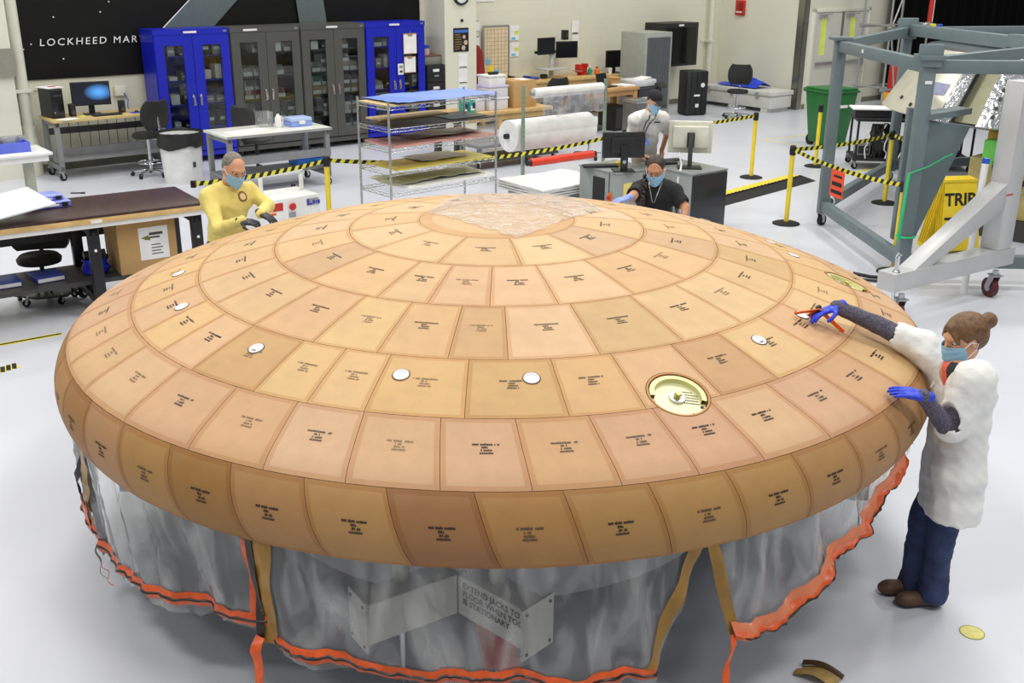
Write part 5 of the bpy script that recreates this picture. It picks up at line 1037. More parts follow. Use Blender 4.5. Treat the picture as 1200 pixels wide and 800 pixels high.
# ------------------------------------------------------------------ white top table behind the yellow shirt
wA = px(265.6, 161, .87); wA.z = 0; wB = px(389, 149, .87); WTW = (Vector((wB.x, wB.y, 0))-wA).length; wrz = math.atan2(wB.y-wA.y, wB.x-wA.x)
wt = bench('work_table', 'white topped grey work table with open frame and casters', wA, WTW, .86, .87, mat('laminate_white', (222, 222, 214), .35), M_LEGG, wrz, .035, beam=False); MB().b2(.02, WTW-.02, .03, .1, .45, .56).build('stretcher', M_LEGG, wt); MB().b2(0, WTW, -.006, .0, .835, .87).build('edge_band', M_GREYM, wt)
for (x, y, w_, d_, h_, nm, m_, lb) in ((1.2, .45, .34, .28, .13, 'supply_case', M_LTBLUE, 'pale blue plastic supply case on the white table'), (.9, .42, .09, .09, .2, 'cleaner_bottle', M_WHITE, 'white plastic jug beside the pale blue case')):
    x = x*WTW/1.5; t = thing(nm, lb, 'case' if nm[0] == 's' else 'jug', on(wA, x, y, .87, wrz), wrz)
    if nm == 'supply_case': MB().b2(-w_/2, w_/2, -d_/2, d_/2, 0, h_*.55).build('tray', m_, t, bevel=.01); MB().b2(-w_/2, w_/2, -d_/2, d_/2, h_*.57, h_).build('lid', mat('pale_blue_lid', (176, 196, 238), .35), t, bevel=.012); MB().b2(-.05, .05, -d_/2-.012, -d_/2, h_*.3, h_*.7).build('latch', M_WHITE, t)
    else: MB().lathe([(.001, 0), (.045, 0), (.05, .03), (.05, .14), (.03, .17), (.022, .18), (.022, .2), (.001, .2)], 18).build('bottle', m_, t, smooth=40); MB().tube([(.04, 0, .06), (.075, 0, .08), (.075, 0, .14), (.035, 0, .165)], .01, 8).build('grip', m_, t, smooth=60)
t = thing('paper_sheet', 'white printed sheets spread on the white table', 'paper', on(wA, .42*WTW/1.5, .35, .87, wrz), wrz+.2); MB().b2(-.3, .3, -.15, .15, 0, .004).build('sheet', M_PAPER, t)
t = thing('clear_box', 'clear acrylic box beside the pale blue case', 'box', on(wA, .8*WTW/1.5, .66, .87, wrz), wrz); MB().b2(-.1, .1, -.1, .1, 0, .22).build('acrylic_body', film('acrylic', (230, 232, 232), .25, .1, .4, 3, .1), t, bevel=.004)
P_ = on(wA, 1.32*WTW/1.5, .45, .2, wrz); t = thing('blue_tray', 'bright blue plastic tray under the white table', 'tray', Vector((P_.x, P_.y, .29)), wrz); MB().b2(-.25, .25, -.16, .16, 0, .03).build('tray_base', mat('azure', (20, 110, 200), .35), t, bevel=.01); q = MB(); q.b2(-.25, .25, -.16, -.14, .03, .09); q.b2(-.25, .25, .14, .16, .03, .09); q.b2(-.25, -.23, -.14, .14, .03, .09); q.b2(.23, .25, -.14, .14, .03, .09); q.build('tray_rim', MATS['azure'], t)
MB().b2(.0, WTW, .2, .7, .24, .285).build('lower_shelf', M_LEGG, wt)
# ------------------------------------------------------------------ white power unit behind the yellow shirt
pA, pB = px(303, 237, .62), px(379, 226, .62); prz = math.atan2(pB.y-pA.y, pB.x-pA.x); PW = (pB-pA).length-.06
t = thing('power_unit', 'white steel power unit with red emergency buttons and carry frame', 'power unit', Vector((pA.x, pA.y, 0)), prz); MB().b2(0, PW, 0, .55, .1, .62).build('housing', M_WHITE, t, bevel=.008)
fm = MB()
for x in (.25*PW, PW*.93): fm.b2(x-.02, x+.02, .3, .34, .62, .86)
fm.b2(.25*PW-.02, PW*.93+.02, .3, .34, .83, .87); fm.build('carry_frame', M_WHITE, t, bevel=.004)
for x, z, w_, h_, m_, nm in ((.30, .53, .13, .09, M_RED, 'warning_plate'), (.53, .42, .09, .06, M_GREYM, 'data_plate'), (.88, .4, .1, .07, M_PAPER, 'data_plate')): MB().b2(PW*x-w_/2, PW*x+w_/2, -.006, 0, z-h_/2, z+h_/2).build(nm, m_, t)
MB().lathe([(.001, .05), (.035, .05), (.045, .03), (.03, .02), (.03, 0)], 18, c=(PW*.53, 0, .52), R=Matrix.Rotation(PI/2, 3, 'X')).build('stop_button', M_RED, t, smooth=40)
lg = MB(); lg.b2(PW*.78, PW*.98, -.006, 0, .5, .58, 0)
for dx, dz, sw, sh in ((.0, 0, .025, .07), (.03, .0, .03, .02), (.07, .01, .03, .04), (.11, .02, .03, .02), (.14, 0, .025, .05)): lg.b2(PW*.79+dx, PW*.79+dx+sw, -.009, -.006, .505+dz, .505+dz+sh, 1)
lg.build('logo_plate', [M_GREYM, mat('logo_violet', (60, 50, 170), .5)], t)
for x in (.05, PW-.05):
    for y in (.06, .49): c_ = MB(); caster(c_, (x, y, 0), .04, .03); c_.build('caster', [M_RUBBER, M_STEEL], t, smooth=40)
# five star base of an overturned looking black chair beside it
P_ = px(318, 232, .3); t = thing('chair_base', 'black five spoke chair base seen behind the white power unit', 'chair base', Vector((pA.x, pA.y, 0))+Vector((.15, 1.15, 0)), .4)
for k in range(5): a = 2*PI*k/5; m = MB(); m.tube([(0, 0, .28), (.2*math.cos(a), .2*math.sin(a), .22), (.33*math.cos(a), .33*math.sin(a), .08)], [.035, .025, .02], 8); m.build('spoke', M_BLACK, t, smooth=60); m = MB(); caster(m, (.34*math.cos(a), .34*math.sin(a), 0), .03, .035, a); m.build('caster', [M_RUBBER, M_BLACK], t, smooth=40)
MB().cyl((0, 0, .2), (0, 0, .6), .03, n=14).build('column', M_BLACK, t, smooth=40)
# ------------------------------------------------------------------ dark workbench at the left edge
zt = 1.0; bA = px(0, 266, zt); bB = px(240, 237, zt); bC = px(218, 213, zt); bdir = Vector((bB.x-bA.x, bB.y-bA.y, 0)).normalized(); brz = math.atan2(bdir.y, bdir.x); BW = 2.9; BD = .92
borg = Vector((bB.x, bB.y, 0))-bdir*BW; M_PHEN = mat('phenolic_top', (68, 46, 44), .35, var=.35, scale=12, bump=.05)
t = thing('dark_workbench', 'dark brown topped workbench with maple edge and black steel legs', 'workbench', borg, brz)
MB().b2(0, BW, 0, BD, zt-.025, zt).build('bench_top', M_PHEN, t, bevel=.003); MB().b2(0, BW, 0, BD, zt-.075, zt-.026).build('maple_core', M_WOOD, t, bevel=.003); MB().b2(0, BW, .02, .09, zt-.12, zt-.076).build('white_rail', M_WHITE, t)
lx = (Vector((px(112, 300, .6).x, px(112, 300, .6).y, 0))-borg).dot(bdir)
for x in (lx-1.55, lx, BW-.08):
    lg = MB(); lg.b2(x-.05, x+.05, .05, .13, .12, zt-.12); lg.b2(x-.05, x+.05, BD-.13, BD-.05, .12, zt-.12); lg.b2(x-.04, x+.04, .05, BD-.05, .12, .2); lg.b2(x-.04, x+.04, .05, BD-.05, zt-.2, zt-.12); lo = lg.build('leg_frame', M_BLACK, t, bevel=.003)
    for k in range(3): MB().cyl((x, .045, .5+.16*k), (x, .055, .5+.16*k), .014, n=10).build('bolt', M_WHITE if k == 1 else M_BLACK, lo)
    for y in (.09, BD-.09): c_ = MB(); caster(c_, (x, y, 0), .055, .04, .5); c_.build('caster', [M_RUBBER, M_STEEL], t, smooth=40)
MB().b2(lx-1.5, BW-.1, .2, BD-.05, .3, .34).build('lower_shelf', M_DKGREY, t); MB().b2(lx-1.5, BW-.08, BD-.1, BD-.05, .62, .74).build('stretcher', M_BLACK, t)
MB().b2(lx-.02, lx+.08, -.004, 0, zt-.07, zt-.04).build('tag_label', M_WHITE, t)
def onb(x, y, z): return on(borg, x, y, z, brz)
def bxy(P): d_ = P-borg; return d_.dot(bdir), d_.dot(Vector((-bdir.y, bdir.x, 0)))
def organiser(loc, rz, label, w_=.36, d_=.27, h_=.06):
    o = thing('parts_organiser', label, 'case', loc, rz); MB().b2(-w_/2, w_/2, -d_/2, d_/2, 0, h_*.6).build('tray', mat('violet_blue', (108, 122, 214), .35, alpha=.92), o, bevel=.01); MB().b2(-w_/2, w_/2, -d_/2, d_/2, h_*.62, h_).build('lid', mat('violet_blue_lid', (150, 162, 232), .3), o, bevel=.01)
    for x in (-.12, .12): MB().b2(x-.025, x+.025, -d_/2-.012, -d_/2, h_*.25, h_*.85).build('latch', M_BLACK, o)
    MB().b2(-.06, .06, -d_/2-.02, -d_/2-.008, h_*.4, h_*.62).build('handle', M_WHITE, o); return o
P_ = px(52, 245, zt); organiser(Vector((P_.x, P_.y, zt))+Vector((-.02, .12, 0)), brz+.1, 'violet blue parts organiser under the white board'); organiser(Vector((P_.x, P_.y, zt+.061))+Vector((-.08, .13, 0)), brz+.12, 'violet blue parts organiser stacked on another one', .34, .25, .05)
P_ = px(10, 236, zt+.2); x_, y_ = bxy(px(28, 236, zt+.15)); t = thing('white_board', 'white panel leaning on the blue parts organisers', 'board', onb(x_-.28, y_-.05, zt+.12), brz+.18); m = MB(); m.M = Matrix.Rotation(-.12, 4, 'Y') @ Matrix.Rotation(.1, 4, 'X'); m.b2(-.45, .45, -.3, .3, 0, .016); m.build('panel', mat('matte_white', (226, 228, 230), .5), t, bevel=.003)
t = thing('marker_pen', 'black marker pen lying on the dark workbench', 'pen', px(89, 227, zt)+Vector((0, 0, .008)), brz-.5); MB().cyl((-.05, 0, 0), (.05, 0, 0), .007, n=10).build('barrel', M_BLACK, t, smooth=40); MB().cyl((.05, 0, 0), (.09, 0, 0), .009, n=10).build('cap', M_BLACK, t, smooth=40)
# cardboard box on the shelf with shipping label
x_, y_ = bxy(px(190, 310, .34)); t = thing('cardboard_box', 'cardboard carton with shipping label on the workbench shelf', 'box', onb(lx+.52, .45, .342), brz); MB().b2(-.28, .28, -.25, .25, 0, .52).build('carton', M_CARD, t, bevel=.004); lb = MB().b2(-.08, .2, -.254, -.25, .12, .44).build('shipping_label', M_PAPER, t)
q = MB(); q.b2(.02, .15, -.257, -.254, .36, .385); q.b2(.02, .12, -.257, -.254, .33, .345)
for k in range(4): q.b2(.03, .14-.02*(k % 2), -.257, -.254, .17+.03*k, .178+.03*k)
q.build('label_print', M_DKGREY, lb)['kind'] = 'stuff'; q = MB(); q.prism([(-.06, .34), (.01, .36), (.03, .31), (-.02, .32)], -.257, -.254, plane='xz'); q.build('label_logo', mat('olive_logo', (120, 110, 50), .6), lb); MB().b2(-.28, .28, -.03, .03, .52, .523).build('packing_tape', mat('tan_tape', (176, 130, 70), .3), t)
# stool under the bench
P_ = px(55, 352); t = thing('saddle_stool', 'black padded rolling stool under the dark workbench', 'stool', P_, .3)
m = MB(); m.grid(lambda u, v: ((2*u-1)*.27*(1-.2*abs(2*v-1)**3), .08+.03*math.cos((2*u-1)*1.4), .5+.27*v), 14, 8, thick=.07); m.build('backrest', MATS['chair_black'], t, smooth=60); MB().b2(-.12, .12, .0, .035, .66, .685).build('white_label', M_WHITE, t)
MB().lathe([(.001, .08), (.18, .075), (.21, .04), (.2, 0), (.001, 0)], 24, c=(0, -.08, .42)).build('seat', MATS['chair_black'], t, smooth=50); MB().cyl((0, 0, .08), (0, 0, .45), .022, n=14).build('gas_column', M_BLACK, t, smooth=40); m = MB(); m.tube([(0, 0, .4), (0, .14, .42), (0, .13, .55)], .02, 8); m.build('back_post', M_BLACK, t, smooth=60)
m = MB(); m.prism([(-.3, -.05), (-.06, -.22), (.22, -.2), (.32, .06), (.05, .22), (-.2, .18)], .08, .1); m.build('tool_tray', M_BLACK, t, bevel=.004)
for sx in (-1, 1): m = MB(); m.tube([(sx*(.06+.2*(1-math.cos(a))/2), -.05, .1+.16*math.sin(a)) for a in [i*PI/10 for i in range(11)]], .014, 8); m.build('foot_hoop', M_BLACK, t, smooth=60)
for a in range(5): c_ = MB(); caster(c_, (.27*math.cos(a*1.257+.3), .2*math.sin(a*1.257+.3), 0), .035, .03, a); c_.build('caster', [M_RUBBER, M_STEEL], t, smooth=40)
# blue binders and a coil of blue cable on the shelf
for k, x in enumerate((lx-1.15, lx-.75, lx-.38)): t = thing('blue_binder', ['blue binder lying at the far end of the workbench shelf', 'blue binder lying between two others on the workbench shelf', 'blue binder next to the cable coil on the workbench shelf'][k], 'binder', onb(x, .5, .342), brz+.1*k-.1, 'binders under the dark workbench'); MB().b2(-.13, .13, -.15, .15, 0, .05).build('cover', mat('binder_blue', (36, 60, 160), .45), t, bevel=.004); MB().b2(-.12, .12, -.151, -.1, .008, .042).build('pages', M_PAPER, t)
t = thing('cable_coil', 'coil of bright blue cable on the workbench shelf', 'cable', onb(lx+.07, .45, .342), brz); m = MB(); m.tube([((.11+.012*math.sin(i*.9))*math.cos(i*.42), (.11+.012*math.sin(i*.9))*math.sin(i*.42), .012+.0011*i) for i in range(120)], .011, 6); m.build('loops', mat('cable_blue', (20, 40, 200), .4), t, smooth=60)
t = thing('heat_gun', 'black hand power tool resting on the blue cable coil', 'tool', onb(lx+.07, .45, .488), brz); MB().cyl((-.1, 0, .04), (.1, 0, .04), .04, n=16).build('body', M_BLACK, t, smooth=40); MB().bar((.04, 0, .03), (.1, -.08, .02), .04, .04).build('grip', M_BLACK, t, bevel=.006)
# small white side table far left with lamp, tray and box
P_ = px(62, 178, .78); sA = Vector((P_.x, P_.y, 0)); SW = 1.1; st_org = sA-TV*SW; t = thing('side_table', 'small white topped side table at the left wall', 'table', st_org-NV*.0, AL); MB().b2(0, SW, 0, .75, .74, .78).build('table_top', M_WHITE, t, bevel=.012); MB().b2(.1, SW-.05, .05, .7, .66, .74).build('apron', M_WHITE, t)
for x in (.3, SW-.25): q = MB(); q.b2(x-.06, x+.06, .3, .42, .05, .66); q.b2(x-.05, x+.05, .1, .65, 0, .05); q.build('pedestal', mat('greige', (170, 172, 156), .5), t, bevel=.006)
P_ = on(st_org, SW-.42, .35, .78); t = thing('blue_crate', 'violet blue open plastic crate on the white side table', 'crate', P_, AL); q = MB(); q.b2(-.2, .2, -.15, .15, 0, .015); q.b2(-.2, .2, -.15, -.138, .015, .13); q.b2(-.2, .2, .138, .15, .015, .13); q.b2(-.2, -.188, -.138, .138, .015, .13); q.b2(.188, .2, -.138, .138, .015, .13); q.build('crate_body', mat('violet_crate', (96, 112, 220), .4), t, bevel=.003)
t = thing('clear_tub', 'clear plastic tub of parts sitting in the violet crate', 'tub', on(st_org, SW-.44, .36, .80), AL+.2); MB().lathe([(.001, 0), (.1, 0), (.13, .17), (.125, .17), (.095, .01), (.001, .01)], 24).build('tub_wall', MATS['acrylic'], t, smooth=40); MB().lathe([(.001, .07), (.09, .05), (.1, .01)], 16).build('parts_heap', M_SILV, t)
t = thing('bench_supply', 'grey bench power supply behind the violet crate', 'power supply', on(st_org, SW-.35, .62, .78), AL); MB().b2(-.16, .16, -.1, .1, 0, .16).build('case', M_GREYM, t, bevel=.005); MB().b2(-.1, .1, -.106, -.1, .02, .09).build('face_panel', M_BLACK, t)
t = thing('gooseneck_lamp', 'black gooseneck lamp arching over the white side table', 'lamp', on(st_org, SW-.78, .5, .78), AL); MB().lathe([(.001, .03), (.07, .025), (.08, 0)], 20).build('base', M_BLACK, t, smooth=40); m = MB(); m.tube([(0, 0, .02), (-.02, 0, .2), (.02, 0, .38), (.12, 0, .47), (.25, 0, .46)], .011, 8); m.build('gooseneck', M_BLACK, t, smooth=60); MB().cyl((.25, 0, .4), (.25, 0, .5), .045, .03, 16).build('lamp_head', M_BLACK, t, smooth=40)
t = thing('dark_tool', 'black hand tool beside the violet crate', 'tool', on(st_org, SW-.9, .22, .78), AL+.3); MB().b2(-.12, .12, -.05, .05, 0, .06).build('body', M_BLACK, t, bevel=.015); MB().bar((.1, 0, .03), (.2, .05, .05), .03, .03).build('grip', M_DKGREY, t, bevel=.005)
# ------------------------------------------------------------------ barrier posts and belts
def stanchion(P, label, h=1.02):
    t = thing('barrier_post', label, 'barrier post', Vector((P.x, P.y, 0)), AL, 'yellow barrier posts')
    MB().lathe([(.001, .035), (.05, .034), (.15, .022), (.175, .012), (.178, 0), (.001, 0)], 36).build('base', M_RUBBER, t, smooth=35); MB().cyl((0, 0, .03), (0, 0, h-.12), .031, n=20).build('post', M_YELLOW, t, smooth=40)
    MB().lathe([(.001, h), (.03, h), (.038, h-.01), (.04, h-.025), (.04, h-.12), (.001, h-.12)], 20).build('belt_head', M_BLACK, t, smooth=40); MB().b2(-.05, .05, -.015, .015, h-.085, h-.025).build('belt_clip', M_BLACK, t, bevel=.003); return t
posts = {}
for key, P, lb in (('a', px(393, 188, 1.0)-NV*.22, 'yellow barrier post behind the white power unit'), ('b', px(880, 208), 'yellow barrier post beyond the end of the dark console cabinet'), ('c', px(921, 262), 'yellow barrier post with two belts beside the cable ramp'), ('d', px(1046, 319), 'yellow barrier post touching the front leg of the grey steel frame'), ('e', px(955, 195), 'yellow barrier post in front of the green bin'), ('f', px(1036, 238), 'yellow barrier post in front of the black cart')): stanchion(P, lb); posts[key] = Vector((P.x, P.y, 0))
M_BY = mat('belt_yellow', (226, 220, 70), .6); M_BK = mat('belt_black', (26, 26, 24), .6)
def belt(P, Q, label, sag=.06, w_=.05, zp=.965, zq=.965):
    P = Vector((P.x, P.y, zp)); Q = Vector((Q.x, Q.y, zq)); L = (Q-P).length; d = (Q-P)/L; P = P+d*.05; Q = Q-d*.05; L = (Q-P).length; n = max(8, int(L/.055)); t = thing('barrier_belt', label, 'barrier belt', P)
    sl = .035/L; m = MB(); side = Vector((-d.y, d.x, 0))*.0015
    def pt(x, up, s_): x = min(1, max(0, x)); return (Q-P)*x+Vector((0, 0, -sag*4*x*(1-x)+w_*(up-.5)))+side*s_
    for s_ in (-1, 1):
        for i in range(-1, n+1): m.add([pt(i/n, 0, s_), pt((i+1)/n, 0, s_), pt((i+1)/n+sl, 1, s_), pt(i/n+sl, 1, s_)], [(0, 1, 2, 3)], i % 2)
    m.build('webbing', [M_BY, M_BK], t); return t
la = px(222, 216, .97); bl0 = belt(la, posts['a'], 'hazard striped belt crossing behind the yellow shirt', .03); mid = px(733, 157, .95)
belt(posts['a'], mid, 'hazard striped belt passing the wire rack and the large white roll', .16); belt(mid, posts['b'], 'hazard striped belt behind the beige monitor', .02); stanchion(Vector((mid.x, mid.y, 0)), 'yellow barrier post hidden behind the standing polo shirt'); MB().box((0, 0, 0), (.05, .05, .07)).build('end_clip', M_BLACK, bl0)
belt(posts['c'], posts['d'], 'hazard striped belt with the orange notice hanging from it', .05); belt(posts['c'], posts['f'], 'hazard striped belt crossing in front of the black cart', .03); far = px(1120, 190, .9); belt(posts['f'], Vector((far.x, far.y, 0)), 'hazard striped belt running behind the grey gusset plate', .03)
# orange notice on the belt
Pn = posts['c'].lerp(posts['d'], .47); t = thing('orange_notice', 'orange warning notice with black print hanging from striped belt', 'notice', Vector((Pn.x, Pn.y, .9)), math.atan2((posts['d']-posts['c']).y, (posts['d']-posts['c']).x))
MB().b2(-.14, .14, -.02, -.016, -.32, .0).build('card', mat('notice_orange', (238, 84, 48), .6), t)
for k, (z, w_, h_) in enumerate(((-.07, .16, .03), (-.16, .21, .05), (-.255, .23, .045))):
    q = MB(); x = -w_/2
    rr = random.Random(k)
    while x < w_/2: cw = rr.uniform(.016, .026); q.b2(x, x+cw*.85, -.0225, -.0205, z-h_/2, z+h_/2*rr.uniform(.8, 1)); x += cw
    q.build('printed_line', M_BLACK, t)
# ------------------------------------------------------------------ wire rack with coloured sheets
ZR = 1.67; rA = px(455, 125.6, ZR); rB = px(581, 113, ZR); rrz = math.atan2(rB.y-rA.y, rB.x-rA.x); RW = (rB-rA).length; RD = .62; rorg = Vector((rA.x, rA.y, 0))
def zrow(xy, v):
    k = (400-v)/F; D = UP-fw*k; return CAM.z-((xy.x-CAM.x)*D.x+(xy.y-CAM.y)*D.y)/D.z
rk = thing('wire_rack', 'chrome wire shelving rack holding coloured film sheets', 'rack', rorg, rrz); M_WIRE = mat('wire_chrome', (196, 198, 196), .25, .9)
for x in (0, RW):
    for y in (0, RD): m = MB(); m.cyl((x, y, .0), (x, y, ZR+.06), .014, n=12); [m.cyl((x, y, .1+.05*i), (x, y, .106+.05*i), .0155, n=12, mi=1) for i in range(int((ZR)/.05))]; m.build('post', [M_WIRE, M_GREYM], rk, smooth=40)
zsh = [ZR, zrow(rorg, 152), zrow(rorg, 176), zrow(rorg, 203), zrow(rorg, 228)]
for z in zsh:
    m = MB()
    for y in (0, RD):
        for zz in (z, z-.035): m.tube([(0, y, zz), (RW, y, zz)], .0045, 6)
        n = 26; m.tube([(RW*i/n, y, z-.035*(i % 2)) for i in range(n+1)], .003, 5)
    for x in (0, RW):
        for zz in (z, z-.035): m.tube([(x, 0, zz), (x, RD, zz)], .0045, 6)
        m.tube([(x, RD*i/10, z-.035*(i % 2)) for i in range(11)], .003, 5)
    for i in range(1, 24): m.tube([(RW*i/24, 0, z), (RW*i/24, RD, z)], .0025, 4)
    m.build('wire_shelf', M_WIRE, rk, smooth=60)
def rack_sheet(name, label, z, x0, x1, y0, y1, m_, th=.004, wav=.01, seed=1, rz=0.0, cat='sheet', dz=.006):
    nn = noise1(seed); t = thing(name, label, cat, on(rorg, 0, 0, z+dz, rrz), rrz+rz); MB().grid(lambda u, v: (x0+(x1-x0)*u, y0+(y1-y0)*v, wav*(1+nn(u*7+v*3))*.7), 20, 10, thick=-th).build('sheet', m_, t, smooth=60); return t
rack_sheet('blue_film', 'pale blue film sheets on the top shelf of the wire rack', zsh[0], .12, RW+.05, -.02, RD+.1, mat('blue_film_m', (128, 158, 236), .3, var=.12, scale=3), .004, .02, 3, cat='film sheet', dz=.02); rack_sheet('tan_board', 'thin tan board under the blue film on the wire rack', zsh[0], .0, .7, 0, RD, mat('tan_board_m', (196, 170, 120), .6), .008, 0, 2, cat='board', dz=.007)
rack_sheet('black_board', 'black flat panel on the wire rack shelf below the blue film', zsh[1], .05, RW-.02, .0, RD, mat('black_panel', (50, 44, 38), .4, var=.2), .012, 0, 2, cat='panel'); rack_sheet('plywood_board', 'maple plywood panel lying on the black panel', zsh[1], .2, 1.2, RD-.16, RD+.15, mat('plywood', (206, 176, 124), .6), .02, 0, 2, cat='panel', dz=.022); rack_sheet('grey_plate', 'grey metal plate lying on the black panel', zsh[1], .95, 1.5, .08, .42, mat('plate_grey', (122, 128, 116), .4, .2), .006, 0, 2, cat='plate', dz=.022)
rack_sheet('pink_film', 'pink film sheets on the middle shelf of the wire rack', zsh[2], .06, RW-.02, .0, RD-.02, mat('pink_film_m', (206, 148, 138), .3, var=.15, scale=4), .02, .015, 5, cat='film sheet'); rack_sheet('brown_film', 'brown film scrap on the pink film sheets', zsh[2], .5, 1.5, .2, RD, mat('brown_film_m', (140, 100, 84), .3, var=.2), .004, .015, 6, cat='film sheet', dz=.045)
rack_sheet('yellow_film', 'yellow film sheets on the shelf below the pink ones', zsh[3], .1, RW-.04, .0, RD-.02, mat('yellow_film_m', (206, 192, 70), .3, var=.12, scale=4), .012, .008, 7, cat='film sheet'); rack_sheet('clear_film_roll', 'grey clear film laid over the yellow sheets', zsh[3], .6, 1.3, .2, RD, mat('greyclear', (180, 178, 150), .3), .004, .012, 8, cat='film sheet', dz=.03)
rack_sheet('white_paper', 'white paper sheets on the lowest shelf of the wire rack', zsh[4], .25, RW, .0, RD, M_PAPER, .03, .012, 9, cat='paper', dz=.016); rack_sheet('folded_film', 'crumpled clear film on the white paper of the lowest shelf', zsh[4], .1, 1.5, .1, RD, mat('olivegrey', (190, 188, 168), .25), .004, .05, 10, cat='film sheet', dz=.05)
# ------------------------------------------------------------------ roll stand
ra = Vector((.12, 9.42, 0)); M_POSTG = mat('perforated_steel', (150, 166, 150), .4, .4); RL = 1.62
rs = thing('roll_stand', 'green grey steel stand carrying horizontal material rolls', 'roll stand', ra, AL)
for x in (0, RL): m = MB(); m.b2(x-.02, x+.02, -.02, .02, 0, 1.52); m.b2(x-.04, x+.04, -.45, .45, 0, .05); m.build('upright', M_POSTG, rs); q = MB(); [q.cyl((x, -.021, .3+.07*i), (x, -.0195, .3+.07*i), .006, n=8) for i in range(17)]; q.build('slot_row', M_BLACK, rs)
def zr(v): return zrow(ra, v)
def roll(name, label, z, r, x0, x1, m_, core=.035, y=.0, mcore=None):
    t = thing(name, label, 'roll', on(ra, 0, y, z), AL); m = MB(); Rr = Matrix.Rotation(PI/2, 3, 'Y'); m.lathe([(core, x0), (r-.004, x0), (r, x0+.005), (r, x1-.005), (r-.004, x1), (core, x1)], 40, R=Rr); m.build('wound_sheet', m_, t, smooth=35); MB().cyl((x0-.06, 0, 0), (x1+.06, 0, 0), core, n=16).build('core_tube', mcore or M_BLACK, t, smooth=40); return t
zf = zr(110); t = roll('film_roll', 'small roll of clear film on the stand above the big roll', zf, .075, .16, 1.5, mat('film_white', (226, 226, 222), .3), .03, -.04, mat('core_grey', (150, 150, 150), .6))
nf = noise1(77); g = MB(); g.grid(lambda u, v: (.28+1.2*u, -.075+.02*nf(u*5)*v, -.02-(.32+.03*nf(u*9))*v), 24, 10); g.build('hanging_film', film('hang_film', (214, 216, 226), .5, .15, .2, 3, .1), t, smooth=60)
zb_ = zr(162); t = roll('paper_roll', 'large thick white roll on the steel stand', zb_, .235, -.06, 1.52, mat('fleece_white', (232, 232, 230), .7), .04, .28); g = MB(); g.grid(lambda u, v: (-.05+1.56*u, -.24*math.cos(-.3+.75*v)-.004, .24*math.sin(.15+.75*v)+.004+.006*nf(u*11)), 24, 8, thick=.003); g.build('loose_flap', MATS['fleece_white'], t, smooth=60)
roll('red_roll', 'bright orange red roll below the thick white roll', zr(190), .06, .06, 1.3, mat('orange_red', (226, 62, 36), .35), .045, -.1)
# low stack of white sheet goods in front of the stand
P_ = px(640, 212, .5); t = thing('sheet_stack', 'low stack of white sheet goods under the red roll', 'sheets', Vector((P_.x, P_.y, 0)), AL); M_SG = mat('sheet_goods', (228, 228, 224), .6)
for x in (-.32, .5): MB().b2(x, x+.1, -.35, .4, 0, .4).build('riser', M_GREYM, t)
for k in range(4): nn = noise1(k+50); MB().grid(lambda u, v: (-.42+1.15*u, -.45+.95*v, .4+.03*k+.012*nn(u*5+v*2)+.01), 14, 8, thick=.022).build('sheet', M_SG, t, smooth=60)
# ------------------------------------------------------------------ computer consoles behind the dome
cA, cB, cC = px(811, 204, .8), px(855, 198, .8), px(757, 190, .8); M_CONG = mat('console_grey', (150, 156, 154), .4, var=.04)
wC = (cB-cA).length; dC = (cC-cA).length; crz = AL-.02
t = thing('console_cabinet', 'grey console cabinet with dark front under the beige monitor', 'console', Vector((cA.x, cA.y, 0)), crz); MB().b2(0, wC, 0, dC, .0, .78).build('carcass', M_CONG, t, bevel=.004); MB().b2(-.01, wC+.01, -.01, dC+.01, .78, .8).build('top', mat('console_top', (140, 144, 142), .3), t, bevel=.003); MB().b2(.01, wC-.01, -.02, -.001, .02, .77).build('front_door', mat('smoked_panel', (46, 47, 50), .2), t, bevel=.004)
for (y, z, w_, h_) in ((.25, .62, .1, .07), (.32, .5, .07, .09), (.2, .45, .05, .05)): MB().b2(-.03, -.001, y-w_/2, y+w_/2, z-h_/2, z+h_/2).build('connector', M_BLACK if w_ < .09 else M_GREYM, t)
nn = noise1(61)
for k in range(6): pts = [(-.02-.02*abs(nn(k+i*.6)), .18+.05*k+.04*nn(k*2+i), .62-.07*i) for i in range(7)]; MB().tube(pts, .006, 6).build('cable', M_BLACK, t, smooth=60)
pts = [(-.02, .1, .25), (-.04, .16, .45), (-.01, .22, .7), (.06, .25, .82), (.12, .3, .86), (.13, .36, 1.0)]; MB().tube(pts, .012, 8).build('white_cable', M_WHITE, t, smooth=60)
def onc(x, y, z): return on(Vector((cA.x, cA.y, 0)), x, y, z, crz)
# beige monitor on a black stand, back towards the camera
t = thing('beige_monitor', 'beige flat monitor seen from behind on black stand', 'monitor', onc(wC*.45, dC*.35, .8), crz-.75+PI*0)
M_BEI = mat('beige_plastic', (220, 218, 200), .45); m = MB(); m.M = Matrix.Translation((0, .1, .36)) @ Matrix.Rotation(.12, 4, 'X'); m.b2(-.27, .27, 0, .04, -.2, .2); m.build('bezel', M_BEI, t, bevel=.008); m = MB(); m.M = Matrix.Translation((0, .1, .36)) @ Matrix.Rotation(.12, 4, 'X'); m.b2(-.22, .22, -.06, .0, -.12, .15); m.build('back_shell', M_BEI, t, bevel=.015); m = MB(); m.M = Matrix.Translation((0, .1, .36)) @ Matrix.Rotation(.12, 4, 'X'); m.b2(-.25, .25, .04, .045, -.18, .18); m.build('screen', M_OFF, t)
MB().b2(-.045, .045, -.02, .04, .25, .43).build('mount_plate', M_BLACK, t, bevel=.003); MB().bar((0, -.04, .02), (0, -.02, .42), .055, .03, up=(0, 1, 0)).build('stand_neck', M_DKGREY, t, bevel=.004); MB().b2(-.15, .15, -.13, .12, 0, .014).build('stand_foot', M_BLACK, t, bevel=.004)
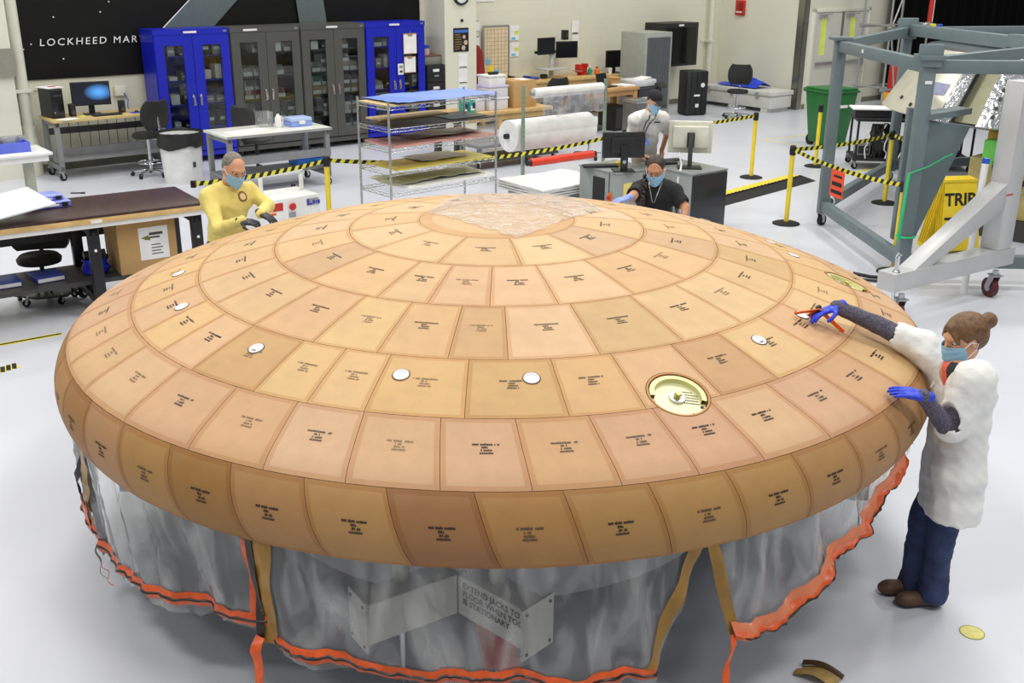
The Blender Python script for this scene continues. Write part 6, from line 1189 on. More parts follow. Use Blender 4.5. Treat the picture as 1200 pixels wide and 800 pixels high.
t = thing('keyboard', 'black keyboard beside the beige monitor', 'keyboard', onc(wC*.25, dC*.75, .8), crz-.3); MB().b2(-.2, .2, -.07, .07, .0, .025).build('keyboard_body', M_BLACK, t, bevel=.005); ky = MB(); [ky.box((-.18+.03*i, -.05+.025*j, .028), (.024, .019, .008)) for i in range(13) for j in range(5)]; ky.build('keys', M_DKGREY, t)
t = thing('keyboard', 'second flat black keyboard behind the first one', 'keyboard', onc(wC*.62, dC*.9, .8), crz-.2); MB().b2(-.2, .2, -.06, .06, .0, .02).build('keyboard_body', M_BLACK, t, bevel=.004)
# left console with dark monitor
kA, kB, kC = px(724, 203, .8), px(750, 201, .8), px(668, 195, .8); wK = .62; dK = (kC-kA).length; krz = AL-.02
t = thing('console_cabinet', 'grey steel console cabinet with red switch under the dark monitor', 'console', Vector((kA.x, kA.y, 0)), krz); MB().b2(0, wK, 0, dK, 0, .78).build('carcass', M_CONG, t, bevel=.004); MB().b2(-.01, wK+.01, -.01, dK+.01, .78, .8).build('top', MATS['console_top'], t, bevel=.003)
MB().b2(-.012, -.001, dK*.32, dK*.62, .25, .7).build('vent_grille', M_BLACK, t); MB().b2(-.008, -.001, dK*.2, dK*.21, .02, .78).build('door_gap', M_DKGREY, t); MB().b2(-.02, -.001, dK*.13, dK*.21, .42, .54).build('switch_plate', mat('switch_orange', (230, 120, 30), .5), t); MB().lathe([(.001, .03), (.02, .03), (.025, 0)], 14, c=(-.02, dK*.17, .48), R=Matrix.Rotation(-PI/2, 3, 'Y')).build('red_knob', M_RED, t, smooth=40); MB().b2(.1, .25, -.006, -.001, .5, .66).build('yellow_note', mat('post_it', (236, 214, 120), .7), t); MB().cyl((.29, -.02, .57), (.29, 0, .57), .022, n=14).build('lock', M_BLACK, t); MB().b2(.42, .5, -.03, -.001, .6, .68).build('socket', M_BLACK, t)
def onk(x, y, z): return on(Vector((kA.x, kA.y, 0)), x, y, z, krz)
monitor(onk(.16, dK*.12, .8), PI+.1, 'wide black monitor seen from behind on the grey steel console', .52, .31, .16, logo=True); t = thing('keyboard', 'black keyboard under the dark monitor on the steel console', 'keyboard', onk(.1, dK*.62, .8), krz-.5); MB().b2(-.22, .22, -.07, .07, 0, .025).build('keyboard_body', M_BLACK, t, bevel=.004); ky = MB(); [ky.box((-.2+.0305*i, -.05+.025*j, .028), (.024, .019, .008)) for i in range(14) for j in range(5)]; ky.build('keys', M_DKGREY, t)
t = thing('yellow_tape_roll', 'small yellow tape roll beside the dark monitor stand', 'tape roll', onk(.34, dK*.5, .8), 0); MB().lathe([(.025, 0), (.05, 0), (.05, .05), (.025, .05), (.025, 0)], 24).build('tape', M_YELLOW, t, smooth=40)
# ------------------------------------------------------------------ benches along the far wall
def wtable(A, wd, dp, h, label, rz=AL, topm=None, legm=None):
    t = thing('wood_table', label, 'table', A, rz); MB().b2(0, wd, 0, dp, h-.06, h).build('table_top', topm or M_WOOD, t, bevel=.005); MB().b2(.05, wd-.05, .05, dp-.05, h-.16, h-.06).build('apron', topm or M_WOOD, t)
    for x in (.03, wd-.13):
        for y in (.03, dp-.13): MB().b2(x, x+.1, y, y+.1, 0, h-.06).build('leg', legm or topm or M_WOOD, t, bevel=.004)
    return t
M_OAK = mat('oak_bench', (196, 150, 98), .5, var=.12, scale=7)
tR = px(750, 101, .86); TA = Vector((tR.x, tR.y, 0))-TV*1.55; wtable(TA, 1.55, .75, .86, 'oak workbench with thick legs beside the printer', topm=M_OAK)
def ont(x, y, z): return on(TA, x, y, z)
lp = thing('laptop', 'open black laptop on the oak workbench', 'laptop', ont(.95, .3, .86), AL+.2); MB().b2(-.17, .17, -.12, .12, 0, .02).build('laptop_base', M_BLACK, lp, bevel=.003); m = MB(); m.M = Matrix.Translation((0, .12, .02)) @ Matrix.Rotation(-.3, 4, 'X'); m.b2(-.17, .17, -.008, .008, 0, .24); m.build('laptop_lid', M_BLACK, lp, bevel=.003); m = MB(); m.M = Matrix.Translation((0, .12, .02)) @ Matrix.Rotation(-.3, 4, 'X'); m.b2(-.155, .155, -.011, -.008, .02, .225); m.build('screen', M_OFF, lp)
t = thing('paper_stack', 'white paper stack at the oak workbench corner', 'paper', ont(1.38, .3, .86), AL); MB().b2(-.15, .15, -.2, .2, 0, .02).build('sheets', M_PAPER, t)
t = thing('carton', 'open brown carton at the corner of the oak workbench', 'box', ont(1.38, .62, .86), AL); MB().b2(-.12, .12, -.1, .1, 0, .14).build('carton_body', M_CARD, t); MB().b2(-.12, .12, -.16, -.1, .13, .14).build('flap', M_CARD, t)
# wall bench behind it
wbA = fr(9.35, .78); WBW = 3.4; wtable(wbA, WBW, .74, .9, 'long maple wall bench carrying the twin monitors', topm=M_WOOD)
def onw(s_, d_, z): return fr(s_, d_, z)
def at_wall(u, v, d): P = pxd(u, v, d); return sd(P)[0], P.z
s1_, z1_ = at_wall(640, 55, .3)
t = thing('twin_screen_stand', 'grey pole and tray stand holding the twin monitors', 'monitor stand', fr(s1_+.05, .42, .9), AL); MB().cyl((0, 0, 0), (0, 0, .55), .05, n=16).build('pole', mat('arm_grey', (190, 192, 186), .4), t, smooth=40); MB().b2(-.35, .35, -.25, .15, .17, .2).build('tray', MATS['arm_grey'], t, bevel=.004); MB().b2(-.45, .45, -.02, .02, .5, .55).build('crossbar', M_BLACK, t)
for (u, v, rz_, lb) in ((640, 54, .1, 'dark monitor tilted left of the twin pair on the wall bench'), (664, 58, -.28, 'dark monitor angled right of the twin pair on the wall bench')):
    s_, z_ = at_wall(u, v, .5); monitor(fr(s_, .5, z_-.18), AL+rz_, lb, .5, .34, .01, base=False)
s_, z_ = at_wall(662, 42, .3); t = thing('desk_speaker', 'black speaker perched above the twin monitors', 'speaker', fr(s_, .3, z_-.08), AL); MB().b2(-.06, .06, -.06, .06, 0, .2).build('cabinet', M_BLACK, t, bevel=.01); MB().lathe([(.001, 0), (.04, .005)], 16, c=(0, -.062, .1), R=Matrix.Rotation(PI/2, 3, 'X')).build('cone', M_DKGREY, t)
s_, z_ = at_wall(681, 73, .35); t = thing('bench_vise', 'red bench vise bolted on the wall bench', 'vise', fr(s_, .4, .9), AL+.3); MB().b2(-.08, .08, -.09, .09, 0, .04).build('vise_base', M_RED, t, bevel=.006); MB().b2(-.15, .12, -.05, .05, .04, .15).build('vise_body', M_RED, t, bevel=.012); MB().b2(.06, .13, -.07, .07, .15, .23).build('fixed_jaw', M_RED, t, bevel=.008); MB().b2(-.2, -.12, -.07, .07, .06, .23).build('moving_jaw', M_RED, t, bevel=.008); MB().cyl((-.23, -.12, .1), (-.23, .12, .1), .01, n=8).build('handle_bar', M_STEEL, t)
rr = random.Random(12)
for k, (s_, w_, h_, m_, nm, lb) in enumerate(((10.0, .3, .1, M_BLACK, 'desk_phone', 'black desk phone on the wall bench by the planning board'), (10.4, .28, .08, mat('blue_tool', (50, 70, 160), .5), 'tool_pouch', 'blue tool pouch on the wall bench'), (10.75, .3, .07, M_BLACK, 'cable_pile', 'black coiled headset pile on the wall bench'), (12.05, .12, .18, mat('green_bottle', (60, 150, 120), .4), 'spray_bottle', 'green spray bottle right of the red vise'), (12.25, .14, .16, mat('orange_box', (236, 120, 50), .5), 'orange_tub', 'orange capped tub beside the black wall bench monitor'))):
    t = thing(nm, lb, nm.split('_')[-1], fr(s_, .5, .9), AL+rr.uniform(-.3, .3))
    if 'bottle' in nm or 'tub' in nm: MB().lathe([(.001, 0), (w_*.4, 0), (w_*.42, h_*.6), (w_*.2, h_*.75), (w_*.2, h_*.85)], 16).build('body', m_, t, smooth=40); MB().lathe([(w_*.22, h_*.85), (w_*.22, h_), (.001, h_)], 12).build('cap', M_RED if 'tub' in nm else M_WHITE, t, smooth=40)
    elif 'pile' in nm: MB().tube([((.09+.03*math.sin(i))*math.cos(i*.5), (.07+.02*math.cos(i*1.3))*math.sin(i*.5), .012+.0009*i) for i in range(70)], .01, 6).build('coil', m_, t, smooth=60)
    else: MB().b2(-w_/2, w_/2, -.11, .11, 0, h_*.6).build('body', m_, t, bevel=.012); MB().b2(-w_/2+.01, -w_/2+.07, -.1, .1, h_*.6, h_).build('handset', m_, t, bevel=.012)
s_, z_ = at_wall(721, 77, .5); monitor(fr(s_, .5, .9), AL-.15, 'black monitor on the wall bench beside the grey cabinet', .52, .36, .12)
# white plastic boxes and carton on the near left table
P0 = px(577, 131, .8); XT = 2.1; nA = Vector((P0.x, P0.y, 0))-TV*.75; wtable(nA, XT, .75, .8, 'maple table with steel legs carrying plastic bins', topm=M_WOOD, legm=M_DKGREY)
def onn(x, y, z): return on(nA, x, y, z)
M_FROST = mat('frosted_bin', (222, 220, 226), .4, var=.05, alpha=.95)
def tote(loc, rz, w_, d_, h_, label, m_, lid):
    t = thing('plastic_tote', label, 'tote', loc, rz); MB().b2(-w_/2, w_/2, -d_/2, d_/2, 0, h_-.03).build('tub', m_, t, bevel=.012); MB().b2(-w_/2-.015, w_/2+.015, -d_/2-.015, d_/2+.015, h_-.03, h_).build('lid', lid, t, bevel=.006); return t
tote(onn(.98, .3, .8), AL, .4, .36, .21, 'frosted plastic tote lowest in the stack beside the carton', M_FROST, M_WHITE); tote(onn(.98, .3, 1.01), AL, .4, .36, .2, 'frosted plastic tote with lilac lid in the middle of the stack', M_FROST, mat('lilac', (206, 196, 224), .5)); tote(onn(.98, .32, 1.21), AL, .36, .32, .17, 'white plastic tote on top of the frosted stack', M_WHITE, M_WHITE); tote(onn(.56, .35, .8), AL, .34, .34, .32, 'lilac topped clear tote beside the glove boxes', M_FROST, MATS['lilac'])
t = thing('black_goggles', 'black goggles lying on the white plastic tote', 'goggles', onn(.98, .28, 1.38), AL); MB().b2(-.09, .09, -.04, .04, 0, .05).build('lens_frame', M_BLACK, t, bevel=.015); MB().tube([(-.09, .02, .03), (0, .12, .02), (.09, .02, .03)], .012, 6).build('strap', M_BLACK, t, smooth=60)
t = thing('cardboard_box', 'tall cardboard carton on the maple table with bins', 'box', onn(1.55, .36, .8), AL); MB().b2(-.25, .25, -.25, .25, 0, .46).build('carton', M_CARD, t, bevel=.004); MB().b2(.0, .2, -.15, .1, .46, .463).build('white_label', M_PAPER, t)
for k, (x, w_) in enumerate(((.22, .1), (.36, .14))): t = thing('glove_box', ['slim green and white glove box on the maple table', 'teal printed glove box leaning on the totes'][k], 'box', onn(x, .1, .8), AL+.2*k); MB().b2(-w_/2, w_/2, -.06, .06, 0, .22).build('carton', mat('teal_print', (60, 160, 140), .5), t, bevel=.003); MB().b2(-w_*.35, w_*.3, -.063, -.06, .05, .13).build('white_panel', M_PAPER, t); MB().b2(-w_*.1, w_*.4, -.065, -.063, .08, .17).build('dark_print', mat('navy', (40, 50, 100), .5), t)
sr_, zr_ = at_wall(566, 90, .6); t = thing('red_jacket', 'dark red jacket hanging beside the planning board', 'jacket', fr(9.1, .35, 0), AL); g = SDF((-.3, -.25, .7), (.35, .25, 1.75), .012); g.cap((0, 0, 1.55), (0, 0, 1.0), .09, .16, .05); g.cap((-.1, 0, 1.5), (-.16, 0, 1.0), .06, .06, .04); g.cap((.1, 0, 1.5), (.16, 0, 1.05), .06, .06, .04); g.wrinkle(.012, 14, 3); g.mesh('garment', mat('maroon_cloth', (140, 30, 28), .8), t, smooth=1)
MB().tube([(0, .34, 1.7), (0, .1, 1.72), (0, 0, 1.66), (0, -.03, 1.6)], .012, 8).build('coat_hook', M_STEEL, t, smooth=60)
# low black and grey cart under the near table
t = thing('equipment_cart', 'low grey equipment cart with blue bin under the maple table', 'cart', onn(-.1, -.75, 0), AL); MB().b2(0, 1.7, 0, .6, .35, .4).build('deck', M_LEGG, t, bevel=.004); MB().b2(0, 1.7, 0, .6, .12, .16).build('lower_deck', M_DKGREY, t)
for x in (.06, 1.64):
    for y in (.06, .54): MB().b2(x-.03, x+.03, y-.03, y+.03, .12, .36).build('leg', M_LEGG, t); c_ = MB(); caster(c_, (x, y, 0), .055, .035, .4); c_.build('caster', [M_RUBBER, M_STEEL], t, smooth=40)
t = thing('blue_tray', 'blue plastic tray on the low grey cart', 'tray', on(nA, 1.15, -.45, .4), AL); MB().b2(-.2, .2, -.15, .15, 0, .1).build('tray_body', mat('royal', (30, 70, 190), .4), t, bevel=.01); MB().b2(-.18, .18, -.13, .13, .1, .12).build('contents', M_PAPER, t)
# tall grey cabinet, printer, wall box
gorg = px(757, 40, 1.78); gorg = Vector((gorg.x, gorg.y, 0)); gw = .8; t = thing('grey_locker', 'tall grey locker with dark shutter door beside the far bench', 'locker', gorg, AL); MB().b2(0, gw, 0, .74, .0, 1.8).build('carcass', mat('locker_grey', (158, 162, 154), .45), t, bevel=.006); sh_ = MB().b2(.06, gw-.06, -.015, -.001, .2, 1.7).build('shutter', mat('shutter_dark', (92, 95, 98), .5), t); q = MB(); [q.b2(.06+(gw-.12)*i/14-.004, .06+(gw-.12)*i/14+.004, -.02, -.015, .2, 1.7) for i in range(1, 14)]; q.build('shutter_rib', mat('rib_dark', (72, 75, 78), .5), sh_)
t = thing('wall_rack', 'black wall mounted equipment rack with glass door', 'rack', fr(14.72, .0, .95), AL); MB().b2(-.56, .56, -.62, -.001, 0, .95).build('housing', M_BLACK, t, bevel=.008); MB().b2(-.48, .48, -.632, -.62, .06, .85).build('glass_door', mat('black_glass', (8, 8, 8), .08), t); MB().b2(-.1, .05, -.635, -.62, .88, .92).build('white_label', M_WHITE, t)
P_ = px(748, 104, .8); t = thing('office_printer', 'white and black office printer with angled touch panel', 'printer', Vector((P_.x, P_.y, 0))-NV*.3+TV*.12, AL); MB().b2(-.1, .55, -.3, .3, .0, .62).build('paper_cabinet', mat('printer_white', (214, 216, 218), .4), t, bevel=.01); MB().b2(-.1, .55, -.3, .3, .63, .8).build('print_engine', mat('printer_dark', (52, 54, 58), .4), t, bevel=.01); MB().b2(-.08, .5, -.2, .3, .81, .95).build('scanner', MATS['printer_white'], t, bevel=.02); m = MB(); m.M = Matrix.Translation((.5, -.32, .82)) @ Matrix.Rotation(.5, 4, 'X'); m.b2(-.12, .12, -.08, .08, 0, .03); m.build('touch_panel', M_BLACK, t, bevel=.006); m = MB(); m.M = Matrix.Translation((0.2, 0, .95)) @ Matrix.Rotation(-.15, 4, 'Y'); m.b2(-.2, .2, -.15, .15, 0, .01); m.build('output_sheets', M_PAPER, t)
t = thing('cup', 'white paper cup standing near the printer', 'cup', fr(12.2, 1.2, .9) if False else fr(12.55, .6, .9), AL); MB().lathe([(.001, 0), (.035, 0), (.045, .11), (.04, .11), (.03, .01)], 18).build('cup_wall', M_WHITE, t, smooth=40); MB().lathe([(.046, .105), (.046, .115), (.001, .118)], 18).build('lid', M_PAPER, t)
P_ = px(738, 156); t = thing('steel_bin', 'brushed steel square bin behind the white polo', 'bin', Vector((P_.x, P_.y, 0))+NV*.15, AL); MB().b2(-.17, .22, -.2, .2, 0, .62).build('bin_body', mat('brushed', (150, 152, 154), .3, .8), t, bevel=.008); MB().b2(-.175, .225, -.205, .205, .62, .68).build('lid', M_STEEL, t, bevel=.01)
P_ = px(765, 135); t = thing('computer_tower', 'black tower computer on the floor beside the oak workbench', 'computer', Vector((tR.x, tR.y, 0))-TV*.42-NV*.35, AL); MB().b2(-.14, .14, -.25, .25, 0, .5).build('case', M_BLACK, t, bevel=.01); MB().b2(-.12, .12, -.256, -.25, .05, .45).build('front_panel', M_DKGREY, t); MB().b2(.06, .11, -.26, -.256, .36, .42).build('sticker', M_WHITE, t)
task_chair(Vector((px(690, 185).x, px(690, 185).y, 0)), 1.0, 'black office chair beside the oak workbench', .5, drafting=False, chrome=True); task_chair(fr(9.75, 1.9), AL+PI, 'black office chair at the long wall bench', .55, drafting=False, chrome=False)
# shipping case, crate, chair and tarp by the right wall
cF = px(803, 136); t = thing('shipping_case', 'tall black ribbed shipping case standing on end', 'case', cF, AL-.35); MB().b2(0, .52, 0, .42, .02, .96).build('shell', mat('case_black', (30, 31, 32), .5), t, bevel=.03); q = MB(); [q.b2(x-.02, x+.02, -.012, .43, .05, .94) for x in (.12, .26, .4)]; q.build('rib', MATS['case_black'], t)
for z in (.25, .75): q = MB(); q.b2(.51, .54, .05, .11, z-.04, z+.04); q.b2(.51, .54, .3, .36, z-.04, z+.04); q.build('latch', M_DKGREY, t)
MB().b2(.18, .32, -.016, -.012, .42, .46).build('label_strip', M_WHITE, t); MB().b2(.22, .3, -.016, -.012, .18, .26).build('label_square', M_WHITE, t); MB().lathe([(.001, .016), (.05, .016), (.05, .012)], 20, c=(.38, 0, .66), R=Matrix.Rotation(PI/2, 3, 'X')).build('round_label', M_WHITE, t)
for x in (.06, .46): q = MB(); q.b2(x-.03, x+.03, .02, .4, 0, .03); q.build('foot', M_RUBBER, t)
crA = px(918, 131); crO = Vector((crA.x, crA.y, 0)); t = thing('white_crate', 'long low white lidded crate against the cream wall', 'crate', crO+TV*(-.05), AL); LC = 2.05; M_CRW = mat('crate_white', (212, 212, 206), .5)
MB().b2(-.42, .3, 0, LC, .09, .36).build('crate_body', M_CRW, t, bevel=.015); MB().b2(-.45, .33, -.03, LC+.03, .37, .47).build('crate_lid', M_CRW, t, bevel=.015)
for y in (.1, 1.05, 2.05): MB().b2(-.42, .3, y, y+.18, 0, .09).build('skid', M_CRW, t)
for y in (.35, 1.1, 1.8): MB().b2(-.47, -.43, y, y+.07, .3, .43).build('latch', M_GREYM, t)
ntp = noise1(88); t = thing('blue_tarp', 'folded bright blue tarp on the white crate', 'tarp', fr(*sd(crO+TV*(-.05)-NV*0)[:2], .47), AL); MB().grid(lambda u, v: (-.3+.55*u, .55+1.2*v, .02+.2*math.sin(u*PI)*(1+.35*ntp(v*6+u*2))*math.sin(min(1, v*1.2+.15)*PI*.95)+.006), 14, 24, thick=.0).build('tarp_sheet', mat('tarp_blue', (24, 60, 205), .45, bump=.3, bscale=9), t, smooth=60)
task_chair(px(862, 138), AL-1.0, 'dark grey task chair with chrome base in front of the white crate', .55)
P_ = fr(16.2, .02, 0); t = thing('wall_outlet', 'wall outlet with black cord behind the printer', 'outlet', fr(14.6, 0, .62), AL); MB().b2(-.05, .05, -.03, 0, -.06, .06).build('plate', M_TRIMW, t, bevel=.004); MB().tube([(0, -.04, 0), (-.1, -.06, -.2), (-.35, -.1, -.28), (-.6, -.2, -.1)], .012, 6).build('cord', M_BLACK, t, smooth=60)
# ------------------------------------------------------------------ green wheeled bin
P_ = px(968, 170); gv = Vector((P_.x, P_.y, 0)); t = thing('green_bin', 'green wheeled waste bin with lid beyond the barrier', 'bin', gv, AL-.25); M_GRN = mat('bin_green', (28, 104, 46), .45)
m = MB(); w0, d0, w1, d1 = .5, .46, .66, .66; z1 = .98
m.add([(-w0/2, -d0/2, .06), (w0/2, -d0/2, .06), (w0/2, d0/2, .06), (-w0/2, d0/2, .06), (-w1/2, -d1/2, z1), (w1/2, -d1/2, z1), (w1/2, d1/2, z1), (-w1/2, d1/2, z1)], [(0, 3, 2, 1), (4, 5, 6, 7), (0, 1, 5, 4), (1, 2, 6, 5), (2, 3, 7, 6), (3, 0, 4, 7)]); m.build('bin_body', M_GRN, t, bevel=.02)
m = MB(); m.b2(-w1/2-.03, w1/2+.03, -d1/2-.03, d1/2+.03, z1, z1+.04); m.b2(-w1/2, w1/2, -d1/2, d1/2, z1+.04, z1+.08); m.b2(-w1/2+.02, w1/2-.02, d1/2+.02, d1/2+.1, z1-.02, z1+.05); m.build('lid', M_GRN, t, bevel=.012); MB().b2(-.12, .12, -d1/2-.005, -d1/2+.02, .72, .77).build('white_stencil', M_WHITE, t)
for x in (-.22, .22): m = MB(); m.cyl((x-.03, .2, .1), (x+.03, .2, .1), .1, n=20); m.build('wheel', M_RUBBER, t, smooth=40)
MB().b2(-.18, .18, -.2, .1, 0, .07).build('foot', M_GRN, t)
# ------------------------------------------------------------------ pipe scaffold by the door
M_GALV = mat('galvanised', (176, 178, 176), .35, .7); sc0 = fr(17.9, 3.2)
t = thing('pipe_scaffold', 'galvanised pipe scaffold tower in front of the double door', 'scaffold', sc0, AL); xw, yd = 1.5, .7
for x in (0, xw):
    for y in (-yd, 0): MB().cyl((x, y, 0), (x, y, 5.2), .025, n=12).build('standard', M_GALV, t, smooth=40)
for z in (.5, 1.85, 3.5):
    for y in (-yd, 0): MB().cyl((-.1, y, z), (xw+.12, y, z), .022, n=10).build('ledger', M_GALV, t, smooth=40)
    for x in (0, xw): MB().cyl((x, -yd-.1, z+.05), (x, .1, z+.05), .022, n=10).build('transom', M_GALV, t, smooth=40); MB().b2(x-.05, x+.05, -yd-.05, -yd+.05, z-.04, z+.09).build('coupler', M_STEEL, t)
    MB().cyl((.4, -yd, z), (.52, -yd, z), .03, n=12).build('orange_band', mat('band_orange', (240, 84, 50), .5), t, smooth=40)
for (a, b_) in (((0, -yd-.03, 1.85), (xw*.55, -yd-.03, 3.5)), ((0, -yd-.03, 1.8), (.5, -yd-.03, .1)), ((xw, -yd-.03, 1.35), (.45, -yd-.03, .1))): MB().cyl(a, b_, .02, n=10).build('brace', M_GALV, t, smooth=40)
t = thing('barricade_tube', 'red and white striped tube hanging on the scaffold', 'tube', fr(19.15, 4.08, 0), AL); MB().cyl((0, 0, 1.95), (0, 0, 4.2), .06, n=16).build('tube', M_RED, t, smooth=40); MB().b2(-.012, .012, -.064, -.058, 1.95, 4.2).build('white_stripe', M_WHITE, t); MB().b2(-.02, .02, .03, .12, 3.4, 3.5).build('hanger', M_GALV, t)
P_ = px(1022, 106, .35); t = thing('fire_extinguisher', 'red fire extinguisher strapped at the scaffold foot', 'extinguisher', fr(18.9, 3.5, 0), AL)
MB().lathe([(.001, .35), (.11, .35), (.12, .38), (.12, .95), (.08, 1.05), (.03, 1.08), (.03, 1.12)], 24).build('cylinder', M_RED, t, smooth=40); MB().b2(-.1, .05, -.02, .02, 1.12, 1.17).build('valve', M_BLACK, t); MB().b2(-.06, .06, -.125, -.11, .6, .75).build('label', M_WHITE, t); MB().b2(-.15, .15, -.15, .15, 0, .35).build('stand_box', mat('amber_case', (236, 170, 40), .5), t, bevel=.01)
# ------------------------------------------------------------------ grey steel handling frame
M_FRAME = mat('frame_grey', (104, 118, 122), .45, var=.05); M_FRAME2 = M_FRAME
tA = px(983, 48, 2.34); A_ = Vector((tA.x, tA.y, 0)); tB = px(1093, 70, 2.34); B_ = Vector((tB.x, tB.y, 0)); B_ = Vector((4.16, 4.72, 0)); A_ = Vector((4.02, 7.35, 0))
dBE = Vector((.999, -.03, 0)); E_ = B_+dBE*2.9; Z_ = Vector((5.86, 10.35, 0)); Y_ = Vector((9.6, 11.2, 0)); FH = 2.32
fr_t = thing('handling_frame', 'tall grey steel handling frame of square tubes on casters', 'frame', A_)
def rel(P, z=0.0): return Vector((P.x-A_.x, P.y-A_.y, z))
for nm, P in (('a', A_), ('b', B_), ('e', E_), ('z', Z_), ('y', Y_)):
    MB().b2(P.x-A_.x-.065, P.x-A_.x+.065, P.y-A_.y-.065, P.y-A_.y+.065, .16, FH+.03).build('post', M_FRAME, fr_t, bevel=.008)
    m = MB(); caster(m, rel(P, 0), .07, .05, .7); m.build('caster', [M_RUBBER, M_STEEL], fr_t, smooth=40)
    MB().box(rel(P, FH+.0)+Vector((0, 0, .02)), (.24, .24, .04 if nm != 'b' else .05)).build('cap_plate', M_FRAME, fr_t, bevel=.006)
for (P, Q) in ((A_, B_), (B_, E_), (A_, Z_), (Z_, Y_)):
    MB().bar(rel(P, FH-.07), rel(Q, FH-.07), .1, .13).build('top_rail', M_FRAME, fr_t, bevel=.006); MB().bar(rel(P, .26), rel(Q, .26), .1, .13).build('bottom_rail', M_FRAME, fr_t, bevel=.006)
d_ = (B_-A_).normalized(); fp = rel(B_, FH-.04)-Vector((.075, .0, 0))
MB().box(rel(B_, FH+.04)+Vector((-.02, -.085, 0)), (.24, .02, .22), rz=-.1).build('corner_plate', M_FRAME, fr_t, bevel=.02)
C_ = Vector((6.6, 6.9, 0)); MB().bar(rel(B_.lerp(C_, .06), FH-.04), rel(C_, FH-.04), .1, .12).build('radial_beam', M_FRAME, fr_t, bevel=.006); MB().bar(rel(Z_, FH-.04), rel(C_+Vector((-.3, .9, 0)), FH-.04), .12, .16).build('radial_beam', M_FRAME, fr_t, bevel=.006); MB().bar(rel(C_+Vector((-.5, .1, 0)), FH-.02), rel(C_+Vector((3.0, .25, 0)), FH-.02), .18, .2).build('hub_beam', M_FRAME, fr_t, bevel=.006); MB().bar(rel(C_+Vector((-.3, .9, 0)), FH-.02), rel(C_+Vector((0, -.2, 0)), FH-.02), .14, .16).build('hub_beam', M_FRAME, fr_t, bevel=.006)
MB().box(rel(Z_, FH+.0)+Vector((-.05, -.12, -.02)), (.3, .03, .3)).build('corner_plate', M_FRAME, fr_t, bevel=.02)
MB().box(rel(Z_, FH)+Vector((.18, -.18, 0)), (.1, .08, .12)).build('clamp', M_STEEL, fr_t, bevel=.006); MB().box(rel(Z_, FH)+Vector((.3, -.16, 0)), (.07, .07, .1)).build('yellow_tag', M_YELLOW, fr_t); MB().box(rel(Z_, FH)+Vector((.4, -.15, 0)), (.07, .07, .09)).build('blue_tag', M_BLUE, fr_t)
m = MB(); m.box(rel(C_, FH+.16), (.5, .35, .06)); m.box(rel(C_+Vector((.15, 0, 0)), FH+.3), (.14, .5, .03), R=Matrix.Rotation(.6, 3, 'X')); m.build('hub_bracket', M_DKGREY, fr_t, bevel=.006); MB().tube([rel(C_, FH+.05)+Vector((-.45, .1, .0)), rel(C_, FH+.05)+Vector((-.4, .1, .25)), rel(C_, FH+.05)+Vector((-.25, .1, .3)), rel(C_, FH+.05)+Vector((-.2, .1, .05))], .018, 8).build('white_hose', M_WHITE, fr_t, smooth=60)
MB().box(rel(A_.lerp(B_, .35), FH-.06)+Vector((-.052, 0, 0)), (.006, .05, .04)).build('white_tag', M_WHITE, fr_t); MB().box(rel(B_, FH-.22)+Vector((-.0, -.067, 0)), (.07, .006, .03)).build('white_tag', M_WHITE, fr_t); MB().lathe([(.055, -.06), (.075, -.05), (.075, .05), (.055, .06), (.055, -.06)], 20, c=rel(A_.lerp(Z_, .06), .28), R=Matrix.Rotation(PI/2, 3, 'X') @ Matrix.Rotation(0, 3, 'Z')).build('white_wrap', M_WHITE, fr_t, smooth=40)
# gusset plates on post b
def zB(P, v): return zrow(Vector((P.x, P.y, 0)), v)
m = MB(); d2 = Vector((.9, .44, 0)); g0 = rel(B_)
m.add([g0+Vector((0, 0, 1.72)), g0+Vector((0, 0, .5)), g0+d2*.12+Vector((0, 0, .5)), g0+d2*.68+Vector((0, 0, 1.62))]+[v+Vector((.01, -.02, 0)) for v in (g0+Vector((0, 0, 1.72)), g0+Vector((0, 0, .5)), g0+d2*.12+Vector((0, 0, .5)), g0+d2*.68+Vector((0, 0, 1.62)))], [(0, 1, 2, 3), (7, 6, 5, 4), (0, 4, 5, 1), (1, 5, 6, 2), (2, 6, 7, 3), (3, 7, 4, 0)]); m.build('gusset_plate', M_FRAME, fr_t)
MB().bar(rel(B_)+Vector((.2, .75, .3)), rel(B_)+Vector((.2, .75, 1.75)), .16, .1).build('inner_post', M_FRAME, fr_t, bevel=.006)
q = MB(); q.bar(rel(B_)+Vector((.0, .0, 1.76)), rel(B_)+d2*.62+Vector((0, .08, 1.78)), .2, .06); q.build('tray_ledge', M_FRAME, fr_t)
# green strap tied to the frame
t = thing('green_strap', 'bright green strap tied around the grey frame post', 'strap', Vector((B_.x, B_.y, 0))); m = MB(); m.tube([(-.09, -.12, 1.2), (-.1, -.12, .9), (-.12, -.14, .6), (-.1, -.1, .5)], .014, 6); m.tube([(-.09, -.12, 1.2), (.12, -.05, 1.26), (.32, .06, 1.34), (.42, .13, 1.36)], .008, 6); m.tube([(.09*math.cos(a), .09*math.sin(a), .52) for a in [i*PI/6 for i in range(12)]], .012, 6, closed=True); m.build('webbing', mat('strap_green', (40, 196, 120), .5), t, smooth=60)
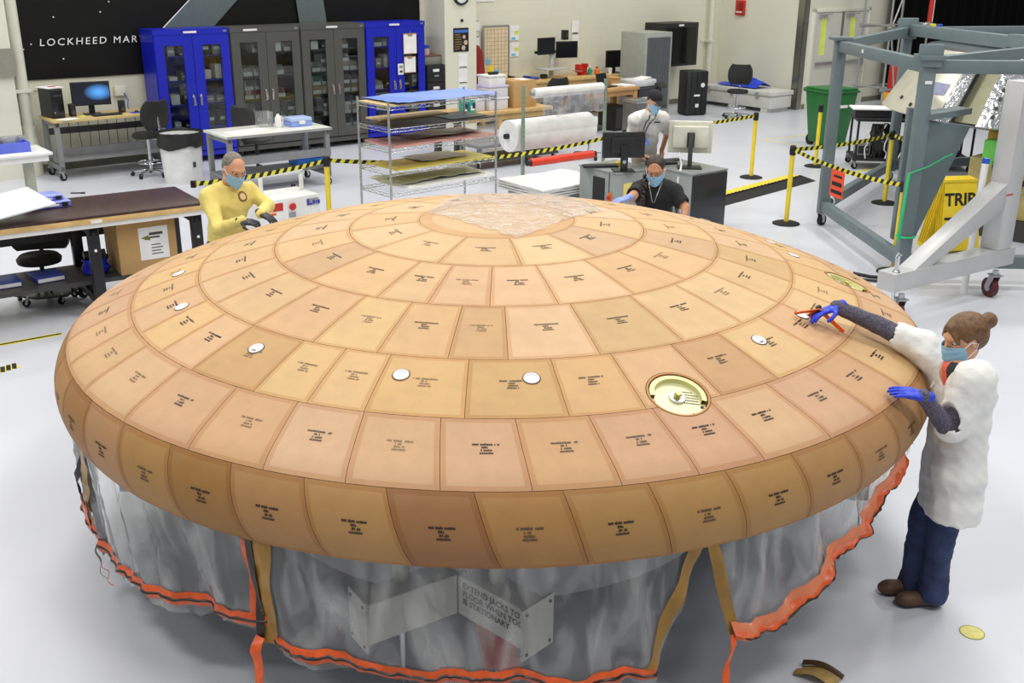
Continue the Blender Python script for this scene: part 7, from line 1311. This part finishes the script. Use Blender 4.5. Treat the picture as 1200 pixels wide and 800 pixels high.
# ------------------------------------------------------------------ silver conical capsule panels
ccx = Vector((7.55, 8.22, 0)); M_FOIL = mat('silver_foil', (206, 208, 212), .16, .95, var=.12, scale=20, bump=.35, bscale=16); M_CREAM = mat('cream_panel', (206, 202, 186), .28, .35, var=.08)
cp_ = thing('capsule_shell', 'silver foiled conical capsule shell inside the grey frame', 'capsule', ccx)
def cone(z, off=0): return (2.5-(z-1.38)*math.tan(math.radians(31)))+off
def cpanel(name, a0, a1, z0, z1, m_, off=0.0, nu=16):
    g = MB(); g.grid(lambda u, v: ((cone(z0+(z1-z0)*v, off))*math.cos(a0+(a1-a0)*u), (cone(z0+(z1-z0)*v, off))*math.sin(a0+(a1-a0)*u), z0+(z1-z0)*v), nu, 8, thick=.02); return g.build(name, m_, cp_, smooth=40)
rd = math.radians
ZTC = 2.17; cpanel('cream_panel', rd(165), rd(204), 1.38, ZTC, M_CREAM, .02, 20); cpanel('foil_panel', rd(204.5), rd(209), 1.38, ZTC, M_FOIL, .03, 4); cpanel('inner_panel', rd(208), rd(219), 1.38, ZTC, mat('inner_olive', (150, 148, 120), .4, .3), -.12, 6); cpanel('foil_panel', rd(217.5), rd(252), 1.38, ZTC, M_FOIL, .03); cpanel('foil_panel', rd(254), rd(290), 1.38, ZTC, M_FOIL, .03); cpanel('foil_panel', rd(60), rd(163), 1.38, ZTC, M_FOIL, 0, 24)
MB().lathe([(cone(1.38), 1.38), (cone(1.38)-.3, 1.3), (.5, 1.3)], 64).build('base_ring', M_STEEL, cp_, smooth=40); MB().lathe([(cone(ZTC), ZTC), (cone(ZTC)-.1, ZTC+.012), (.001, ZTC+.015)], 48).build('crown', M_FOIL, cp_)
mv = mat('violet_mask', (146, 150, 178), .5, var=.2, scale=25)
for (a, z0, z1, da) in ((191, 1.7, 2.06, 1.2), (196, 1.66, 1.8, 6)): cpanel('masking_patch', rd(a-da), rd(a+da), z0, z1, mv, .026, 6)
hm = MB()
for i in range(6): z = 1.5+.1*i; a = rd(221); R_ = cone(z, .034); c_ = Vector((R_*math.cos(a), R_*math.sin(a), z)); nn_ = Vector((math.cos(a)*math.cos(rd(31)), math.sin(a)*math.cos(rd(31)), math.sin(rd(31)))); o_ = MB().cyl(c_-nn_*.01, c_+nn_*.004, .025, n=14).build('port_hole', M_BLACK, cp_, smooth=40)
for a_, z in ((227, 1.5), (233, 1.5), (226, 1.95), (233, 2.0), (182, 1.55), (190, 1.5)):
    a = rd(a_); R_ = cone(z, .034); c_ = Vector((R_*math.cos(a), R_*math.sin(a), z)); nn_ = Vector((math.cos(a)*math.cos(rd(31)), math.sin(a)*math.cos(rd(31)), math.sin(rd(31)))); MB().cyl(c_-nn_*.01, c_+nn_*.004, .025, n=14).build('port_hole', M_BLACK, cp_, smooth=40)
for i in range(5): a = rd(230+3.2*i); c_ = Vector((cone(1.46, .03)*math.cos(a), cone(1.46, .03)*math.sin(a), 1.46)); MB().box(c_, (.05, .05, .05), rz=a).build('fastener', M_FOIL, cp_, bevel=.006)
# stand carrying the capsule
t = thing('capsule_stand', 'yellow and black steel stand with cables under the capsule', 'stand', ccx); M_AMB = mat('stand_amber', (206, 160, 66), .5, var=.12); M_CRM = mat('stand_cream', (196, 180, 120), .5, var=.1)
for k in range(3): a = rd(226+45*k); c_ = Vector((1.9*math.cos(a), 1.9*math.sin(a), 0)); MB().box(c_+Vector((0, 0, 1.12)), (.5, .7, .34), rz=a).build('bracket', M_AMB, t, bevel=.01); MB().box(c_+Vector((0, 0, .6)), (.35, 1.1, .7), rz=a).build('equipment_box', M_CRM, t, bevel=.01); MB().box(c_+Vector((0, 0, .12)), (.5, 1.2, .25), rz=a).build('skid', M_DKGREY, t)
for k in range(3):
    a = rd(228); c_ = Vector((2.2*math.cos(a), 2.2*math.sin(a), .95)); MB().tube([c_+Vector((.22*math.cos(x)*(1+.05*k), .08*k-.05, .26*math.sin(x)*(1+.06*k))) for x in [i*PI/8 for i in range(16)]], .022, 8, closed=True).build('cable_loop', M_BLACK, t, smooth=60)
MB().box(Vector((2.2*math.cos(rd(221)), 2.2*math.sin(rd(221)), 1.06)), (.22, .25, .3), rz=.6).build('green_pouch', mat('lime_pouch', (110, 206, 90), .6), t, bevel=.02)
# ------------------------------------------------------------------ black cart with electronics
kA_ = px(1003, 208); t = thing('electronics_cart', 'black two shelf cart stacked with electronics and tangled cables', 'cart', Vector((kA_.x, kA_.y, 0))+Vector((.14, .72, 0)), .0)
CWx, CDy = 1.9, .7; t.rotation_euler = (0, 0, -.12)
for z in (.14, .78): MB().b2(0, CWx, 0, CDy, z, z+.05).build('shelf', M_BLACK, t, bevel=.005)
for x in (.04, CWx-.04):
    for y in (.04, CDy-.04): MB().cyl((x, y, .1), (x, y, .8), .02, n=10).build('post', M_BLACK, t, smooth=40); c_ = MB(); caster(c_, (x, y, 0), .05, .035, .3); c_.build('caster', [M_RUBBER, M_STEEL], t, smooth=40)
def onK(x, y, z): return on(t_cart, x, y, z, -.12)
t_cart = Vector(t.location); nc = noise1(71); cart = t
for k in range(22): x0 = .2+.07*k; MB().tube([(x0+.1*nc(k*1.7+i*.5), -.02+.1*abs(nc(k+i)), .75-.08*i+.03*nc(k*3+i)) for i in range(8)], .012, 6).build('cable', M_BLACK if k % 4 else M_WHITE, cart, smooth=60)
t = thing('white_tray_table', 'white folding tray with blue end panel on the black cart', 'tray', onK(.24, .3, .951), -.12); MB().b2(-.3, .42, -.2, .25, 0, .025).build('tray_top', M_PAPER, t, bevel=.004); MB().b2(.42, .44, -.2, .1, -.15, .05).build('end_panel', mat('panel_blue', (30, 60, 180), .4), t, bevel=.003); MB().b2(-.25, .4, -.1, .2, -.12, 0).build('tray_support', M_DKGREY, t)
for (x, y, z, w_, d_, h_, m_, nm, lb) in ((.42, .3, .192, .2, .3, .5, M_BLACK, 'tall_unit', 'tall black unit at the front edge of the cart'), (1.55, .35, .192, .3, .4, .5, M_BLACK, 'rack_unit', 'tall black rack unit at the far end of the cart'), (.575, .4, .192, .08, .3, .5, M_BLACK, 'slim_unit', 'slim tall black unit on the lower cart shelf'), (.955, .4, .192, .07, .3, .5, M_DKGREY, 'slim_unit', 'slim dark grey unit standing on the lower cart shelf'), (1.4, .35, .832, .3, .3, .1, M_BLACK, 'black_unit', 'small black unit beside the flat one on top of the cart'), (.19, .35, .192, .22, .3, .22, mat('grey_unit', (160, 158, 150), .5), 'grey_unit', 'grey cylindrical cornered unit on the lower cart shelf'), (.77, .35, .192, .28, .3, .3, M_BLACK, 'black_unit', 'black electronics unit on the lower cart shelf'), (1.15, .35, .192, .3, .3, .2, M_DKGREY, 'dark_unit', 'dark electronics unit at the end of the lower cart shelf'), (.95, .35, .832, .4, .4, .12, M_BLACK, 'black_unit', 'flat black electronics unit on top of the cart')):
    t = thing(nm, lb, 'electronics', onK(x, y, z), -.12); MB().b2(-w_/2, w_/2, -d_/2, d_/2, 0, h_).build('case', m_, t, bevel=.012); MB().b2(-w_*.4, w_*.4, -d_/2-.006, -d_/2, h_*.2, h_*.75).build('front_panel', M_DKGREY, t); MB().cyl((w_*.25, -d_/2-.015, h_*.5), (w_*.25, -d_/2, h_*.5), .015, n=12).build('knob', M_STEEL, t)
t = thing('white_cloth', 'folded white cloth on the black electronics unit', 'cloth', onK(1.1, .3, .95), .1); nz_ = noise1(9); MB().grid(lambda u, v: (-.2+.4*u, -.15+.3*v, .02+.03*abs(nz_(u*4+v*5))), 12, 10, thick=.015).build('cloth', M_PAPER, t, smooth=60)
# ------------------------------------------------------------------ aluminium dolly stand
M_ALU = mat('raw_aluminium', (196, 196, 196), .45, .35, var=.06, scale=2.5); z0_, z1_ = .32, .5
a0 = px(1050, 322, z1_); a1 = px(1200, 287, z1_); dd = Vector((a1.x-a0.x, a1.y-a0.y, 0)).normalized(); drz = math.atan2(dd.y, dd.x); DL = 1.9
dl = thing('aluminium_dolly', 'bare aluminium dolly stand with gusseted post and red wheels', 'dolly', Vector((a0.x, a0.y, 0)), drz)
def onl(u, v): r_ = ray(u, v); nrm = Vector((-dd.y, dd.x, 0)); P0_ = Vector((a0.x, a0.y, 0))+nrm*.1; k = (P0_-CAM).dot(nrm)/r_.dot(nrm); P = CAM+r_*k; return (P-Vector((a0.x, a0.y, 0))).dot(dd), P.z
MB().b2(0, DL, 0, .2, z0_, z1_).build('base_beam', M_ALU, dl, bevel=.008)
xp, zp = onl(1165, 215); xt, zt_ = onl(1187, 88); zt_ = min(zt_, 2.16); xb, zb2 = onl(1165, 300); xp = xb
MB().b2(xp-.12, xp+.12, 0, .2, z1_, zt_).build('post', M_ALU, dl, bevel=.008); MB().b2(xp+.12, xp+.6, .0, .2, zt_-.26, zt_-.001).build('top_arm', M_ALU, dl, bevel=.008)
xg, zg = onl(1150, 214); x2, z2 = onl(1062, 322)
MB().prism([(x2-.02, z1_-.01), (x2+.22, z1_-.01), (xp-.1, zg-.28), (xp-.1, zg-.02)], .01, .19, plane='xz').build('brace', M_ALU, dl, bevel=.008); MB().prism([(DL-.1, z1_-.01), (DL-.3, z1_-.01), (xp+.1, zg-.28), (xp+.1, zg-.02)], .01, .19, plane='xz').build('brace', M_ALU, dl, bevel=.008); xa, za = onl(1160, 185); MB().bar((xp+.08, .1, za-.05), (xp+.55, .1, za+.3), .2, .2).build('brace', M_ALU, dl, bevel=.008)
for x in (.16, DL-.25):
    m = MB(); caster(m, (x, .06, 0), .1, .06, 1.2); m.build('red_wheel', [mat('wheel_maroon', (84, 30, 30), .5), M_STEEL], dl, smooth=40)
m = MB(); m.cyl((.08, .06, .08), (.08, .06, .66), .02, n=12); m.lathe([(.03, .42), (.04, .46), (.04, .5), (.025, .52)], 14, c=(.08, .06, 0)); m.tube([(.05, .06, .64), (.08, .06, .68), (.13, .06, .66)], .012, 6); m.build('jack_screw', M_CHROME, dl, smooth=40)
MB().b2(xp-.125, xp-.02, -.004, 0, 1.06, 1.075).build('red_mark', M_RED, dl)
t = thing('white_tube', 'white plastic tube with blue tip leaning on the dolly post', 'tube', on(Vector((a0.x, a0.y, 0)), xp-.2, .2, 0, drz), drz); MB().cyl((0, .05, 0), (.03, .05, 1.35), .035, n=14).build('tube', M_WHITE, t, smooth=40); MB().cyl((.03, .05, 1.35), (.032, .05, 1.4), .036, n=14).build('blue_tip', M_BLUE, t, smooth=40)
# yellow folding trip signs stacked behind the dolly
sg = px(1092, 300); M_SIGN = mat('sign_yellow', (236, 206, 40), .5)
for k in range(4):
    o_ = Vector((sg.x, sg.y, 0))+Vector((.34+.0*k, .06+.06*k, 0)); t = thing('floor_sign', ['front yellow folding TRIP sign behind the aluminium dolly', 'second yellow folding sign nested behind the front one', 'third yellow folding sign in the nested row', 'last yellow folding sign in the nested row'][k], 'sign', o_, .22)
    m = MB(); m.M = Matrix.Rotation(-.2, 4, 'X'); m.prism([(-.26, .05), (.26, .05), (.2, .86), (-.2, .86)], -.006, .006, plane='xz'); m.build('front_panel', M_SIGN, t, bevel=.003); m = MB(); m.M = Matrix.Translation((0, .36, 0)) @ Matrix.Rotation(.2, 4, 'X'); m.prism([(-.26, .05), (.26, .05), (.2, .86), (-.2, .86)], -.006, .006, plane='xz'); m.build('rear_panel', M_SIGN, t, bevel=.003); q = MB(); q.b2(-.2, .2, .15, .2, .83, .86); q.build('hinge', M_SIGN, t)
    q = MB(); [q.b2(x-.02, x+.02, y-.02, y+.02, 0, .055) for x in (-.22, .22) for y in (-.01, .37)]; q.build('foot', M_SIGN, t)
    if k == 0:
        Rm = Matrix.Rotation(-.2, 4, 'X'); textmesh('TRIP', .2, M_BLACK, 'sign_text', t, Rm @ frame_m((-.21, -.009, .58), (1, 0, 0), (0, 0, 1)), 0, .006); textmesh('TRIP', .2, M_BLACK, 'sign_text', t, Rm @ frame_m((-.21, -.009, .3), (1, 0, 0), (0, 0, 1)), 0, .006)
# black wire rack and carton far right
bk = px(1192, 250); t = thing('black_step_stand', 'black steel step stand behind the aluminium dolly', 'step stand', Vector((bk.x, bk.y, 0))+Vector((.15, .2, 0)), .4); 
for z in (.25, .5, .75): q = MB(); [q.b2(0, .7, y, y+.03, z, z+.03) for y in (z*.3, z*.3+.08, z*.3+.16, z*.3+.24)]; q.build('tread', M_BLACK, t)
for x in (0, .7): MB().bar((x, 0, 0), (x, .32, 1.2), .03, .03).build('rail', M_BLACK, t); MB().bar((x, .6, 0), (x, .3, 1.0), .03, .03).build('leg', M_BLACK, t)
bx_ = px(1190, 190, .5); t = thing('tan_crate', 'tan wooden crate behind the black step stand', 'crate', Vector((bx_.x, bx_.y, 0))+Vector((1.35, .1, 0)), .3); MB().b2(-.5, .5, -.3, .3, .12, .8).build('crate_body', mat('tan_ply', (206, 182, 132), .6), t, bevel=.004); MB().b2(-.52, .52, -.32, .32, .1, .18).build('base_board', mat('ply_brown', (150, 100, 56), .6), t); q = MB(); [q.b2(x-.05, x+.05, -.3, .3, 0, .1) for x in (-.4, 0, .4)]; q.build('skid', M_WOOD, t)
# dark hose lying on the floor by the wheel
t = thing('floor_hose', 'black and violet hoses lying on the floor behind the dome', 'hose', px(1025, 330)); o = px(1025, 330); m = MB(); m.tube([px(u, v)-o+Vector((0, 0, .02)) for u, v in ((1000, 322), (1020, 326), (1045, 328), (1060, 330))], .018, 8); m.tube([px(u, v)-o+Vector((0, 0, .02)) for u, v in ((1000, 328), (1025, 331), (1050, 331))], .014, 8); m.build('hose_run', M_BLACK, t, smooth=60)
